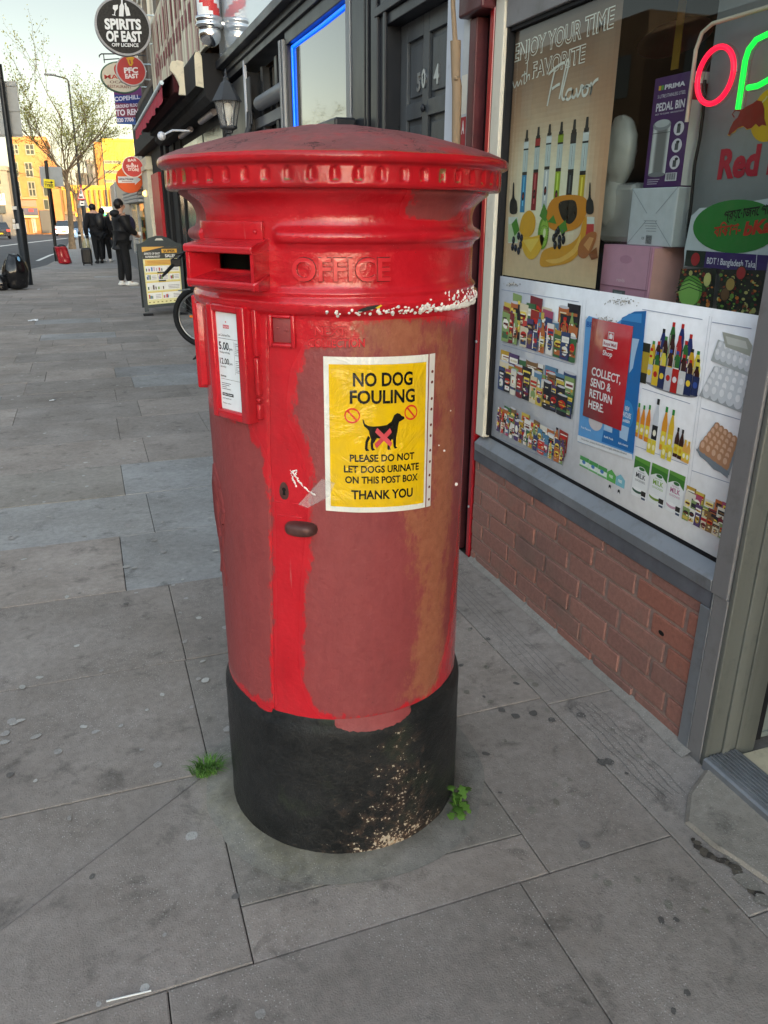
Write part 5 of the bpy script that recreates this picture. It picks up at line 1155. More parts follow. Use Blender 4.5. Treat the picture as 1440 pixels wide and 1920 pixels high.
bs.adisc(x2, *q2(1117, 790), .038, .030, .0008, '#c9c2c4', 24); bs.adisc(x2, *q2(1174, 778), .036, .045, .0006, '#2f86c6', 20)
bs.art(x2, A_([(1083, 815), (1186, 852), (1186, 863), (1083, 827)]), .0010, '#dfe3e6')
for t, p, e, tp_ in (('NEW', (1172, 769), (1180, 772), (1172, 760)), ('FLAVOURS', (1164, 779), (1183, 786), (1165, 769)), ('available', (1168, 790), (1181, 794), (1168, 783))): wtext(bs, x2, t, p, e, tp_, .0012, '#eaf2f8', .02, fq=q2)
wtext(bs, x2, 'This product contains nicotine which is a highly addictive substance.', (1090, 824), (1176, 853), (1090, 820.5), .0014, '#3a4048', .0, fq=q2)
for a, b, tp_, t in (((1090, 802), (1108, 809), (1090, 798), 'Fruit Flavours'), ((1133, 820), (1150, 826), (1133, 816), 'Refill Pods'), ((1160, 832), (1178, 838), (1160, 828), 'Built in battery'), ((1100, 612), (1112, 614), (1100, 602), 'BE')): wtext(bs, x2, t, a, b, tp_, .0012, '#dcebf6' if t != 'BE' else '#1d5fae', .02, fq=q2)
bs.build('sheet', PRINT, BL)
x3 = wall_xf(1.4855); q3 = uvp(1.4855); RN = thing('mail_notice', 'small red rectangular notice reading COLLECT, SEND & RETURN HERE on the blue sheet', 'notice', (1.4855, 2.06, .825))
ua, va = q3(1097, 780); ub, vb = q3(1186, 605); ua = q3(1101, 690)[0]; ub = q3(1177, 700)[0]
board('sheet', PRINT_GLOSS, x3, ua, .826, ub, 1.142, .0005, RN, '#ab1d28')
rl_ = MB(); W_ = ub - ua; H_ = .316
def rt(t, u, v, hh, w): rl_.text(x3, t, ua + W_ * u, .826 + H_ * v, hh * H_, w * W_, .0005, '#eae3e4', .022)
rt('COLLECT,', .13, .445, .082, .73); rt('SEND &', .13, .335, .082, .52); rt('RETURN', .13, .222, .082, .58); rt('HERE.', .13, .108, .082, .40); rt('Shop', .36, .672, .050, .235)
rl_.arect(x3, ua + W_ * .34, .826 + H_ * .755, ua + W_ * .69, .826 + H_ * .822, .0005, '#efe9ea'); rl_.text(x3, 'Royal Mail', ua + W_ * .365, .826 + H_ * .772, H_ * .032, W_ * .30, .0009, '#a02a34', .02)
for (a, b, c, d) in ((.45, .83, .46, .905), (.575, .83, .585, .905), (.45, .897, .585, .905), (.44, .735, .60, .742)): rl_.arect(x3, ua + W_ * a, .826 + H_ * b, ua + W_ * c, .826 + H_ * d, .0005, '#efe9ea')
rl_.adisc(x3, ua + W_ * .517, .826 + H_ * .862, W_ * .045, H_ * .016, .0005, '#efe9ea'); rl_.art(x3, [(ua + W_ * (.517 + a), .826 + H_ * b) for a, b in ((-.05, .872), (-.025, .882), (0, .893), (.025, .882), (.05, .872))], .0006, '#efe9ea'); rl_.arect(x3, ua + W_ * .48, .826 + H_ * .84, ua + W_ * .555, .826 + H_ * .853, .0006, '#efe9ea')
rl_.build('lettering', PRINT, RN)

# --- boxes and boards on the display shelf behind the glass
def xbox(name, label, cat, corners, Xf, depth, cols, z0=None, group=None):
    """carton whose street-side face is given by photo points left, right, top, bottom on plane Xf"""
    (xl, yl), (xr, yr), ytop, ybot = corners; yA = at_x(xl, yl, Xf).y; yB = at_x(xr, yr, Xf).y; zt = at_x((xl + xr) / 2, ytop, Xf).z; zb = z0 if z0 is not None else at_x((xl + xr) / 2, ybot, Xf).z
    t = thing(name, label, cat, (Xf + depth / 2, (yA + yB) / 2, zb), group); b = MB(); b.box((Xf, yB, zb), (Xf + depth, yA, zt), .003, col=cols[0]); b.build('carton', PRINT, t)
    return t, wall_xf(Xf), -yA, -yB, zb, zt, wall_y(yB), Xf
def wall_y(Y): return lambda u, v, h=0.0: Vector((u, Y - h, v))
SH = 1.1555
t, xf, a, b, z0, z1, yf, Xf = xbox('pink_box', 'pink cardboard box standing at the bottom of the window display', 'box', ((1128, 500), (1219, 520), 460, 560), 1.535, .20, ['#c98fa8'], SH)
d = MB(); d.arect(xf, a + .004, z0 + .085, b - .006, z1 - .004, .0012, '#d29ab2'); d.stroke(xf, [(a + .004, z0 + .085), (b - .006, z0 + .085)], .003, .0016, '#9c6a83'); d.stroke(xf, [(b - .012, z0), (b - .012, z1)], .002, .0018, '#a5728b')
d.arect(xf, a + (b - a) * .30, z0 + .03, a + (b - a) * .56, z0 + .075, .0016, '#5d5f66'); d.arect(xf, a + (b - a) * .33, z0 + .035, a + (b - a) * .5, z0 + .07, .002, '#7a8288'); d.text(xf, 'revis', a + (b - a) * .36, z0 + .10, .012, .04, .0018, '#e6c3d2', .01); d.adisc(xf, (a + b) / 2, z1 - .04, .03, .012, .0016, '#c48aa4'); d.arect(yf, Xf + .004, z0 + .004, Xf + .196, z1 - .004, .001, '#d9a39f'); d.build('print', PRINT, t)
pink_top = z1
t, xf, a, b, z0, z1, yf, Xf = xbox('white_carton', 'plain white carton base with barcode, standing on the pink box', 'box', ((1181, 400), (1266, 400), 352, 452), 1.56, .16, ['#c9cdd4'], pink_top + .0005)
d = MB(); uc = (a + b) / 2; vc = (z0 + z1) / 2
for s, p in ((1, (b, z1)), (-1, (a, z0)), (1, (b, z0)), (-1, (a, z1))): d.stroke(xf, [(uc + s * .02, vc + (.01 if p[1] == z1 else -.01)), p], .0016, .001, '#8e939c')
for k in range(5): d.stroke(xf, [(uc - .03 + .004 * k % 3, vc - .01 - .007 * k), (uc + .03, vc - .01 - .007 * k)], .0012, .001, '#7c8088')
for k in range(14): d.arect(xf, uc - .012 + .002 * k, z0 + .006, uc - .012 + .002 * k + (.0012 if k % 3 else .0006), z0 + .030, .0012, '#34373c')
d.text(xf, 'CE', uc - .032, z0 + .018, .007, .012, .0012, '#34373c', .0); d.arect(yf, Xf + .003, z0 + .003, Xf + .156, z1 - .003, .001, '#b4b8bd'); d.aring(yf, Xf + .07, (z0 + z1) / 2, .035, .003, .0014, '#9a9ea4'); d.build('print', PRINT, t)
white_top = z1
t, xf, a, b, z0, z1, yf, Xf = xbox('pedal_bin_box', 'tall purple box picturing a steel pedal bin, standing on the white carton', 'box', ((1211, 300), (1287, 250), 143, 350), 1.565, .16, ['#4a2560'], white_top + .0005)
d = MB(); W_ = b - a; H_ = z1 - z0
for t_, u, v, hh, w, bd_ in (('PRIMA', .30, .885, .040, .52, .04), ('5 LITRE STAINLESS STEEL', .14, .815, .030, .72, .0), ('PEDAL BIN', .13, .700, .072, .74, .025), ('EASY TO CLEAN  FIRE RESISTANT', .13, .665, .014, .74, .0)): d.text(xf, t_, a + W_ * u, z0 + H_ * v, H_ * hh, W_ * w, .001, '#e3dcea', bd_)
d.arect(xf, a + W_ * .14, z0 + H_ * .885, a + W_ * .20, z0 + H_ * .925, .001, '#d8a83a'); d.arect(xf, a + W_ * .21, z0 + H_ * .885, a + W_ * .27, z0 + H_ * .925, .001, '#5f9a4a')
n = 16
for k in range(n):                                               # brushed steel cylinder in the picture
    s = (k + .5) / n; g_ = .18 + .5 * max(0, math.sin(s * 7.5 + .6)) ** 2; d.arect(xf, a + W_ * (.12 + .46 * k / n), z0 + H_ * .12, a + W_ * (.12 + .46 * (k + 1) / n), z0 + H_ * .56, .001, (g_, g_, g_ * 1.02))
d.adisc(xf, a + W_ * .35, z0 + H_ * .12, W_ * .23, H_ * .022, .0012, '#7b7d82', 24); d.adisc(xf, a + W_ * .35, z0 + H_ * .57, W_ * .24, H_ * .05, .0014, '#8d9095', 24); d.adisc(xf, a + W_ * .35, z0 + H_ * .585, W_ * .20, H_ * .035, .0016, '#b9bcc0', 24); d.stroke(xf, [(a + W_ * .12, z0 + H_ * .50), (a + W_ * .58, z0 + H_ * .50)], .0015, .0016, '#3a3c40')
for j, v in enumerate((.52, .37, .22)): d.adisc(xf, a + W_ * .80, z0 + H_ * v, W_ * .13, H_ * .062, .001, '#ddd6e2', 20); d.arect(xf, a + W_ * .755, z0 + H_ * (v - .04), a + W_ * .845, z0 + H_ * (v + .02), .0014, '#4f5156'); d.adisc(xf, a + W_ * (.80 + .02 * j), z0 + H_ * (v + .03), W_ * .045, H_ * .014, .0016, '#2f3034', 12)
d.arect(xf, a + W_ * .60, z0 + H_ * .055, a + W_ * .90, z0 + H_ * .13, .001, '#d9d4de')
for k in range(12): d.arect(xf, a + W_ * (.63 + .02 * k), z0 + H_ * .065, a + W_ * (.63 + .02 * k + (.012 if k % 3 else .006)), z0 + H_ * .125, .0014, '#26242a')
for k in range(3): d.stroke(xf, [(a + W_ * .12, z0 + H_ * (.075 - .02 * k)), (a + W_ * (.45 - .03 * k), z0 + H_ * (.075 - .02 * k))], .0022, .001, '#b9aec2')
d.arect(yf, Xf + .003, z0 + .003, Xf + .157, z1 - .003, .001, '#cfd0d2'); d.arect(yf, Xf + .003, z1 - .07, Xf + .157, z1 - .03, .0014, '#8b2635'); d.build('print', PRINT, t)
M['wrap'] = film('crinkled_plastic_wrap', .10, .42); M['dish'] = plain('wrapped_white_dish', '#8c8f8a', .4, var=.15, scale=12)
for (px, py, rx, rz, lb) in ((1162, 285, .072, .105, 'large white dish in crinkled plastic wrap, topmost beside the vape poster'), (1150, 378, .055, .078, 'smaller white dish in crinkled plastic wrap, below the large wrapped dish')):
    p = at_x(px, py, 1.60); t = thing('wrapped_dish', lb, 'dish', tuple(p), 'wrapped dishes in the window'); w = MB(); w.ball(p, 1, 20, 12, (.03, rx * .85, rz * .9)); w.build('dish', M['dish'], t); w = MB(); w.ball(p + Vector((-.004, 0, 0)), 1, 22, 14, (.04, rx, rz)); w.v = [tuple(Vector(v) + Vector((noise.noise((v[0] * 40, v[1] * 40, v[2] * 40)) * .012, 0, 0))) for v in w.v]; w.build('wrap', M['wrap'], t)
p0, p1 = at_x(1128, 345, 1.58), at_x(1182, 452, 1.58); t = thing('wrapped_cup_pack', 'pack of pale cups in crinkled plastic standing on the pink box', 'cups', (1.62, (p0.y + p1.y) / 2, pink_top)); w = MB(); w.box((1.58, p1.y + .004, pink_top + .002), (1.68, p0.y, p0.z), .02); w.v = [tuple(Vector(v) + Vector((noise.noise((v[0] * 30, v[1] * 30, v[2] * 30)) * .01, 0, 0))) for v in w.v]; w.build('wrap', M['wrap'], t)
w = MB()
for k in range(4): w.lathe([(.018, pink_top + .004), (.03, p0.z - .01)], (1.63, p1.y + .03 + .055 * (k % 3), 0), 16)
w.build('cup', M['dish'], t)
# silver drinks board, remittance boards, food photographs
x4 = wall_xf(1.60); q4 = uvp(1.60); RB = thing('drinks_board', 'silver grey drinks advertising panel with charging bull and yellow sun', 'board', (1.60, 1.72, 1.30))
A4 = lambda pts: [q4(*p) for p in pts]
ua = q4(1308, 300)[0]; board('panel', PRINT, x4, ua, 1.20, -1.46, 2.06, .006, RB, '#8f9295')
r = MB(); sun_c = q4(1443, 215); r.adisc(x4, sun_c[0], sun_c[1], .060, .060, .0008, '#d8ac1e', 30)
bull = [(1366, 252), (1370, 240), (1376, 228), (1384, 220), (1390, 207), (1400, 200), (1412, 194), (1420, 188), (1430, 190), (1434, 204), (1434, 222), (1438, 236), (1430, 234), (1424, 238), (1418, 232), (1410, 240), (1402, 242), (1394, 236), (1384, 240), (1378, 246), (1372, 250), (1368, 254)]
r.art(x4, A4([(x + (1.5 if i % 2 else -1.5), y + 1.5) for i, (x, y) in enumerate(bull)]), .0012, '#d9a83a'); r.art(x4, A4(bull), .0016, '#8e2a22'); r.stroke(x4, A4([(1390, 208), (1380, 206), (1374, 214), (1378, 220)]), .003, .0018, '#8e2a22'); r.stroke(x4, A4([(1430, 192), (1436, 186), (1440, 180)]), .004, .0018, '#d8c49a')
wtext(r, x4, 'Red Bull', (1345, 334), (1520, 316), (1349, 281), .0012, '#b5233a', .045, fq=q4); r.build('artwork', PRINT, RB)
x5 = wall_xf(1.56); q5 = uvp(1.56); A5 = lambda pts: [q5(*p) for p in pts]
BK = thing('money_transfer_board', 'white board with a green oval of Bengali writing and purple strip below', 'sign', (1.56, 1.68, 1.2)); bb = MB()
bb.prism([x5(u, v) for u, v in A5([(1283, 470), (1296, 405), (1312, 390), (1346, 388), (1500, 362), (1500, 475), (1283, 500)])], (.004, 0, 0), '#c4cbd2'); bb.build('board', PRINT, BK)
br = MB(); c = q5(1382, 425); br.adisc(x5, c[0] - .01, c[1], .150, .064, .001, '#2d7a35', 40); bn = '#181c18'
wtext(br, x5, 'প্রয়োজনে পাশে', (1357, 413), (1462, 398), (1358, 395), .0016, bn, .02, fq=q5); wtext(br, x5, 'বিকাশ-', (1338, 444), (1389, 438), (1339, 424), .0016, '#b5311f', .02, fq=q5); wtext(br, x5, 'bKash', (1394, 441), (1475, 430), (1396, 416), .0016, '#b5311f', .05, .12, fq=q5)
p = q5(1284, 500); br.arect(x5, p[0], q5(1290, 499)[1], -1.46, q5(1290, 469)[1], .0014, '#3a2467'); br.arect(x5, p[0], q5(1290, 499)[1], q5(1322, 490)[0], q5(1290, 469)[1], .0018, '#1c2a24'); c = q5(1305, 486); br.adisc(x5, c[0], c[1], .017, .017, .0022, '#a32029', 20)
wtext(br, x5, 'BDT ! Bangladesh Taka', (1326, 494), (1417, 502), (1326, 482), .0022, '#dcd8e8', .015, fq=q5); br.stroke(x5, A5([(1421, 472), (1418, 506)]), .002, .0022, '#d8d4e4'); br.build('artwork', PRINT, BK)
def foodpic(name, label, poly, seed):
    rr = random.Random(seed); t = thing(name, label, 'picture', tuple(x5(*q5(*poly[0]))), 'food photographs in the window'); mb = MB(); x6 = wall_xf(1.553); q6 = uvp(1.553); uv = [q6(*p) for p in poly]; mb.art(x6, uv, 0, '#1d2018')
    us = [p[0] for p in uv]; vs = [p[1] for p in uv]; hh = .0004
    for k in range(130):
        cx_, cy_ = rr.uniform(min(us) + .006, max(us) - .012), rr.uniform(min(vs) + .008, max(vs) - .01); hh += .00003; s_ = rr.uniform(.002, .008); mb.adisc(x6, cx_, cy_, s_, s_ * rr.uniform(.4, 1), hh, rr.choice(['#8a3a1c', '#2c5a22', '#6b8f3a', '#c8742a', '#3a2a1a', '#7a1c16', '#b7b06a', '#1c3a18']), 7)
    return t, mb, x6, q6, hh
t, mb, x6, q6, hh = foodpic('curry_picture', 'dark food photograph with sliced green gourd, under the purple strip', [(1266, 572), (1277, 504), (1344, 503), (1335, 583)], 4)
mb.adisc(x6, *q6(1298, 545), .043, .040, hh + .0002, '#5f9a3a', 26); mb.adisc(x6, *q6(1294, 551), .040, .034, hh + .0004, '#86b95a', 26)
for k in range(4): mb.stroke(x6, [q6(1268 + 3 * k, 548 - 8 * k), q6(1295, 538 - 7 * k), q6(1322, 548 - 5 * k)], .0022, hh + .0006, '#24451c')
mb.adisc(x6, *q6(1329, 524), .014, .018, hh + .0006, '#c9c47a', 9); mb.build('print', PRINT, t)
t, mb, x6, q6, hh = foodpic('spice_picture', 'dark food photograph of bowls of spices beside the corner post', [(1343, 584), (1352, 505), (1436, 507), (1424, 592)], 9)
for (px, py, c) in ((1372, 533, '#a5884a'), (1392, 512, '#a3262a'), (1362, 552, '#6b4a2c')): mb.adisc(x6, *q6(px, py), .018, .018, hh + .0002, '#3a2a1e', 20); mb.adisc(x6, *q6(px, py), .015, .015, hh + .0004, c, 20)
mb.build('print', PRINT, t)
# hanging strip, red oval board and cable deeper in the shop
M['black_cable'] = plain('black_cable', '#141416', .5, var=.1)
cb = MB(); cb.tube([at_x(*p) for p in ((1322, 150, 1.59), (1318, 215, 1.59), (1312, 260, 1.585), (1302, 310, 1.58), (1296, 380, 1.575), (1290, 430, 1.575), (1287, 470, 1.575))], .0042, 8); tag(cb.build('cable', M['black_cable']), 'black cable hanging down the edge of the silver drinks panel', 'cable')
ob = MB(); oc = at_x(1262, 72, 1.95); ob.lathe([(.001, -.01), (.14, -.01), (.15, 0), (.14, .01), (.001, .01)], (0, 0, 0), 28, axis='X'); ob.v = [(oc.x + x, oc.y + y * 1.3, oc.z + z_ * .36) for x, y, z_ in ob.v]; ob.col('#8e2a26'); ob.c = [lin('#8e2a26')] * len(ob.f); tag(ob.build('red_oval_sign', PRINT), 'red oval hanging board dim inside the shop behind the window', 'sign')
gs = MB(); a, b = at_x(1281, 0, 1.7), at_x(1265, 130, 1.7); gs.box((1.698, b.y - .012, b.z), (1.703, b.y + .016, 2.3), col='#a8842e'); tag(gs.build('gold_ribbon', PRINT), 'gold ribbon strip hanging inside the shop window above the purple box', 'ribbon')

# --- neon OPEN sign
NS = thing('open_sign', 'glowing neon open sign in red and green behind the glass', 'neon sign', (1.525, 1.6, 1.68))
XN = 1.525; qn = uvp(XN); xn = wall_xf(XN)
M['neon_red'] = emit('neon_red', '#ff1038', .42); M['neon_green'] = emit('neon_green', '#10f040', .42); M['acrylic'] = glass('clear_acrylic', '#f4f8f6', .02); M['sign_rim'] = plain('pale_sign_tube', '#d9c9b8', .35, var=.05)
def neon(pts, mat, name):
    P = [Vector(p) for p in pts]; t = MB(); t.tube([xn(p.x, p.y, .004) for p in P], .0065, 10); t.build(name, M[mat], NS); s_ = MB(); s_.tube([xn(p.x, p.y, -.006) for p in P], .0085, 8); s_.build(name + '_channel', M['acrylic'], NS)
c = Vector(qn(1343, 142)); a = Vector(qn(1343, 90)); e = abs(qn(1377, 138)[0] - qn(1311, 146)[0]) / 2; hh = abs(a.y - c.y)
neon([(c.x + e * math.cos(t), c.y + hh * math.sin(t)) for t in np.linspace(0, 2 * math.pi, 33)], 'neon_red', 'letter_o')
s0 = Vector(qn(1386, 205)); px_ = s0.x; wO = e * 2
neon([(px_, s0.y), (px_, c.y + hh * .3), (px_ + .006, c.y + hh * .65), (px_ + .025, c.y + hh * .92), (px_ + wO * .5, c.y + hh * 1.02), (px_ + wO * .82, c.y + hh * .8), (px_ + wO * .95, c.y + hh * .3), (px_ + wO * .88, c.y - hh * .2), (px_ + wO * .68, c.y - hh * .52), (px_ + wO * .42, c.y - hh * .66), (px_ + .022, c.y - hh * .66)], 'neon_green', 'letter_p')
u2 = px_ + wO * 1.25; neon([(u2, c.y), (u2 + wO * .85, c.y + .005), (u2 + wO * .7, c.y + hh * .8), (u2 + wO * .4, c.y + hh), (u2 + wO * .1, c.y + hh * .6), (u2, c.y), (u2 + wO * .1, c.y - hh * .7), (u2 + wO * .5, c.y - hh), (u2 + wO * .85, c.y - hh * .6)], 'neon_red', 'letter_e')
u3 = u2 + wO * 1.15; neon([(u3, c.y - hh), (u3, c.y + hh * .4), (u3 + wO * .2, c.y + hh * .95), (u3 + wO * .6, c.y + hh * .9), (u3 + wO * .8, c.y + hh * .3), (u3 + wO * .8, c.y - hh)], 'neon_green', 'letter_n')
L_ = qn(1302, 60)[0]; T_ = qn(1400, 22)[1] ; ur = u3 + wO * 1.0
t = MB(); t.tube([xn(L_, c.y - hh * 1.5, -.012), xn(L_, T_ - .05, -.012), xn(L_ + .015, T_ - .014, -.012), xn(L_ + .05, T_, -.012), xn(ur, T_, -.012)], .0052, 8); t.build('sign_rim', M['sign_rim'], NS)
# ------------------------------------------------------------------ barber's shop next door
M['black_paint'] = plain('satin_black_joinery', '#25282e', .32, var=.25, scale=5, bump=.12, bscale=40, stretch=(1, 1, .3), dirt=.15, dirtcol='#4a4a4c')
M['black_door'] = plain('black_painted_door', '#4a4e52', .38, var=.3, scale=7, bump=.25, bscale=50, stretch=(1, 1, .25))
M['white_wood'] = plain('white_painted_batten', '#c3c8d2', .5, var=.08, scale=6, dirt=.2, stretch=(1, 1, .2))
M['pale_fascia'] = plain('glossy_pale_fascia', '#c9d2da', .06, var=.04, scale=2, spec=.9, coat=1.)
M['steel'] = plain('brushed_steel', '#a9adb2', .28, .9, var=.1)
M['chrome'] = plain('chrome', '#d8d8d8', .06, 1.)
M['grey_frame'] = plain('grey_metal_frame', '#7d8187', .38, .4, var=.12, stretch=(1, 1, .2))
M['neon_blue'] = emit('neon_blue', '#1060ff', .55)
M['dim_pane'] = plain('dim_shop_glass', (.008, .009, .010), .12, spec=.25)
M['mirror_pane'] = plain('dark_reflecting_glass', (.012, .014, .015), .015, var=.1, spec=1.0, coat=1.)
BS = thing('barber_shop', 'black fronted barber shop with blue lit window and panelled door marked 504', 'shop', (1.46, 5.6, 0))
def bx(name, mat, parent, *boxes, bev=.004):
    b = MB()
    for q_ in boxes: b.box(q_[0], q_[1], bev)
    return b.build(name, M[mat], parent)
bx('white_jamb', 'white_wood', BS, ((1.462, 3.075, 0), (1.52, 3.29, 2.9)))
bx('door_frame', 'black_paint', BS, ((1.455, 3.978, 0), (1.60, 4.06, 2.32)), ((1.44, 3.955, 0), (1.4545, 3.985, 2.34)), ((1.44, 4.062, 0), (1.50, 4.09, 2.34)), ((1.455, 3.29, 2.272), (1.60, 3.977, 2.32)), ((1.435, 3.29, 2.322), (1.50, 4.095, 2.36)), ((1.455, 3.2905, 2.362), (1.62, 4.06, 2.64)))
dr_ = MB(); dr_.box((1.548, 3.30, .1), (1.59, 3.976, 2.271))
for (a, b, c, d) in ((3.30, 3.39, .1, 2.271), (3.89, 3.976, .1, 2.271), (3.633, 3.70, .1, 2.271), (3.3905, 3.6325, 2.19, 2.271), (3.7005, 3.8895, 2.19, 2.271), (3.3905, 3.6325, 1.862, 1.93), (3.7005, 3.8895, 1.862, 1.93), (3.3905, 3.6325, 1.05, 1.17), (3.7005, 3.8895, 1.05, 1.17), (3.3905, 3.6325, .1, .32), (3.7005, 3.8895, .1, .32)): dr_.box((1.530, a, c), (1.5478, b, d), .003)
for (a, b) in ((3.418, 3.606), (3.724, 3.866)):
    for (c, d) in ((1.955, 2.165), (1.20, 1.835), (.35, 1.02)): dr_.box((1.538, a, c), (1.5479, b, d), .008)
do = dr_.build('door', M['black_door'], BS)
kn = MB(); kn.ball((1.520, 3.665, 1.895), .015, 12, 8, (.8, 1, 1.1)); kn.build('knob', M['black_paint'], do)
for t, y0_, w_, z_, x_ in (('5', 3.772, .040, 1.976, 1.5375), ('0', 3.694, .042, 1.980, 1.5295), ('4', 3.575, .055, 1.980, 1.5375)): nm = MB(); nm.text(wall_xf(x_), t, -y0_, z_, .074, w_, 0, '#b9bcbc', .03, thick=.006); nm.build('numeral', M['steel'], do)
bx('pilaster', 'black_paint', BS, ((1.47, 4.09, 0), (1.56, 4.53, 2.65)), ((1.455, 4.12, 0), (1.4695, 4.20, 2.65)), ((1.45, 4.24, 0), (1.4695, 4.262, 2.65)), ((1.455, 4.30, 0), (1.4695, 4.50, 2.65)))
bx('window_jamb', 'grey_frame', BS, ((1.452, 4.535, .5), (1.52, 4.60, 2.60)), ((1.462, 4.602, .5), (1.52, 4.64, 2.60)))
bx('wall_cabinet', 'black_paint', BS, ((1.33, 4.42, 1.2), (1.4495, 4.80, 1.925)), bev=.012)
bx('window_frame', 'black_paint', BS, ((1.46, 4.642, 2.52), (1.56, 6.02, 2.60)), ((1.46, 5.975, .5), (1.53, 6.02, 2.519)), ((1.455, 4.642, .3), (1.56, 6.02, .50)))
bx('mullion', 'grey_frame', BS, ((1.44, 6.022, 0), (1.52, 6.13, 2.56)), ((1.43, 6.06, 0), (1.4395, 6.10, 2.56)))
q_ = MB(); q_.quad((1.505, 4.642, .50), (1.505, 5.974, .50), (1.505, 5.974, 2.519), (1.505, 4.642, 2.519)); q_.quad((1.60, 6.135, 0), (1.60, 7.45, 0), (1.60, 7.45, 2.56), (1.60, 6.135, 2.56)); q_.build('window_pane', M['mirror_pane'], BS)
nb_ = MB(); nb_.tube([(1.4955, 4.66, 2.505), (1.4955, 5.2, 2.500), (1.4955, 5.95, 2.505)], .0085, 8); nb_.tube([(1.4955, 5.957, 2.505), (1.4955, 5.955, .55)], .0085, 8); nb_.build('neon_strip', M['neon_blue'], BS)
tb_ = MB(); tb_.tube([(1.50, 6.135, 2.285), (1.50, 7.12, 2.285)], .055, 14); tb_.box((1.52, 6.135, 2.12), (1.58, 7.45, 2.20), .004); tb_.build('transom', M['grey_frame'], BS)
bx('entrance_frame', 'black_paint', BS, ((1.53, 6.60, 0), (1.59, 6.68, 2.56)), ((1.53, 7.12, 0), (1.59, 7.2, 2.56)), ((1.46, 7.45, 0), (1.62, 8.38, 2.56)), ((1.53, 6.14, .0), (1.59, 7.45, .35)))
bx('white_batten', 'white_wood', BS, ((1.435, 7.40, .6), (1.459, 7.448, 2.64)))
bx('fascia_moulding', 'black_paint', BS, ((1.42, 3.0, 2.655), (1.62, 8.38, 2.70)), ((1.36, 3.0, 2.701), (1.62, 8.38, 2.762)), ((1.44, 3.0, 2.601), (1.62, 8.38, 2.654)))
bx('fascia_board', 'pale_fascia', BS, ((1.405, 3.0, 2.7625), (1.46, 8.38, 3.65)), bev=.003)
upper(BS, 3.0, 8.4, 3.72, 10.6)
# for the doorway's clutter: a stick and a narrow hire sign
st_ = MB(); P = [(1.44, 3.03, .0), (1.43, 3.04, .7), (1.418, 3.05, 1.40), (1.408, 3.05, 1.72), (1.404, 3.05, 1.90), (1.398, 3.05, 1.93), (1.392, 3.05, 2.05)]; st_.tube(P, [.016, .016, .0165, .017, .019, .017, .020], 10); st_.tube([(1.39, 3.05, 2.051), (1.377, 3.05, 2.16), (1.373, 3.05, 2.28)], [.010, .009, .012], 8); st_.ball((1.393, 3.037, 1.925), .010, 8, 6)
M['bare_wood'] = plain('bare_branch', '#8a7862', .75, var=.2, scale=12, bump=.5, bscale=50, stretch=(1, 1, .15)); tag(st_.build('wooden_pole', M['bare_wood']), 'knotted bare wooden pole leaning in front of the white door jamb', 'pole')
hs = thing('hire_sign', 'narrow red and white upright sign beside the wooden pole', 'sign', (1.46, 3.06, 1.0)); b = MB(); b.box((1.449, 3.05, .9), (1.456, 3.105, 2.6), .001, col='#c7ccd0'); x8 = wall_xf(1.4485)
for (z0_, z1_, c) in ((1.575, 1.80, '#a51c28'), (1.81, 1.945, '#e6e3d8'), (1.54, 1.573, '#b9c2c8')): b.arect(x8, -3.104, z0_, -3.052, z1_, .0004, c)
b.text(x8, 'A', -3.09, 1.742, .045, .026, .0008, '#e8dede', .04); b.arect(x8, -3.086, 1.60, -3.072, 1.68, .0008, '#e8dede'); b.build('board', PRINT, hs)
# --- barber pole
bpY, bpX, bpZ = 8.12, 1.285, 2.935
BP = thing('barber_pole', 'striped red white and blue barber pole with chrome ball end under its fascia', 'barber pole', (bpX, bpY, bpZ))
c = MB(); c.ball((bpX, bpY, bpZ), .098, 24, 14); c.lathe([(.09, .05), (.118, .055), (.122, .075), (.112, .085), (.112, .10), (.118, .11), (.118, .135), (.10, .14)], (bpX, bpY, bpZ), 28); c.build('chrome_end', M['chrome'], BP)
c = MB(); n = 48
for j in range(26):
    z0_, z1_ = bpZ + .14 + .03 * j, bpZ + .17 + .03 * j
    for k in range(n):
        a0, a1 = 2 * math.pi * k / n, 2 * math.pi * (k + 1) / n; s_ = (k / n + (j * .03) * 2.3) % 1.0; col = '#d8dde2' if s_ < .30 else '#2b55c0' if s_ < .52 else '#dfe3e6' if s_ < .78 else '#c41f24'
        c.quad(*[(bpX + .098 * math.cos(a), bpY + .098 * math.sin(a), z) for a, z in ((a0, z0_), (a1, z0_), (a1, z1_), (a0, z1_))], col=col)
c.build('striped_cylinder', PRINT, BP); c = MB(); c.lathe([(.108, .14), (.108, .92)], (bpX, bpY, bpZ), 28); c.build('glass_sleeve', film('pole_glass', .05, .05), BP)
c = MB(); c.lathe([(.10, .92), (.122, .93), (.122, .98), (.09, 1.0), (.0001, 1.06)], (bpX, bpY, bpZ), 28); c.box((bpX, bpY - .03, bpZ + .93), (1.404, bpY + .03, bpZ + .99), .004); c.box((bpX, bpY - .02, bpZ + .07), (1.404, bpY + .02, bpZ + .11), .004); c.build('bracket', M['chrome'], BP)
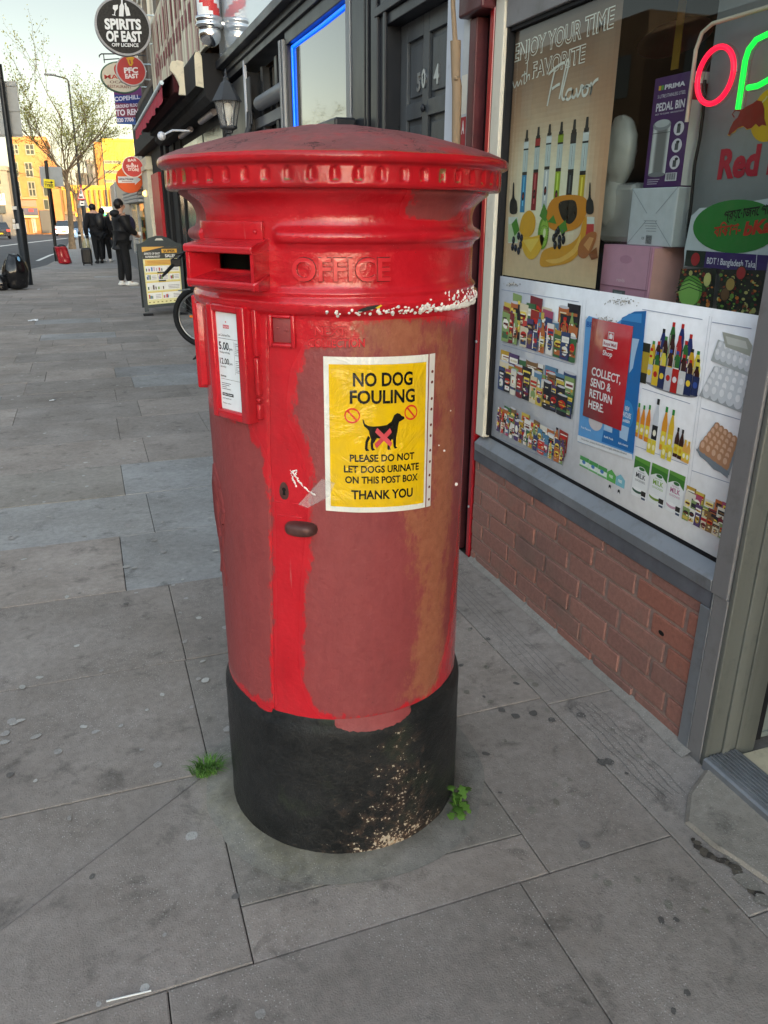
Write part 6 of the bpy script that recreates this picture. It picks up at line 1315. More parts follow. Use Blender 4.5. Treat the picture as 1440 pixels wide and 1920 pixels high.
# --- lantern
M['lantern_black'] = plain('weathered_black_lantern', '#3a3d42', .5, var=.15); M['lantern_glass'] = film('lantern_glass', .1, .22); M['bulb'] = plain('spiral_bulb', '#d9d8cf', .3)
LX, LY, LZ = 1.262, 7.30, 2.07
LN = thing('wall_lantern', 'dark six sided wall lantern with a white bulb on its curved arm', 'lantern', (LX, LY, LZ))
c = MB(); c.lathe([(.125, .240), (.118, .252), (.098, .285), (.062, .345), (.045, .375), (.03, .385), (.022, .40), (.024, .415), (.008, .43), (.010, .45), (.004, .475), (.0001, .485)], (LX, LY, LZ), 6, smooth=False); c.build('roof', M['lantern_black'], LN)
c = MB()
for k in range(6):
    a = 2 * math.pi * k / 6; c.tube([(LX + .062 * math.cos(a), LY + .062 * math.sin(a), LZ + .05), (LX + .104 * math.cos(a), LY + .104 * math.sin(a), LZ + .24)], .0055, 6)
c.lathe([(.0001, -.01), (.03, .0), (.035, .02), (.06, .032), (.074, .04), (.074, .055), (.0001, .056)], (LX, LY, LZ), 6, smooth=False); c.lathe([(.022, -.06), (.028, -.03), (.018, -.01)], (LX, LY, LZ), 10); c.build('cage', M['lantern_black'], LN)
c = MB(); c.lathe([(.060, .056), (.101, .240)], (LX, LY, LZ), 6, smooth=False); c.build('glass', M['lantern_glass'], LN)
c = MB(); c.lathe([(.012, .056), (.014, .09), (.030, .13), (.044, .165), (.040, .20), (.02, .225), (.0001, .23)], (LX, LY, LZ), 14); c.build('bulb', M['bulb'], LN)
c = MB(); c.tube([(1.455, LY + .02, 2.24), (1.44, LY + .02, 2.12), (1.40, LY + .01, 2.05), (1.33, LY, 2.02), (LX, LY, 2.02)], [.03, .026, .02, .016, .02], 8); c.box((1.445, LY - .05, 2.14), (1.459, LY + .09, 2.5), .01); c.build('arm', M['lantern_black'], LN)

# ------------------------------------------------------------------ grill shop with its awning
M['pink_cloth'] = plain('faded_red_awning', '#a83848', .8, var=.15, scale=8); M['burgundy'] = plain('dark_awning_underside', '#3a1418', .9, var=.2); M['cream'] = plain('cream_paint', '#cbc4ae', .5, var=.1, dirt=.3); M['rail_white'] = plain('pale_awning_rail', '#bfd0d8', .35, var=.05); M['soffit'] = plain('black_soffit', '#16171b', .7, var=.2); M['tube_off'] = plain('unlit_tube_lamp', '#9a969c', .35)
GR = thing('grill_shop', 'dark grill shop beyond the barber with striped sign and faded red awning', 'shop', (1.46, 11.3, lie(11)))
b = MB(); b.prism([(1.245, 8.405, 2.835), (1.62, 8.405, 2.85), (1.62, 8.405, 2.44), (1.30, 8.405, 2.425), (1.245, 8.405, 2.48)], (0, 5.6, 0)); b.build('canopy_box', M['soffit'], GR)
b = MB(); b.prism([(1.168, 8.43, 2.56), (1.2435, 8.43, 2.545), (1.2435, 8.43, 2.81), (1.225, 8.43, 2.845), (1.19, 8.43, 2.85), (1.172, 8.43, 2.81)], (0, 5.5, 0)); b.build('canopy_front_board', M['soffit'], GR); b = MB(); b.prism([(1.170, 8.418, 2.562), (1.242, 8.418, 2.547), (1.242, 8.418, 2.808), (1.224, 8.418, 2.843), (1.191, 8.418, 2.848), (1.174, 8.418, 2.808)], (0, .0115, 0)); b.build('board_end', M['cream'], GR)
bo = MB(); bo.prism([(1.028, 9.2, 2.823), (1.05, 9.2, 2.87), (1.12, 9.2, 2.885), (1.167, 9.2, 2.875), (1.167, 9.2, 2.575), (1.10, 9.2, 2.575), (1.115, 9.2, 2.655), (1.10, 9.2, 2.70), (1.07, 9.2, 2.755), (1.035, 9.2, 2.79)], (0, .05, 0)); bo.build('awning_bracket', M['cream'], GR)
b = MB(); b.add([(1.10, 9.26, 2.80), (1.10, 13.9, 2.80), (.945, 13.9, 2.66), (.945, 9.36, 2.70)], [(0, 1, 2, 3)]); b.box((1.06, 9.27, 2.60), (1.165, 13.9, 2.78), .01); 
for yy in (9.7, 11.6, 13.4): b.tube([(1.12, yy, 2.62), (1.02, yy + .3, 2.63), (.95, yy, 2.66)], .012, 6)
b.build('awning', M['burgundy'], GR)
b = MB(); b.tube([(.95, 9.34, 2.694), (.95, 13.92, 2.640)], .022, 8); b.build('awning_rail', M['rail_white'], GR)
b = MB(); n = 60; vs_ = []
for k in range(n + 1):
    t = k / n; y = 9.38 + 4.5 * t; z = 2.675 - .054 * t; vs_ += [(.955, y, z), (.95 + .01 * math.sin(k), y, z - .12 - .035 * abs(math.sin(t * 6 * math.pi)))]
b.add(vs_, [(2 * k, 2 * k + 2, 2 * k + 3, 2 * k + 1) for k in range(n)]); b.build('valance', M['pink_cloth'], GR)
SG = MB(); SG.box((1.29, 8.45, 2.90), (1.33, 14.0, 4.0), .006, col='#d8cdb4'); x9 = wall_xf(1.2895); rq = random.Random(2)
y = 8.5
while y < 13.9:
    w = rq.uniform(.03, .12); SG.arect(x9, -y - w, 2.93, -y, 3.96, .004, rq.choice(['#b98c88', '#e6e0c8', '#8f5a58', '#efe9d2', '#c9a49a'])); y += w + rq.uniform(.04, .12)
for k in range(14): SG.arect(x9, -9.4 - .3 * k, 3.25 + .02 * (k % 3), -9.25 - .3 * k, 3.42, .009, '#7c2430')
[SG.arect(x9, -12.6 + .42 * k, 3.5, -12.5 + .42 * k, 3.86, .010, '#8a3038') for k in range(8)]; SG.aring(x9, -12.9, 3.25, .28, .05, .012, '#a85a62', 24); SG.build('shop_sign', PRINT, GR)
for (y0_, y1_) in ((8.9, 9.9), (10.8, 11.9)): b = MB(); b.tube([(1.40, y0_, 2.40), (1.40, y1_, 2.40)], .035, 8); b.build('tube_lamp', M['tube_off'], GR)
bx('facade', 'soffit', GR, ((1.47, 8.42, -.2), (1.62, 14.2, 2.424)), ((1.44, 8.6, -.2), (1.469, 8.72, 2.42)), ((1.44, 12.4, -.2), (1.469, 12.5, 2.42)), ((1.44, 13.3, -.2), (1.469, 13.4, 2.42)))
b = MB()
for (a, c_) in ((8.8, 10.2), (10.3, 12.3), (12.6, 13.2)): b.quad((1.462, a, .35), (1.462, c_, .35), (1.462, c_, 2.3), (1.462, a, 2.3))
b.build('window_pane', M['dim_pane'], GR); upper(GR, 8.4, 14.2, 4.02, 12.5, bay=1.9)  # upper height raised to keep low sun off the tree
gb = MB(); p = at_y(303, 255, 9.6); gb.ball(p, .045, 12, 8); gb.tube([p, p + Vector((.12, 0, .06)), p + Vector((.3, 0, .06))], .012, 6); tag(gb.build('globe_lamp', M['white_wood']), 'small white globe lamp under the awning', 'lamp')
# ------------------------------------------------------------------ off licence, then grey shuttered shop and plainer units down the street
M['red_panel'] = plain('red_shopfront_panel', '#a81a26', .4, var=.12); M['shop_warm'] = plain('lit_goods', '#c9b88a', .6); M['shutter'] = plain('grey_roller_shutter', '#8a9096', .45, .3, var=.1)
OL = thing('liquor_shop', 'off licence with black front, red door panel and white pilaster', 'shop', (1.46, 17.2, lie(17)))
zl = lie(17)
bx('facade', 'soffit', OL, ((1.50, 14.21, -.4), (1.62, 19.9, 2.6)), ((1.42, 14.3, -.3), (1.499, 14.6, 2.6)), ((1.44, 15.4, -.3), (1.499, 15.5, 2.6)))
bx('red_panel', 'red_panel', OL, ((1.44, 16.25, .80), (1.499, 17.85, 2.14))); bx('pilaster', 'cream', OL, ((1.38, 18.0, -.4), (1.499, 19.5, 2.5)), ((1.34, 17.95, 2.25), (1.499, 19.55, 2.34)))
bx('fascia', 'soffit', OL, ((1.30, 14.3, 2.601), (1.62, 19.8, 3.3))); upper(OL, 14.2, 20, 3.4, 13.5, bay=1.9)  # storeys made taller out of view, blocking the low sun from the tree
GY = thing('shuttered_shop', 'grey fronted shop with roller shutter box above a lit window', 'shop', (1.46, 25, lie(25)))
b = MB()
for k in range(4): b.box((1.30 + .0 * k, 20.4, 1.66 + .085 * k), (1.46, 27.5, 1.737 + .085 * k), .012)
b.build('shutter_box', M['shutter'], GY); bx('facade', 'grey_frame', GY, ((1.46, 20.01, -.6), (1.7, 20.9, 3.2)), ((1.46, 27.0, -.7), (6.0, 42, 2.55)), ((1.44, 20.91, 2.0), (6.0, 26.99, 2.75)), ((1.40, 36, -.75), (1.459, 36.5, 2.5)), ((1.46, 20.91, -.6), (1.7, 26.99, .25)), ((1.45, 23.4, .25), (1.5, 23.5, 1.66)))
lt_ = MB(); rq = random.Random(6); M['lit_window'] = emit('lit_shop_display', '#d9b15a', .10); lt_.box((1.62, 20.91, .26), (1.68, 26.99, 1.65)); lt_.build('lit_display', M['lit_window'], GY)
gd = MB()
for k in range(60):
    y = rq.uniform(21, 26.8); z = rq.choice((.3, .62, .95, 1.25)); gd.box((1.52, y, z - .2), (1.58, y + rq.uniform(.06, .25), z - .2 + rq.uniform(.1, .28)), .004, col=rq.choice(['#3f7a78', '#5fa09a', '#c9a23a', '#b8542a', '#dcd6c4', '#47595f']))
gd.build('display_goods', PRINT, GY); b = MB(); b.quad((1.49, 20.92, .25), (1.49, 26.98, .25), (1.49, 26.98, 1.66), (1.49, 20.92, 1.66)); b.build('window_pane', M['glass'], GY)
M['warm_lamp'] = emit('warm_lamp_glow', '#ffc35a', 1.6); b = MB(); p = at_x(272, 363, 1.36); b.ball(p, .055, 12, 8); b.tube([p + Vector((0, 0, .05)), p + Vector((.09, 0, .09))], .01, 6); tag(b.build('bulkhead_lamp', M['warm_lamp']), 'small glowing yellow lamp on the front of the shuttered shop', 'lamp')
T = thing('rear_terrace', 'brick terrace continuing behind the viewer on the same side of the street', 'building', (1.5, -33, 0)); upper(T, -60, -6.01, 0, 11.5, bay=3)
OP = None
for i, (y0_, y1_, h_, wc) in enumerate(((-45, -18, 9.5, '#453a33'), (-18, 8, 10.5, '#4a443e'), (8, 34, 9.0, '#3f3630'), (34, 58, 10.0, '#4d443a'))):
    T = thing('opposite_building', ('tawny', 'pale', 'dark brown', 'buff')[i] + ' brick building across the road, seen only in reflections', 'building', (-22, (y0_ + y1_) / 2, lie(max(0, y0_))), 'buildings across the road'); b = MB(); b.box((-30, y0_ + .02, -2), (-22, y1_ - .02, h_)); m_ = plain('opposite_brick_%d' % i, wc, .85, var=.25, scale=6); b.build('wall', m_, T); w = MB()
    for r in range(3):
        for k in range(int((y1_ - y0_) / 3)): yy = y0_ + 1 + 3 * k; w.box((-22.02, yy, .4 + 3.1 * r), (-21.97, yy + 1.2, 2.2 + 3.1 * r))
    w.build('window', M['mirror_pane'], T)

# ------------------------------------------------------------------ signs hung out over the pavement
M['sign_edge'] = plain('sign_rim_grey', '#8d8d90', .45, .3)
def fqy(Y): return lambda px, py: ((lambda p: (p.x, p.z))(at_y(px, py, Y)))
def round_sign(name, label, c, rx, ry, Y, face, edge, brackets=True):
    p = at_y(*c, Y); a = at_y(c[0] + rx, c[1], Y); b = at_y(c[0], c[1] + ry, Y); RX, RZ = abs(a.x - p.x), abs(b.z - p.z); t = thing(name, label, 'sign', tuple(p), 'round signs hung over the pavement'); n = 44
    m = MB(); m.prism([(p.x + RX * math.cos(k * 6.2832 / n), Y, p.z + RZ * math.sin(k * 6.2832 / n)) for k in range(n)], (0, .12, 0)); m.build('drum', M['sign_edge'] if edge is None else plain(name + '_rim', edge, .5), t)
    f = wall_y(Y); g_ = MB(); g_.adisc(f, p.x, p.z, RX * .925, RZ * .925, .002, face, n)
    if brackets: m = MB(); [m.tube([(p.x + RX * .9, Y + .06, p.z + s_ * RZ * .5), (1.5, Y + .06, p.z + s_ * RZ * .5)], .012, 6) for s_ in (-1, 1)]; m.build('bracket', M['rail_white'], t)
    return t, g_, f, fqy(Y), p, RX, RZ
t, g_, f, fq, p, RX, RZ = round_sign('liquor_sign', 'large round black sign reading SPIRITS OF EAST with bottles and a wine glass', (231, 50), 52, 54, 13.4, '#131416', '#8f9094')
W_ = '#d2d6da'
for s_, a, b, c in (('SPIRITS', (197, 54), (265, 55), (197, 35)), ('OF EAST', (200, 77), (267, 78), (200, 58)), ('OFF LICENCE', (210, 87), (260, 88), (210, 80.5))): wtext(g_, f, s_, a, b, c, .004, W_, .045 if s_ != 'OFF LICENCE' else .02, fq=fq)
def fp_(pts): return [fq(*q_) for q_ in pts]
g_.art(f, fp_([(223, 30.5), (224, 12), (227, 6), (227, -2), (230, -2), (230, 6), (232.5, 12), (231.5, 31)]), .004, W_); g_.art(f, fp_([(237, 30), (234, 16), (234, 11), (233, 6), (236, 5.5), (237.5, 11), (241, 15), (244.5, 29)]), .005, W_); g_.art(f, fp_([(212, 10), (221, 9), (221, 16), (217.5, 20), (215, 20), (211.5, 16)]), .004, W_); g_.stroke(f, fp_([(216, 19), (214.5, 28)]), .012, .0045, W_); g_.art(f, fp_([(210.5, 27), (217, 28.5), (217, 29.5), (210.5, 28.5)]), .005, W_); g_.build('face', PRINT, t)
t, g_, f, fq, p, RX, RZ = round_sign('chicken_sign', 'round red sign reading PFC EAST with a small yellow chicken head', (246, 132), 28, 28.5, 15.4, '#b8403c', '#b9b4b2')
for s_, a, b, c in (('PFC', (233, 137), (259, 136), (233, 127)), ('EAST', (235, 147), (260, 146), (235, 139))): wtext(g_, f, s_, a, b, c, .004, '#ece2de', .045, fq=fq)
g_.art(f, fp_([(236, 109), (241, 107), (247, 106), (252, 109), (249, 113), (250, 118), (247, 124), (243, 123), (240, 118), (239, 113)]), .004, '#d8a02c'); g_.stroke(f, fp_([(243, 112), (245, 120)]), .02, .005, '#b8403c'); g_.build('face', PRINT, t)
t, g_, f, fq, p, RX, RZ = round_sign('restaurant_sign', 'oval cream restaurant sign with dark green rim, partly behind the red chicken sign', (228, 145), 39, 29.5, 17.2, '#bfb6a4', '#3f5a4a')
for s_, a, b, c, k_ in (('MANGAL', (196, 148), (268, 147), (196, 140), '#a8352c'), ('OCAKBASI', (206, 156), (258, 157), (206, 151), '#6b4a44'), ('RESTAURANT', (202, 164), (247, 166), (202, 158.5), '#7a4a44')): wtext(g_, f, s_, a, b, c, .004, k_, .02, fq=fq)
c = fq(220, 131); g_.adisc(f, c[0], c[1], .06, .09, .003, '#a8352c', 16); g_.build('face', PRINT, t)
m = MB(); q1, q2_, q3_ = at_y(186, 104, 17.2), at_y(222, 101, 17.2), at_y(196, 118, 17.2); m.tube([q1 + Vector((0, 0, -.03)), q1, at_y(190, 101, 17.2), q2_, Vector((1.5, 17.2, q2_.z))], .012, 6); m.tube([at_y(194, 101, 17.2), q3_], .01, 6); m.tube([at_y(194, 112, 17.2), at_y(222, 110, 17.2), Vector((1.5, 17.2, q2_.z - .15))], .01, 6); m.build('scroll_bracket', M['lantern_black'], t)
t, g_, f, fq, p, RX, RZ = round_sign('kebab_sign', 'smaller round red sign reading SHISH STORE, overlapping the orange sign', (249, 313), 20, 20, 19.0, '#b93b38', '#d9cfc6')
for s_, a, b, c in (('BAR', (240, 303), (256, 302), (240, 298)), ('&', (246, 309), (251, 309), (246, 305)), ('SHISH', (237, 314), (259, 314), (237, 309)), ('STORE', (240, 320), (261, 321), (240, 315))): wtext(g_, f, s_, a, b, c, .004, '#ecdcd6', .03, fq=fq)
g_.build('face', PRINT, t)
t, g_, f, fq, p, RX, RZ = round_sign('arrow_sign', 'round orange sign with a white arrow pointing along the shops', (242.5, 337), 25, 25, 20.2, '#dd5a22', '#c9511f')
g_.art(f, fp_([(221, 331), (251, 330.5), (251, 327), (264, 336.5), (253, 347), (253, 343), (221.5, 343)]), .004, '#d8d4d0'); wtext(g_, f, 'Lime House', (223, 337), (250, 337), (223, 333.5), .006, '#3a2c2a', .03, fq=fq); wtext(g_, f, 'Restaurant', (229, 341), (248, 341), (229, 339), .006, '#a8452c', .02, fq=fq); g_.build('face', PRINT, t)
Y_ = 18.6; fq = fqy(Y_); f = wall_y(Y_); a, b = at_y(211, 160, Y_), at_y(263, 232, Y_); t = thing('letting_board', 'purple and blue letting board reading TO RENT below the oval sign', 'sign', ((a.x + b.x) / 2, Y_, b.z)); m = MB(); m.box((a.x + .01, Y_, b.z), (b.x + .25, Y_ + .03, a.z), .003, col='#6b3a68'); m.cur = (1, .99, 1)
def band(y0_, y1_, c): u0_, v0_ = fq(212, y1_); _, v1_ = fq(212, y0_); m.arect(f, a.x + .012, v0_, b.x + .245, v1_, .002, c)
band(160, 176, '#7a3f78'); band(177, 192, '#2c3a86'); band(193, 218, '#7d3550'); band(219, 232, '#2c4f92')
for s_, A, B, C_ in (('COPEHILL', (215, 190), (262, 185), (215, 182)), ('GROUND FLOOR', (217, 203), (262, 199), (217, 197)), ('TO RENT', (218, 217), (268, 214), (218, 206)), ('020 7706 7700', (219, 229), (270, 226), (219, 222))): wtext(m, f, s_, A, B, C_, .004, '#dcd8e6', .035, fq=fq)
m.build('board', PRINT, t); m = MB(); m.box((b.x + .25, Y_, b.z - .2), (b.x + .31, Y_ + .05, a.z + .2), .004); m.box((b.x + .31, Y_, b.z + .2), (1.5, Y_ + .05, b.z + .28), .004); m.build('post', M['bare_wood'], t)
# ------------------------------------------------------------------ street furniture and belongings on the pavement
FWD = Vector((_X[2], _Y[2], _Z[2]))
def pxm(p): return (Vector(p) - Vector((0, 0, CAM_H))).dot(FWD) / F_PX       # metres per photo pixel at p
def on_ground(p): return Vector((p.x, p.y, lie(p.y)))
M['post_black'] = plain('black_lamp_post', '#17191b', .35, var=.25, scale=4, dirt=.2, dirtcol='#77756e'); M['sign_back'] = plain('grey_sign_back', '#84888a', .5, .2, var=.1); M['lamp_grey'] = plain('lamp_head_grey', '#5c5f62', .4)
def lamp_post(name, label, base, top_px, r0, r1, zs_, arm=None):
    """tapered post from its foot to the photo point of its top; arm: photo point of the lamp head"""
    top = at_y(*top_px, base.y); t = thing(name, label, 'lamp post', tuple(base), 'lamp posts along the kerb'); m = MB(); H = top.z - base.z; q = [base + (top - base) * k for k in (0, .002, zs_, zs_ + .012, 1)]
    m.tube(q, [r0 * 1.2, r0, r0, r1, r1 * .72], 14); m.build('post', M['post_black'], t)
    if arm:
        a = at_y(*arm, base.y); m = MB(); m.tube([top, top + Vector((-.06, 0, .10)), top + Vector((-.25, 0, .16)), a], r1 * .5, 8); m.build('arm', M['post_black'], t); m = MB(); d = a - top; m.box((a.x - .35, a.y - .1, a.z - .05), (a.x + .28, a.y + .1, a.z + .05), .04); m.build('lamp_head', M['lamp_grey'], t)
    return t
# near lamp post with the back of a big sign, stickers on its door
b0 = on_ground(foot(53, 534)); LP1 = lamp_post('lamp_post', 'thick black lamp post behind the black rubbish bags with the back of a grey sign', b0, (-2, 120), .108, .078, .36)
p = at_y(-4, 155, b0.y); c = at_y(-40, 140, b0.y); m = MB(); m.tube([p, c], .04, 8); m.box((c.x - .3, c.y - .1, c.z - .04), (p.x + .10, c.y + .1, p.z + .09), .04); m.build('lamp_head', M['lamp_grey'], LP1)
q = [at_y(x, y, b0.y + .14) for x, y in ((-30, 152), (30.5, 152), (43, 257), (-24, 257))]; m = MB(); m.prism(q, (0, .015, 0)); 
for k in (.06, .51, .93): a, b = q[0] + (q[3] - q[0]) * k, q[1] + (q[2] - q[1]) * k; m.prism([a + Vector((0, -.001, .03)), b + Vector((0, -.001, .03)), b + Vector((0, -.001, -.03)), a + Vector((0, -.001, -.03))], (0, -.025, 0))
m.build('sign_back', M['sign_back'], LP1)
for (px, py, w, h) in ((27, 390, 4, 3), (27, 425, 2.5, 4.5), (33, 424, 2.5, 4.5), (26, 414, 2, 3)): a = at_y(px, py, b0.y - .111); s_ = pxm(a); m = MB(); m.box((a.x - w * s_, a.y, a.z - h * s_), (a.x + w * s_, a.y + .06, a.z + h * s_), .0, col='#c3c2bd'); m.build('sticker', PRINT, LP1)
# sign post: back of a plate and a yellow arrow sign
b1 = on_ground(foot(107, 490)); t = thing('sign_post', 'black sign post with a grey plate back and yellow TYRES arrow sign', 'sign post', tuple(b1)); top = at_y(85.5, 302, b1.y); m = MB(); m.tube([b1, top], .058, 10); m.tube([b1, b1 + Vector((0, 0, .5))], .075, 10); m.build('post', M['post_black'], t)
m = MB(); m.prism([at_y(x, y, b1.y + .08) for x, y in ((73, 312), (115, 313), (120, 350), (77, 349))], (0, .02, 0)); m.build('plate', M['sign_back'], t); m = MB(); q = [at_y(x, y, b1.y - .075) for x, y in ((81.5, 335), (102, 337), (103, 354), (82.5, 352))]; m.prism(q, (0, .015, 0), '#d8c41e'); f = wall_y(b1.y - .076); fq = fqy(b1.y - .076)
wtext(m, f, 'TYRES', (84.5, 350), (100.5, 351.5), (84.5, 344), .001, '#1a1a14', .04, fq=fq); m.stroke(f, [fq(84, 341), fq(96, 342)], .03, .001, '#1a1a14'); m.art(f, [fq(95, 339), fq(100, 342.2), (fq(95, 345))], .001, '#1a1a14'); m.build('arrow_sign', PRINT, t)
# tall lamp post with warning triangle, then one farther off
b2 = on_ground(foot(165, 462)); t = lamp_post('lamp_post', 'tall black lamp post carrying a red bordered warning triangle, past the tree', b2, (128, 152), .13, .075, .27, (95, 140))
Y_ = b2.y - .16; f = wall_y(Y_); fq = fqy(Y_); tri = [fq(151.5, 345), fq(160.5, 375), fq(145, 375)]; m = MB(); m.prism([f(u, v) for u, v in tri], (0, .015, 0), '#b3322e'); c = (sum(x for x, y in tri) / 3, sum(y for x, y in tri) / 3); m.art(f, [(c[0] + (x - c[0]) * .74, c[1] + (y - c[1]) * .74) for x, y in tri], .002, '#d6d4cf')
m.art(f, [fq(150.6, 357), fq(152.6, 357), fq(153, 364), fq(150.4, 364)], .004, '#26262a'); m.adisc(f, *fq(151.5, 355), .035, h=.004, col='#26262a', n=10); m.stroke(f, [fq(148.2, 369.5), fq(155, 369.5)], .10, .004, '#26262a'); m.prism([f(*fq(x, y)) for x, y in ((149.5, 377), (158, 377), (158.5, 385.5), (150, 385.5))], (0, .015, 0), '#d6d4cf'); m.stroke(f, [fq(151.5, 381.5), fq(156.5, 381.5)], .08, .004, '#26262a'); m.build('warning_triangle', PRINT, t)
m = MB(); m.prism([at_y(x, y, b2.y + .16) for x, y in ((155, 358), (167, 390), (144.5, 390))], (0, .02, 0)); m.build('triangle_back', M['sign_back'], t)
b3 = on_ground(foot(206, 436)); lamp_post('lamp_post', 'slender lamp post farthest down the pavement before the yellow tower', b3, (187, 234), .15, .09, .4, (158, 230))
# direction sign on two posts
b4 = on_ground(foot(204, 441)); t = thing('direction_sign', 'white rectangular direction sign with an arrow on two posts far down the pavement', 'sign', tuple(b4)); Y_ = b4.y; f = wall_y(Y_); fq = fqy(Y_); m = MB(); m.prism([f(*fq(x, y)) for x, y in ((189.5, 388), (218, 388), (218, 397.5), (189.5, 397.5))], (0, .03, 0), '#cfd3d0')
[m.stroke(f, [fq(199, y), fq(x, y)], .10, .003, '#5a6a64') for y, x in ((390.8, 213), (393.3, 215.5), (395.6, 210))]; m.art(f, [fq(191, 392.5), fq(194.5, 389.5), fq(194.5, 395.5)], .003, '#2a3a34'); m.build('panel', PRINT, t); m = MB(); [m.tube([Vector((fq(x, 397)[0], Y_ + .06, fq(x, 389)[1])), Vector((fq(x, 397)[0], Y_ + .06, lie(Y_)))], .05, 8) for x in (193, 214)]; m.build('post', M['sign_back'], t)
# rubbish sacks
M['sack'] = plain('black_bin_liner', '#101114', .22, var=.2, scale=10, bump=.6, bscale=14, coat=.35); M['red_sack'] = plain('red_plastic_sack', '#8e1520', .3, var=.25, scale=8, bump=.5, bscale=20, coat=.2); M['blue_scrap'] = plain('pale_blue_bag', '#5f8fb5', .4)
def sack(name, label, cat, c, w, h, mat, seed, lean=0.0, square=0.0, group=None):
    base = on_ground(c); m = MB(); n, k_ = 40, 26; vs = []
    for j in range(k_ + 1):
        t_ = j / k_
        for i in range(n):
            a = 2 * math.pi * i / n; r = w * (.86 + .14 * math.sin(t_ * 2.2)) * (1 - max(0, t_ - .45) ** 1.6 * 1.55) if not square else w * (1 - .12 * t_)
            fold = .10 * (t_ ** 1.5) * math.sin(a * 7 + seed + 3 * t_) + .13 * noise.noise((math.cos(a) * 1.3 + seed, math.sin(a) * 1.3, t_ * 2.2)) + .05 * noise.noise((math.cos(a) * 4 + seed, math.sin(a) * 4, t_ * 6)); r = max(.012, r * (1 + fold)) * (min(1, .8 + 2.2 * t_)); r = r if j else r * .2
            ca, sa = math.cos(a), math.sin(a)
            if square: kk = 1 / max(abs(ca), abs(sa)); ca, sa = ca * (1 + (kk - 1) * square), sa * (1 + (kk - 1) * square)
            vs.append((base.x + r * ca + lean * t_ * h, base.y + r * sa * .85, base.z + h * t_ ** .9 * (1 + .04 * math.sin(3 * a + seed))))
    m.add(vs, [(j * n + i, j * n + (i + 1) % n, (j + 1) * n + (i + 1) % n, (j + 1) * n + i) for j in range(k_) for i in range(n)] + [tuple(range(k_ * n, (k_ + 1) * n))], True); t = thing(name, label, cat, tuple(base), group); m.build('sack', M[mat], t); return t, base
p = foot(31, 545); s_ = pxm(p); t, bs_ = sack('rubbish_bag', 'large full black rubbish bag standing at the foot of the thick lamp post', 'rubbish bag', Vector((p.x, p.y + .3, 0)), 24 * s_, 63 * s_, 'sack', 3, .04, group='black rubbish bags'); m = MB(); m.ball(bs_ + Vector((.12, -.10, 52 * s_)), .06, 8, 6, (.6, .5, 1.6)); m.build('blue_scrap', M['blue_scrap'], t)
p = foot(1, 546); sack('rubbish_bag', 'smaller slumped black rubbish bag at the edge of view beside the large one', 'rubbish bag', Vector((p.x, p.y + .2, 0)), 15 * s_, 28 * s_, 'sack', 8, 0, group='black rubbish bags')
p = foot(120, 496); s_ = pxm(p); t, bs_ = sack('red_bag', 'red plastic bag slumped against the foot of the yellow sign post', 'bag', Vector((p.x + .05, p.y + .2, 0)), 12 * s_, 31 * s_, 'red_sack', 5, -.15, .4); m = MB(); m.ball(bs_ + Vector((-.06, 0, 32 * s_)), 8 * s_, 10, 7, (1, .8, .5)); m.build('contents', M['sack'], t)
# A-board
M['aboard'] = plain('dark_green_grey_frame', '#33393a', .45, var=.1)
YA = 12.9; cr = {k: at_y(*v, YA + (.22 if k[0] == 'T' else 0)) for k, v in dict(TL=(257, 458), TR=(340, 457), BR=(349, 577), BL=(272, 585)).items()}
AB = thing('pavement_sign', 'dark framed pavement sign with yellow and white SUPER SALE poster', 'a-board', (1.1, YA, lie(YA)))
TL, TR, BR, BL = cr['TL'], cr['TR'], cr['BR'], cr['BL']
def axf(s, t, h=0.0): return BL * ((1 - s) * (1 - t)) + BR * (s * (1 - t)) + TL * ((1 - s) * t) + TR * (s * t) + Vector((0, -h, 0))
m = MB(); fr = [(.0, .0), (.0, 1.0), (.12, 1.02), (.27, 1.09), (.42, 1.12), (.58, 1.12), (.72, 1.09), (.88, 1.02), (1, 1.0), (1, .0), (.9, .0), (.9, .05), (.1, .05), (.1, .0)]; m.prism([axf(s, t) for s, t in fr], (0, .035, 0)); m.build('frame', M['aboard'], AB)
m = MB(); m.prism([axf(.40, 1.055, .002), axf(.44, 1.085, .002), axf(.56, 1.085, .002), axf(.60, 1.055, .002)], (0, .04, 0), '#c9c6ba'); m.build('handle_slot', PRINT, AB)
m = MB(); m.prism([axf(s, t) + Vector((0, .62 - .42 * t, 0)) for s, t in ((0, 0), (0, 1), (1, 1), (1, 0))], (0, .03, 0)); m.build('rear_leaf', M['aboard'], AB)
m = MB()
def ar(s0, t0, s1, t1, c, h=.001): m.add([axf(s0, t0, h), axf(s1, t0, h), axf(s1, t1, h), axf(s0, t1, h)], [(0, 1, 2, 3)], False, c)
ar(.09, .10, .93, .96, '#dcd49a', .003); ar(.09, .78, .93, .96, '#3a3a36', .006); m.add([axf(.09, .96, .008), axf(.60, .96, .008), axf(.09, .885, .008)], [(0, 1, 2)], False, '#d8a24a')
def at(t_, s, v, h, w, c, hh=.010): m.text(axf, t_, s, v, h, w, hh, c, .03)
at('SPIRITS OF EAST', .13, .845, .030, .36, '#d8d6d0'); at('SUPERMARKET', .15, .80, .028, .34, '#d8d6d0'); ar(.53, .865, .88, .925, '#d8a23a', .009); at('SUPER', .57, .875, .038, .27, '#3a2a1a', .012); at('SALE!', .60, .80, .045, .22, '#e2e0da'); ar(.13, .69, .90, .765, '#d8ab52', .006)
for k in range(3): m.stroke(axf, [(.18, .745 - .02 * k), (.82 - .06 * k, .745 - .02 * k)], .007, .009, '#b5763a')
rq = random.Random(31)
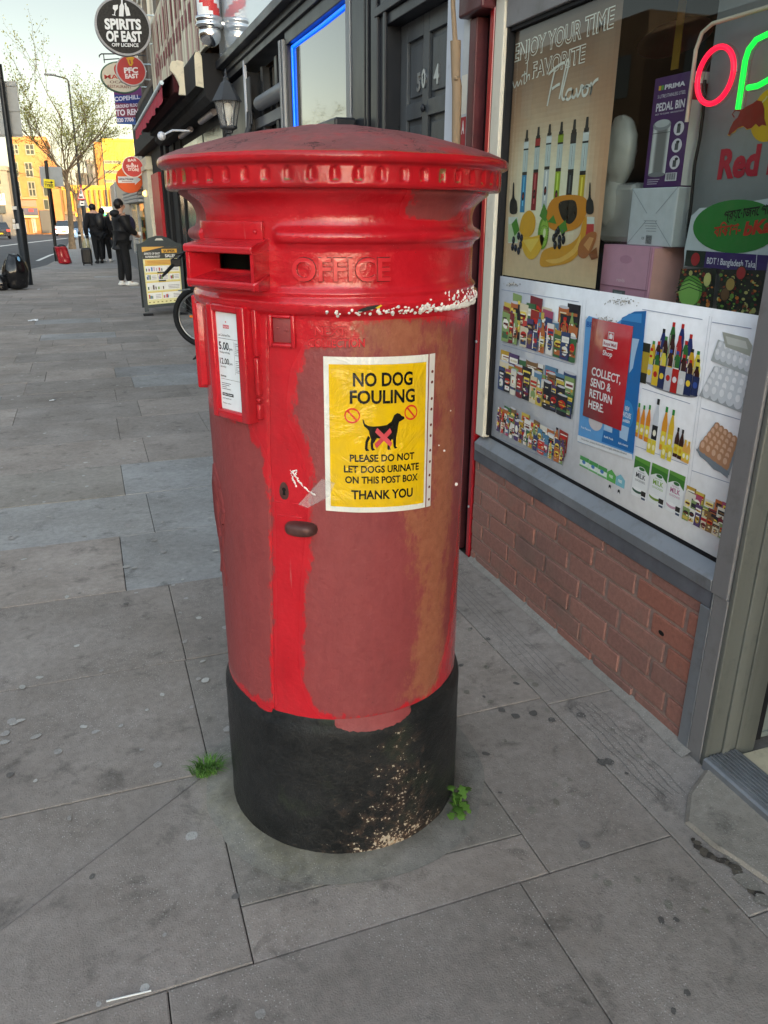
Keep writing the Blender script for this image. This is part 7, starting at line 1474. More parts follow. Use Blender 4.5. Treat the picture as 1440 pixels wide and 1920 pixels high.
for r, (v0, v1) in enumerate(((.585, .675), (.46, .55), (.31, .425), (.175, .275))):
    ar(.11, v1 + .004, .91, v1 + .014, '#d9b93a', .006); cells = ((.12, .90),) if r in (0, 2) else ((.12, .38), (.40, .64), (.66, .90)) if r == 1 else ((.12, .44), (.47, .90))
    for (a, b) in cells:
        ar(a, v0, b, v1, '#e3e1dc', .006)
        for k in range(7 if b - a > .5 else 4): w = rq.uniform(.025, .05); s0 = a + .012 + k * (b - a) * .075; ar(s0, v0 + .012, s0 + w, v0 + rq.uniform(.05, .082), rq.choice(['#8e3f5a', '#5a7aa8', '#c8c2d0', '#3f5a48', '#b5503a', '#b9a3b4', '#7a8a5a']) if r != 2 else rq.choice(['#3f5a38', '#d8d6cc', '#5a4a3a', '#8aa05a']), .008 + .0004 * k)
        for k in range(3): m.stroke(axf, [(b - .30 * (b - a) - .05, v0 + .02 + .022 * k), (b - .02, v0 + .02 + .022 * k)], .006, .009, '#6a5a5e')
for k in range(8): ar(.12 + .10 * k, .125, .16 + .10 * k, .14, '#8a7a3a', .006)
m.build('poster', PRINT, AB); m = MB(); [m.box((q_.x - .03, q_.y - .05, lie(YA)), (q_.x + .12, q_.y + .05, lie(YA) + .03), .004) for q_ in (BL, BR - Vector((.1, 0, 0)))]; m.build('foot', M['gasket'], AB)
# bicycle turned against the shopfront
M['tyre'] = plain('tyre_rubber', '#17181a', .75, var=.2); M['bike_black'] = plain('black_bike_frame', '#1a1b1f', .3, coat=.3); M['orange_reflector'] = plain('orange_reflector', '#d8701a', .2, coat=.5); M['spoke'] = plain('spoke_steel', '#9a9c9e', .3, .8)
YB = 9.25; zb = lie(YB); BC = thing('bicycle', 'black bicycle parked against the shopfront, front wheel showing beside the post box', 'bicycle', (1.25, YB, zb)); R_w = .345
def wheel(name, c, a):
    d = Vector((math.cos(a), math.sin(a), 0)); n = Vector((-d.y, d.x, 0)); w = thing(name, '', ''); 
    for k in ('label', 'category'): del w[k]
    m = MB(); L = 40; N_ = 8; vs = []
    for i in range(L):
        t_ = 2 * math.pi * i / L; rad = d * math.cos(t_) + Vector((0, 0, math.sin(t_)))
        for j in range(N_): u = 2 * math.pi * j / N_; vs.append(c + rad * (R_w - .033 + .033 * math.cos(u)) + n * .033 * math.sin(u))
    m.add(vs, [(i * N_ + j, i * N_ + (j + 1) % N_, ((i + 1) % L) * N_ + (j + 1) % N_, ((i + 1) % L) * N_ + j) for i in range(L) for j in range(N_)], True); bpy.data.objects.remove(w)
    o = m.build(name, M['tyre'], BC); m = MB(); m.tube([c + n * .03, c - n * .03], .025, 10)
    for i in range(28): t_ = 2 * math.pi * i / 28; m.tube([c + n * (.022 if i % 2 else -.022), c + (d * math.cos(t_) + Vector((0, 0, math.sin(t_)))) * (R_w - .072)], .0013, 4)
    m.tube([c + (d * math.cos(2 * math.pi * i / 36) + Vector((0, 0, math.sin(2 * math.pi * i / 36)))) * (R_w - .072) for i in range(37)], .011, 6); m.build('rim', M['spoke'], o)
aw = R(-28); W0 = at_y(379, 597, YB); W0.z = zb + R_w; W0.x = max(W0.x, 1.16); wheel('front_wheel', W0, aw); RW = Vector((1.38, 8.28, zb + R_w)); wheel('rear_wheel', RW, R(-80))
HD = at_y(356, 487, YB); ST = at_y(349, 468, YB); m = MB(); dn = Vector((-math.sin(aw), math.cos(aw), 0)) * .05
m.tube([W0 + dn, W0 + dn + Vector((0, 0, R_w + .05)), HD], .016, 8); m.tube([W0 - dn, W0 - dn + Vector((0, 0, R_w + .05)), HD], .016, 8); m.tube([HD - Vector((0, 0, .12)), ST], .019, 8); m.build('fork', M['bike_black'], BC)
BB = Vector((1.34, 8.72, zb + .29)); SE = Vector((1.37, 8.50, zb + .86)); m = MB(); m.tube([HD - Vector((0, 0, .06)), BB], .024, 8); m.tube([HD, SE], .019, 8); m.tube([BB, SE], .019, 8); m.tube([BB, RW], .012, 6); m.tube([SE, RW], .010, 6); m.build('frame', M['bike_black'], BC)
m = MB(); m.tube([at_y(352, 464, 9.35), ST, at_y(338, 482, 9.2), at_y(326, 495, 9.1)], .015, 8); m.tube([at_y(345, 475, 9.2), at_y(330, 478, 9.1), at_y(322, 488, 9.05)], .007, 6); m.box(at_y(331, 494, 9.1) - Vector((.06, .03, .03)), at_y(331, 494, 9.1) + Vector((.05, .03, .05)), .01); hb = m.build('handlebar', M['bike_black'], BC); m = MB(); m.tube([at_y(330, 491, 9.12), at_y(312, 510, 9.0), at_y(304.5, 518, 8.97)], [.019, .019, .012], 8); m.build('grip', M['tyre'], hb)
m = MB(); m.prism([SE + Vector((-.07, -.14, .05)), SE + Vector((.07, -.14, .05)), SE + Vector((.025, .15, .05)), SE + Vector((-.025, .15, .05))], (0, 0, .05)); m.build('saddle', M['bike_black'], BC); pe = at_y(363, 593, 8.95); m = MB(); m.box(pe - Vector((.045, .02, .012)), pe + Vector((.045, .02, .012)), .006); pd = m.build('pedal', M['orange_reflector'], BC); m = MB(); m.tube([BB, pe], .010, 6); m.build('crank', M['spoke'], BC)
m = MB(); m.tube([at_y(383, 648, 9.0), foot(363, 674)], .012, 6); m.build('kickstand', M['bike_black'], BC); m = MB(); a = at_y(366, 487, 9.1); m.box(a - Vector((.035, .03, .07)), a + Vector((.035, .03, .06)), .01, col='#8f2b33'); m.build('lock', PRINT, BC); m = MB(); m.tube([at_y(336, 545, 9.1), at_y(355, 542, 9.2)], .02, 8, flat=.4); m.build('mudguard', M['sign_back'], BC)

# ------------------------------------------------------------------ people
M['skin'] = plain('skin', (.42, .24, .17), .5, var=.1); M['hair'] = plain('black_hair', '#121012', .45, var=.3, scale=60); M['puffer'] = plain('black_puffer_coat', '#15161a', .55, var=.25, scale=14, bump=.5, bscale=12); M['trouser'] = plain('black_trousers', '#131417', .8, var=.2, scale=20); M['wool'] = plain('black_wool_coat', '#17171a', .9, var=.2, scale=30); M['white_shoe'] = plain('white_trainer', '#cfcfcc', .5, var=.05); M['dark_shoe'] = plain('dark_shoe', '#1b1b1d', .4); M['khaki'] = plain('pale_khaki_cloth', '#8a866c', .85, var=.2, scale=20); M['navy'] = plain('dark_purple_cloth', '#25233a', .8, var=.2, scale=20); M['grey_coat'] = plain('dark_grey_coat', '#2a2b30', .9, var=.2)
def skin_mesh(name, nodes, edges, mat, parent, sub=2):
    """one continuous surface grown along a skeleton: nodes {key: (point, radius)}; the first node is the root"""
    keys = list(nodes); me = bpy.data.meshes.new(name); org = Vector(parent['_o']); me.from_pydata([tuple(Vector(nodes[k][0]) - org) for k in keys], [(keys.index(a), keys.index(b)) for a, b in edges], [])
    o = bpy.data.objects.new(name, me); COL.objects.link(o); o.parent = parent; o['_o'] = list(org); o.modifiers.new('skin', 'SKIN').use_smooth_shade = True
    for i, k in enumerate(keys): r = nodes[k][1]; sv = me.skin_vertices[0].data[i]; sv.radius = r if isinstance(r, tuple) else (r, r); sv.use_root = i == 0
    o.modifiers.new('round', 'SUBSURF').levels = sub; o.modifiers['round'].render_levels = sub; me.materials.append(M[mat]); return o
def person(label, base, H, face, coat, trouser, shoe, arms, lean=0.0, bow=0.0, long=0.0, stance=.10, step=.0, group=None, hair_r=1.0):
    """face: heading in degrees (0 = +Y away, 90 = +X); arms: hand positions (forward, side, height) in body units"""
    a = R(face); fw = Vector((math.sin(a), math.cos(a), 0)); sd = Vector((math.cos(a), -math.sin(a), 0)); t = thing('person', label, 'person', tuple(base), group)
    def P(f, s, h): return base + fw * f * H + sd * s * H + Vector((0, 0, h * H))
    n = {}; e = []
    n['pelvis'] = (P(0, 0, .53), (.085 * H, .06 * H)); n['waist'] = (P(.01 + lean * .3, 0, .62), (.075 * H, .055 * H)); n['chest'] = (P(lean * .8, 0, .74), (.092 * H, .065 * H)); n['neckb'] = (P(lean, 0, .825), .042 * H); n['neck'] = (P(lean + bow * .3, 0, .865), .031 * H); n['head'] = (P(lean + bow * .8 + .01, 0, .905 - bow * .2), .048 * H); n['crown'] = (P(lean + bow + .008, 0, .955 - bow * .3), .050 * H)
    e += [('pelvis', 'waist'), ('waist', 'chest'), ('chest', 'neckb'), ('neckb', 'neck'), ('neck', 'head'), ('head', 'crown')]; hips = []
    for i, s in enumerate((-1, 1)):
        k = 'LR'[i]; st = step * s; n['hip' + k] = (P(0, .05 * s, .49), .055 * H); n['knee' + k] = (P(st * .5 + .012, stance * .55 * s, .28), .036 * H); n['ank' + k] = (P(st, stance * .5 * s, .05), .022 * H); n['toe' + k] = (P(st + .075, stance * .55 * s, .018), .017 * H); e += [('pelvis', 'hip' + k), ('hip' + k, 'knee' + k), ('knee' + k, 'ank' + k), ('ank' + k, 'toe' + k)]
        hf, hs, hh = arms[i]; sh = Vector((lean, .105 * s, .80)); hd = Vector((hf, hs, hh)); md = (sh + hd) / 2 + Vector((-.035, .05 * s, -.03)); n['sh' + k] = (P(*sh), .038 * H); n['el' + k] = (P(*md), .027 * H); n['wr' + k] = (P(*hd), .016 * H); dv = (hd - md).normalized(); pm = hd + dv * .03; n['palm' + k] = (P(*pm), (.016 * H, .010 * H)); e += [('neckb', 'sh' + k), ('sh' + k, 'el' + k), ('el' + k, 'wr' + k), ('wr' + k, 'palm' + k)]
        for j in range(4): tp = pm + dv * (.050 - .006 * abs(j - 1.3)) + Vector((.004 * j, (.006 * j - .009), -.006)); n['f%d' % j + k] = (P(*tp), .0052 * H); e.append(('palm' + k, 'f%d' % j + k))
        tp = hd + dv * .035 + Vector((.012, -.022 * s, .004)); n['thumb' + k] = (P(*tp), .006 * H); e.append(('wr' + k, 'thumb' + k))
    skin_mesh('body', n, e, 'skin', t)
    hc = P(lean + bow + .002, 0, .955 - bow * .3); m = MB(); m.ball(hc + Vector((0, 0, -.010 * H)) - fw * .020 * H, .058 * H * hair_r, 18, 12, (1, 1, 1.08)); m.v = [tuple(Vector(v) + Vector((noise.noise((v[0] * 30, v[1] * 30, v[2] * 30)),) * 3) * .012) for v in m.v]; m.build('hair', M['hair'], t)
    m = MB(); fc = P(lean + bow * .8 + .058, 0, .915 - bow * .25); m.ball(fc, .011 * H, 8, 6, (.8, .8, 1.2)); m.ball(fc - Vector((0, 0, .022 * H)) - fw * .006 * H, .010 * H, 8, 5, (1.2, 1.2, .35))
    for s in (-1, 1): m.ball(P(lean + bow * .8 - .004, .050 * s, .915 - bow * .2), .012 * H, 8, 6, (.5, .8, 1.3)); m.ball(fc + sd * s * .017 * H + Vector((0, 0, .016 * H)) - fw * .010 * H, .006 * H, 8, 5)
    m.build('face', M['skin'], t)
    c = {k: (n[k][0], tuple(x * 1.28 + .012 for x in n[k][1]) if isinstance(n[k][1], tuple) else n[k][1] * 1.35 + .012) for k in ('pelvis', 'waist', 'chest')}; c['neckb'] = (n['neckb'][0], .062 * H); ce = [('pelvis', 'waist'), ('waist', 'chest'), ('chest', 'neckb')]
    c['hem'] = (P(.0, 0, .47 - long), (.098 * H + long * .1, .075 * H)); ce.append(('pelvis', 'hem'))
    for k in 'LR': c['sh' + k] = (n['sh' + k][0], .054 * H); c['el' + k] = (n['el' + k][0], .043 * H); c['wr' + k] = (n['wr' + k][0], .031 * H); ce += [('neckb', 'sh' + k), ('sh' + k, 'el' + k), ('el' + k, 'wr' + k)]
    skin_mesh('coat', c, ce, coat, t)
    if coat == 'puffer': m = MB(); m.ball(P(lean - .05, 0, .835), .06 * H, 16, 10, (1.1, 1.1, .7)); m.build('hood', M['puffer'], t)
    l = {'pelvis': (n['pelvis'][0], (.095 * H, .072 * H))}; le_ = []
    for k in 'LR': l['hip' + k] = (n['hip' + k][0], .066 * H); l['knee' + k] = (n['knee' + k][0], .050 * H); l['ank' + k] = (n['ank' + k][0], .038 * H); le_ += [('pelvis', 'hip' + k), ('hip' + k, 'knee' + k), ('knee' + k, 'ank' + k)]
    skin_mesh('trousers', l, le_, trouser, t)
    for i, s in enumerate((-1, 1)):
        m = MB(); st = step * s; A_ = P(st - .03, stance * .5 * s, 0); B_ = P(st + .105, stance * .57 * s, 0); ang = math.atan2((B_ - A_).y, (B_ - A_).x); L = (B_ - A_).length; q = []
        m.ball((A_ + B_) / 2 + Vector((0, 0, .022 * H)), 1, 16, 10, (L * .62, .030 * H, .026 * H), Matrix.Rotation(ang, 3, 'Z')); m.ball(A_ + (B_ - A_) * .25 + Vector((0, 0, .038 * H)), .03 * H, 12, 8, (1, 1, 1)); m.v = [(v[0], v[1], max(v[2], base.z + .002)) for v in m.v]; m.build('shoe', M[shoe], t)
    return t, P, fw, sd
b = on_ground(foot(236, 536)); s_ = pxm(b); t, P, fw, sd = person('person in a black hooded puffer jacket and white trainers standing by the pavement sign', b, 152 * s_, 72, 'puffer', 'trouser', 'white_shoe', ((.17, -.06, .60), (.18, .05, .60)), .015, .02, 0, .10, .03)
m = MB(); c = P(.135, .02, .70); m.ball(c, .075 * 1.76, 14, 10, (.8, 1.0, 1.45)); m.tube([c + Vector((0, 0, .2)), P(.05, .05, .82)], .02, 6); tag(m.build('backpack', M['navy']), 'dark purple bag held in front of the person in the puffer jacket', 'bag')
m = MB(); c = P(.23, .03, .60); m.box(c - Vector((.035, .02, .03)), c + Vector((.035, .02, .05)), .006); tag(m.build('phone', M['white_shoe']), 'small pale phone in the hand of the person in the puffer jacket', 'phone')
b = on_ground(foot(188, 494)); s_ = pxm(b); t, P, fw, sd = person('person in a long black coat seen from behind with head bent, beside the suitcase', b, 106 * s_, -18, 'wool', 'trouser', 'dark_shoe', ((.08, -.15, .42), (.16, .08, .62)), .03, .06, .10, .09, .02)
m = MB(); m.ball(P(-.09, .05, .70), .12 * 1.75, 14, 10, (.8, .55, 1.25)); tag(m.build('backpack', M['dark_shoe']), 'black backpack on the back of the person in the long coat', 'bag')
m = MB(); c = P(.08, -.17, .30); m.ball(c, .095 * 1.75, 12, 9, (.9, .6, 1.5)); m.tube([c + Vector((-.04, 0, .2)), P(.08, -.15, .42), c + Vector((.06, 0, .2))], .012, 6); tag(m.build('tote_bag', M['khaki']), 'pale khaki tote bag hanging from the hand of the person in the long coat', 'bag')
b = on_ground(foot(202, 493)); b.y += .5; person('person in black half hidden in front of the one in the long coat', b, 98 * s_, 30, 'wool', 'trouser', 'white_shoe', ((.05, -.12, .45), (.05, .12, .45)), .0, .02, 0, .08, .06)
b = on_ground(foot(208, 469)); s_ = pxm(b); person('distant person in a dark grey coat walking behind the group with the suitcase', b, 62 * s_, 10, 'grey_coat', 'trouser', 'white_shoe', ((.03, -.13, .45), (.06, .13, .46)), .01, .0, .04, .08, .06)
p = on_ground(foot(165, 498)); s_ = pxm(p); t = thing('suitcase', 'small black wheeled suitcase standing beside the person in the long coat', 'suitcase', tuple(p)); w = 9.5 * s_; h = 31 * s_; m = MB(); m.box((p.x - w, p.y - .02, p.z + .05), (p.x + w, p.y + .26, p.z + h), .06); [m.box((p.x + k * w * .45 - .012, p.y - .03, p.z + .08), (p.x + k * w * .45 + .012, p.y - .019, p.z + h - .05), .004) for k in (-1, 0, 1)]; m.build('shell', M['dark_shoe'], t)
for sx in (-1, 1):
    m = MB(); m.lathe([(.001, -.02), (.03, -.02), (.03, .02), (.001, .02)], (p.x + sx * w * .75, p.y + .05, p.z + .032), 12, axis='X'); m.build('castor', M['tyre'], t)
m = MB(); m.tube([(p.x + w * .2, p.y + .2, p.z + h - .05), (p.x + w * .2, p.y + .2, p.z + h * 1.7), (p.x + w * .9, p.y + .2, p.z + h * 1.7), (p.x + w * .9, p.y + .2, p.z + h - .05)], .01, 6); m.build('handle', M['steel'], t)
# ------------------------------------------------------------------ trees, traffic and the far end of the street
M['bark'] = plain('plane_tree_bark', '#6b5b48', .9, var=.35, scale=6, bump=.5, bscale=25); M['twig'] = plain('bare_twigs', '#5a4a38', .9, var=.2); M['young_leaf'] = plain('young_spring_leaf', (.14, .14, .03), .6, var=.4, scale=3)
def tree(label, base, H, seed, trunk_r, spread, leafn, lean=(0, 0), fork=.34):
    rt_ = random.Random(seed); t = thing('tree', label, 'tree', tuple(base), 'spring trees along the kerb'); tr = MB(); tw = MB(); lf = MB()
    def limb(p, d, L, r, lvl):
        n = 4; pts = [p]; q = p
        for i in range(n): d = (d + Vector((rt_.gauss(0, .13), rt_.gauss(0, .13), rt_.gauss(.06, .06)))).normalized(); q = q + d * L / n; pts.append(q)
        (tr if lvl < 2 else tw).tube(pts, [r * (1 - .55 * i / n) for i in range(n + 1)], 7 if lvl < 2 else 3, caps=False)
        if lvl >= 2:
            for k in range(leafn if lvl > 2 else leafn // 2):
                c = pts[rt_.randrange(1, n + 1)] + Vector((rt_.gauss(0, .10), rt_.gauss(0, .10), rt_.gauss(0, .10))); s_ = rt_.uniform(.025, .065) * H / 8; u = Vector((rt_.gauss(0, 1), rt_.gauss(0, 1), rt_.gauss(0, 1))).normalized(); v = u.orthogonal().normalized(); lf.add([c - u * s_, c + v * s_ * .6, c + u * s_, c - v * s_ * .6], [(0, 1, 2, 3)])
        if lvl < 4:
            for k in range((5, 4, 4, 3)[lvl]):
                i = rt_.randrange(1, n + 1) if lvl else n; a = rt_.uniform(0, 6.283); o = d.orthogonal().normalized(); o = Matrix.Rotation(a, 3, d) @ o; nd = (d * (.9 if lvl else 1.0) + o * spread * rt_.uniform(.5, 1.0)).normalized(); limb(pts[i], nd, L * rt_.uniform(.50, .74) if lvl else H * rt_.uniform(.26, .36), max(.006, r * (.52 if lvl else .48)), lvl + 1)
    top = base + Vector((lean[0], lean[1], H * fork)); pts = [base + (top - base) * k + Vector((.03 * math.sin(k * 5 + seed), 0, 0)) for k in np.linspace(0, 1, 7)]; tr.tube(pts, [trunk_r * (1.25 - .5 * k) if k else trunk_r * 1.6 for k in np.linspace(0, 1, 7)], 10)
    for k in range(7): a = 2 * math.pi * k / 7 + rt_.uniform(-.3, .3); limb(pts[-1] - Vector((0, 0, .3 * (k % 3))), Vector((math.cos(a) * spread, math.sin(a) * spread, 1.0 if k % 3 else .45)).normalized(), H * rt_.uniform(.30, .42), trunk_r * .36, 1)
    tr.build('trunk', M['bark'], t); tw.build('twigs', M['twig'], t); lf.build('foliage', M['young_leaf'], t); return t
b = on_ground(foot(137, 467)); zt = at_y(120, 165, b.y).z; tree('slender street tree with thin new leaves between the sign post and the warning triangle', b, (zt - b.z) * 1.12, 5, 4.6 * pxm(b), .62, 12, (at_y(124, 330, b.y).x - b.x, 0), .44)
b = Vector((-7.5, 44, lie(44))); tree('sparse street tree across the road, branches reaching over the thick lamp post', b, 7.6, 11, .16, .8, 8)
b = Vector((-.1, 62, lie(62))); tree('bare twiggy street tree farther along the pavement before the yellow tower', b, 7.6, 23, .15, .8, 2, fork=.42)
# cars
M['car_glass'] = plain('car_glass', '#141a20', .05, spec=.8, coat=.6); M['tail_red'] = emit('tail_lamp', '#ff2a10', .8); M['head_white'] = emit('head_lamp', '#fff6e0', 1.2); M['plate_y'] = plain('number_plate_yellow', '#d8b020', .5); M['plate_w'] = plain('number_plate_white', '#d8d8d4', .5)
def car(label, c, face_back, paint, tall=1.0, turn=0.0):
    """rear (or front) toward the viewer; c = ground point under that end"""
    t = thing('parked_car' if 'parked' in label else 'car', label, 'car', tuple(c), 'cars on the road', turn); mp_ = plain('car_paint_' + paint[1:], paint, .25, .3, var=.05, coat=.8); L, Wd = 4.3, .88; s = 1 if face_back else -1
    def prof(y): return y if face_back else L - y
    body = [(0, .28), (.02, .75), (.10, .95 * tall), (.45, 1.02 * tall), (2.9, .98 * tall), (3.7, .86), (4.2, .72), (4.3, .5), (4.3, .28)]; cab = [(.12, .96 * tall), (.50, 1.42 * tall), (.95, 1.50 * tall), (2.1, 1.48 * tall), (2.95, 1.0 * tall)]
    def loft(mb, pr, w0, w1, zc):
        n = len(pr); vs = []
        for k, (wx_) in enumerate((-1, -.9, .9, 1)): vs += [((w0 + (w1 - w0) * max(0, (z - zc)) / .55) * wx_, prof(y), z - (.03 if abs(wx_) == 1 else 0)) for y, z in pr]
        mb.add(vs, [(k * n + i, k * n + (i + 1) % n, (k + 1) * n + (i + 1) % n, (k + 1) * n + i) for k in range(3) for i in range(n)] + [tuple(range(n)), tuple(range(4 * n - 1, 3 * n - 1, -1))], False); return mb
    o = loft(MB(), body, Wd, Wd, 9).build('body', mp_, t, local=True); smooth_mod(o, .05, 3, 25); o = loft(MB(), cab, Wd * .95, Wd * .78, .95).build('cabin', M['car_glass'], t, local=True); smooth_mod(o, .04, 2, 25)
    m = MB(); m.add([(x * Wd * .76, prof(y), z) for y, z in ((.62, 1.475 * tall), (.95, 1.515 * tall), (2.1, 1.495 * tall)) for x in (-1, 1)], [(0, 1, 3, 2), (2, 3, 5, 4)]); m.build('roof', mp_, t, local=True)
    for sx in (-1, 1):
        for y in (.85, 3.4): m = MB(); m.lathe([(.001, -.1), (.2, -.1), (.31, -.09), (.32, 0), (.31, .09), (.2, .1), (.001, .1)], (sx * (Wd - .08), prof(y), .32), 18, axis='X'); w = m.build('wheel', M['tyre'], t, local=True); m = MB(); m.lathe([(.001, sx * .105), (.19, sx * .103)], (sx * (Wd - .08), prof(y), .32), 14, axis='X'); m.build('rim', M['steel'], w, local=True)
        m = MB(); y = prof(0 if face_back else L); dy = -.015; m.box((sx * .74 - .12, y + dy - .02, .68), (sx * .74 + .12, y + dy + .06, .86), .02); m.build('tail_light' if face_back else 'headlight', M['tail_red' if face_back else 'head_white'], t, local=True)
    m = MB(); y = prof(0) if face_back else prof(L); m.box((-.26, y - .03, .46), (.26, y + .01, .57), .004); m.build('number_plate', M['plate_y' if face_back else 'plate_w'], t, local=True); return t
def road_pt(px, py):
    z = 0
    for _ in range(30): p = at_z(px, py, z); z = lie(p.y) - .12
    return Vector((p.x, p.y, z))
car('black hatchback braking with one red tail light showing, at the edge of view', road_pt(2, 449), True, '#1a1c20', 1.0, R(6)); car('silver car driving away beyond the tree with a yellow number plate', road_pt(121, 443), True, '#a9b2bc', 1.12); car('pale blue car facing the viewer with a bright headlight, by the warning triangle', road_pt(158, 452), False, '#7f9bb8', 1.05)
# traffic lights
for (px, py, lx, ly, c, lb) in ((75, 438, 31.5, 396, '#ff6a1a', 'traffic light showing red before the brick block across the road'), (103, 432, 102, 402, '#18d070', 'traffic light showing green between the sign post and the tree'), (138, 436, 133, 408, '#ff5a20', 'traffic light showing red just past the tree trunk'), (148, 434, 145, 403, '#ff9a20', 'traffic light showing amber beside the warning triangle'), (198, 440, 196, 402, '#16d868', 'traffic light showing green under the white direction sign')):
    b = on_ground(foot(lx + 2, py)); hd = at_y(lx, ly, b.y); t = thing('traffic_light', lb, 'traffic light', tuple(b), 'traffic lights at the junction'); k = pxm(hd); m = MB(); m.tube([b, Vector((b.x, b.y, hd.z))], .06, 8); m.box((hd.x - .16, hd.y, hd.z - .55), (hd.x + .16, hd.y + .18, hd.z + .35), .03); m.build('post', M['post_black'], t); m = MB(); m.ball((hd.x, hd.y - .02, hd.z), 3.4 * k, 14, 9, (1, .4, 1)); m.build('lamp', emit('signal_' + c[1:], c, .9), t)
# buildings at the end of the street
M['far_pane'] = plain('far_window_glass', '#262a24', .5, spec=.15); M['far_frame'] = plain('far_window_frame', '#6d6a5a', .6)
def far_block(name, label, cat, Y, x0, x1, ytop, wall, depth=14, wins=(), ribs=None, base_px=None):
    a, b = at_y(x0, ytop, Y), at_y(x1, ytop, Y); zb_ = lie(Y) - .3; t = thing(name, label, cat, ((a.x + b.x) / 2, Y, zb_)); m = MB(); m.box((a.x, Y, zb_), (b.x, Y + depth, a.z)); mt_ = plain(name + '_wall_%d' % x0, wall, .85, var=.16, scale=1.2, bump=.2, bscale=6); m.build('wall', mt_, t); m = MB(); m.box((a.x - .2, Y - .2, a.z + .001), (b.x + .2, Y + depth, a.z + .5), .05); m.build('parapet', mt_, t)
    for (wx0, wx1, wy0, wy1) in wins:
        p, q = at_y(wx0, wy0, Y), at_y(wx1, wy1, Y); m = MB(); u = (p.x, Y - .06, q.z); fr_ = [((p.x - .12, Y - .10, q.z - .12), (p.x, Y + .02, p.z + .12)), ((q.x, Y - .10, q.z - .12), (q.x + .12, Y + .02, p.z + .12)), ((p.x + .001, Y - .10, p.z), (q.x - .001, Y + .02, p.z + .12)), ((p.x + .001, Y - .12, q.z - .14), (q.x - .001, Y + .02, q.z)), (((p.x + q.x) / 2 - .06, Y - .09, q.z + .001), ((p.x + q.x) / 2 + .06, Y + .02, p.z - .001)), ((p.x + .001, Y - .08, (p.z + q.z) / 2 - .06), (q.x - .001, Y + .02, (p.z + q.z) / 2 + .06))]
        [m.box(*z) for z in fr_]; w = m.build('window', M['far_frame'], t); m = MB(); m.quad((p.x, Y - .03, q.z), (q.x, Y - .03, q.z), (q.x, Y - .03, p.z), (p.x, Y - .03, p.z)); m.build('pane', M['far_pane'], w)
    return t, mt_
wl = [(23, 35, 305, 330), (47, 62, 306, 331), (27, 39, 341, 367), (53, 67, 342, 367), (21, 34, 272, 288), (48, 64, 272, 289), (80, 92, 342, 367), (82, 92, 375, 392)]
Y_ = 120; t, mt_ = far_block('brick_block', 'orange lit brick block of flats with shops below, across the road', 'building', Y_, 14, 84, 262, '#8f6038', 16, wl[:6]); a, b = at_y(84, 300, Y_), at_y(104, 300, Y_); m = MB(); m.box((a.x + .01, Y_, lie(Y_) - .3), (b.x, Y_ + 15, a.z)); m.build('side_wing', mt_, t)
for (wx0, wx1, wy0, wy1) in wl[6:]: p, q = at_y(wx0, wy0, Y_), at_y(wx1, wy1, Y_); m = MB(); m.box((p.x - .1, Y_ - .1, q.z - .1), (q.x + .1, Y_ + .02, p.z + .1), .02); w = m.build('window', M['far_frame'], t); m = MB(); m.quad((p.x, Y_ - .11, q.z), (q.x, Y_ - .11, q.z), (q.x, Y_ - .11, p.z), (p.x, Y_ - .11, p.z)); m.build('pane', M['far_pane'], w)
m = MB(); cc = ['#57493f', '#3b3a42', '#7a8474', '#c9b58a', '#463f3a']
def fb(x0, y0, x1, y1, c, d): p, q = at_y(x0, y0, Y_), at_y(x1, y1, Y_); m.box((p.x, Y_ - d, q.z), (q.x, Y_ - .001, p.z), .03, col=c)
fb(30, 370, 70, 374, '#8a6a4a', .4); fb(32, 375, 69, 388, '#6d5a4c', .1); fb(38, 390, 72, 403, '#3b3848', .5); fb(54, 392, 63, 397, '#b0282c', .55); fb(39, 396, 46, 403, '#b9bcc4', .56); fb(38, 404, 72, 408, '#a8a078', .8); fb(41, 409, 51, 437, '#585c66', .15); fb(53, 409, 57, 437, '#7a6a54', .2); fb(58, 409, 70, 437, '#9a8878', .15); fb(61, 412, 66, 435, '#6a5458', .2); fb(73, 394, 103, 437, '#3c3a38', .2); m.build('shopfront', PRINT, t)
t, mt_ = far_block('corner_terrace', 'grey rendered building at the edge of view beside the orange brick block', 'building', 108, -90, 12, 318, '#6e675c', 14, [(-9, 2, 322, 345), (-8, 3, 352, 374), (-34, -22, 322, 345)]); m = MB(); Y_ = 108; fb(-80, 385, 12, 400, '#2f3434', .4); fb(-60, 402, -3, 440, '#2f5f54', .1); fb(-2, 402, 10, 440, '#4a4a4c', .1); fb(-30, 362, 11, 384, '#b9bcbc', .08); m.build('shopfront', PRINT, t)
t, mt_ = far_block('warehouse', 'long low yellow lit building with tall ribs closing the end of the street', 'building', 165, 100, 275, 352, '#9c7a2e', 18); m = MB(); Y_ = 165
for k in range(18): x = 102 + 9.6 * k; fb(x, 356, x + 1.6, 396, '#6a4a20', .5)
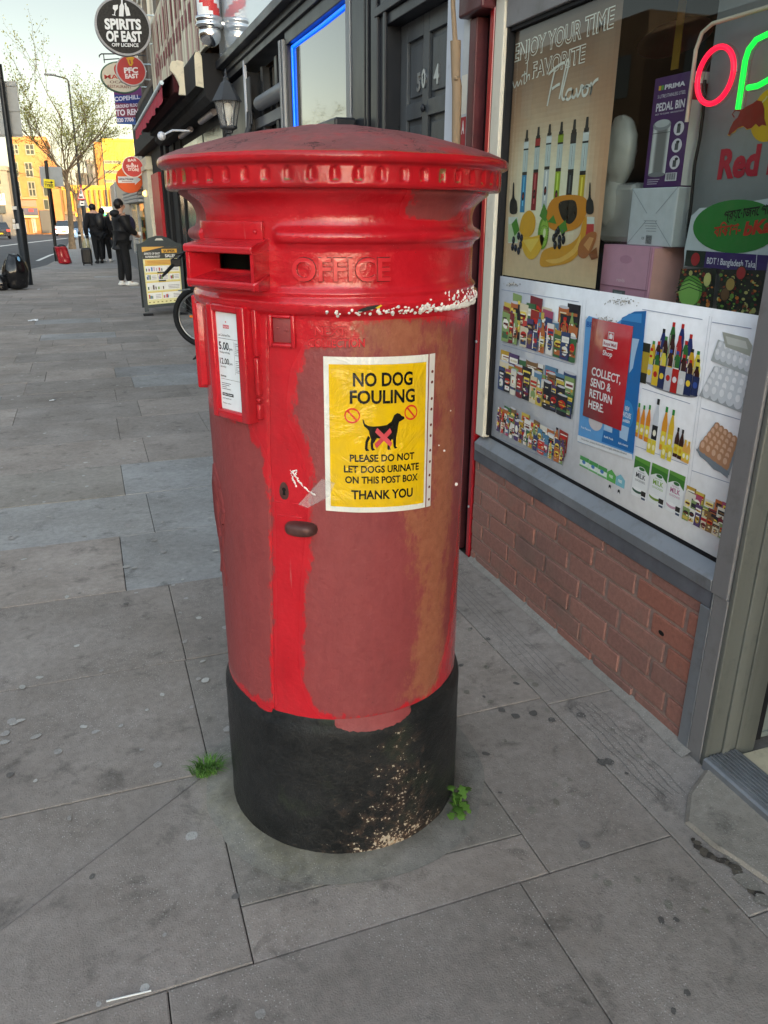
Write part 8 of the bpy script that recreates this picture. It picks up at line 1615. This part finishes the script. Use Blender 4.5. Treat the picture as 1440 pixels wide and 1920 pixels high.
fb(100, 396, 275, 402, '#6a5030', .7); fb(100, 402, 275, 440, '#4c4038', .1)
for k in range(9): fb(104 + 14 * k, 410, 112 + 14 * k, 437, random.Random(k).choice(['#8a6a3a', '#a85a2a', '#4a4c50', '#7a7468']), .3)
m.build('rib', PRINT, t)
t, mt_ = far_block('tower_block', 'tall yellow lit tower rising over the end of the street', 'building', 190, 189, 250, 264, '#a3862f', 20, [(196, 226, 302, 306), (196, 226, 320, 324), (196, 226, 338, 342)]); a, b = at_y(176, 266, 190), at_y(188.6, 266, 190); m = MB(); m.box((a.x, 190, lie(190) - .3), (b.x, 210, a.z)); m.build('stair_core', plain('tower_core', '#8a5a2a', .85, var=.1, scale=1.5), t); m = MB(); Y_ = 190; fb(180, 280, 184, 290, '#7a4420', .1); m.build('vent', PRINT, t)
far_block('grey_tower', 'stepped grey tower blocks behind the bare trees', 'building', 230, 162, 178, 303, '#6d6660', 20, [(166, 169, 312, 318), (171, 174, 312, 318), (166, 169, 325, 331), (171, 174, 325, 331)]); far_block('brown_tower', 'lower brown stepped block beside the grey tower', 'building', 226, 143, 163, 328, '#7a6d5c', 20, [(147, 150, 334, 339), (154, 157, 334, 339)])
# a few people far across the junction
for i, (px, py, hp, cl, lb) in enumerate(((48, 440, 22, 'grey_coat', 'tiny distant pedestrian in dark clothes outside the brick block'), (89, 437, 19, 'wool', 'tiny distant pedestrian near the red traffic light post'))):
    b = on_ground(foot(px, py)); person(lb, b, hp * pxm(b), 90, cl, 'trouser', 'dark_shoe', ((.03, -.13, .45), (.06, .13, .46)), step=.08, group='distant pedestrians')
b = on_ground(foot(152, 466)); t = thing('bollard', 'short dark bollard with a pale band in front of the pale blue car', 'bollard', tuple(b)); m = MB(); m.lathe([(.10, 0), (.09, .02), (.075, .75), (.085, .78), (.085, .84), (.06, .90), (.001, .92)], tuple(b), 14); m.build('post', M['post_black'], t); m = MB(); m.lathe([(.079, .66), (.0785, .74)], tuple(b), 14); m.build('band', M['white_shoe'], t)
for o in scene.objects:
    if '_o' in o: del o['_o']
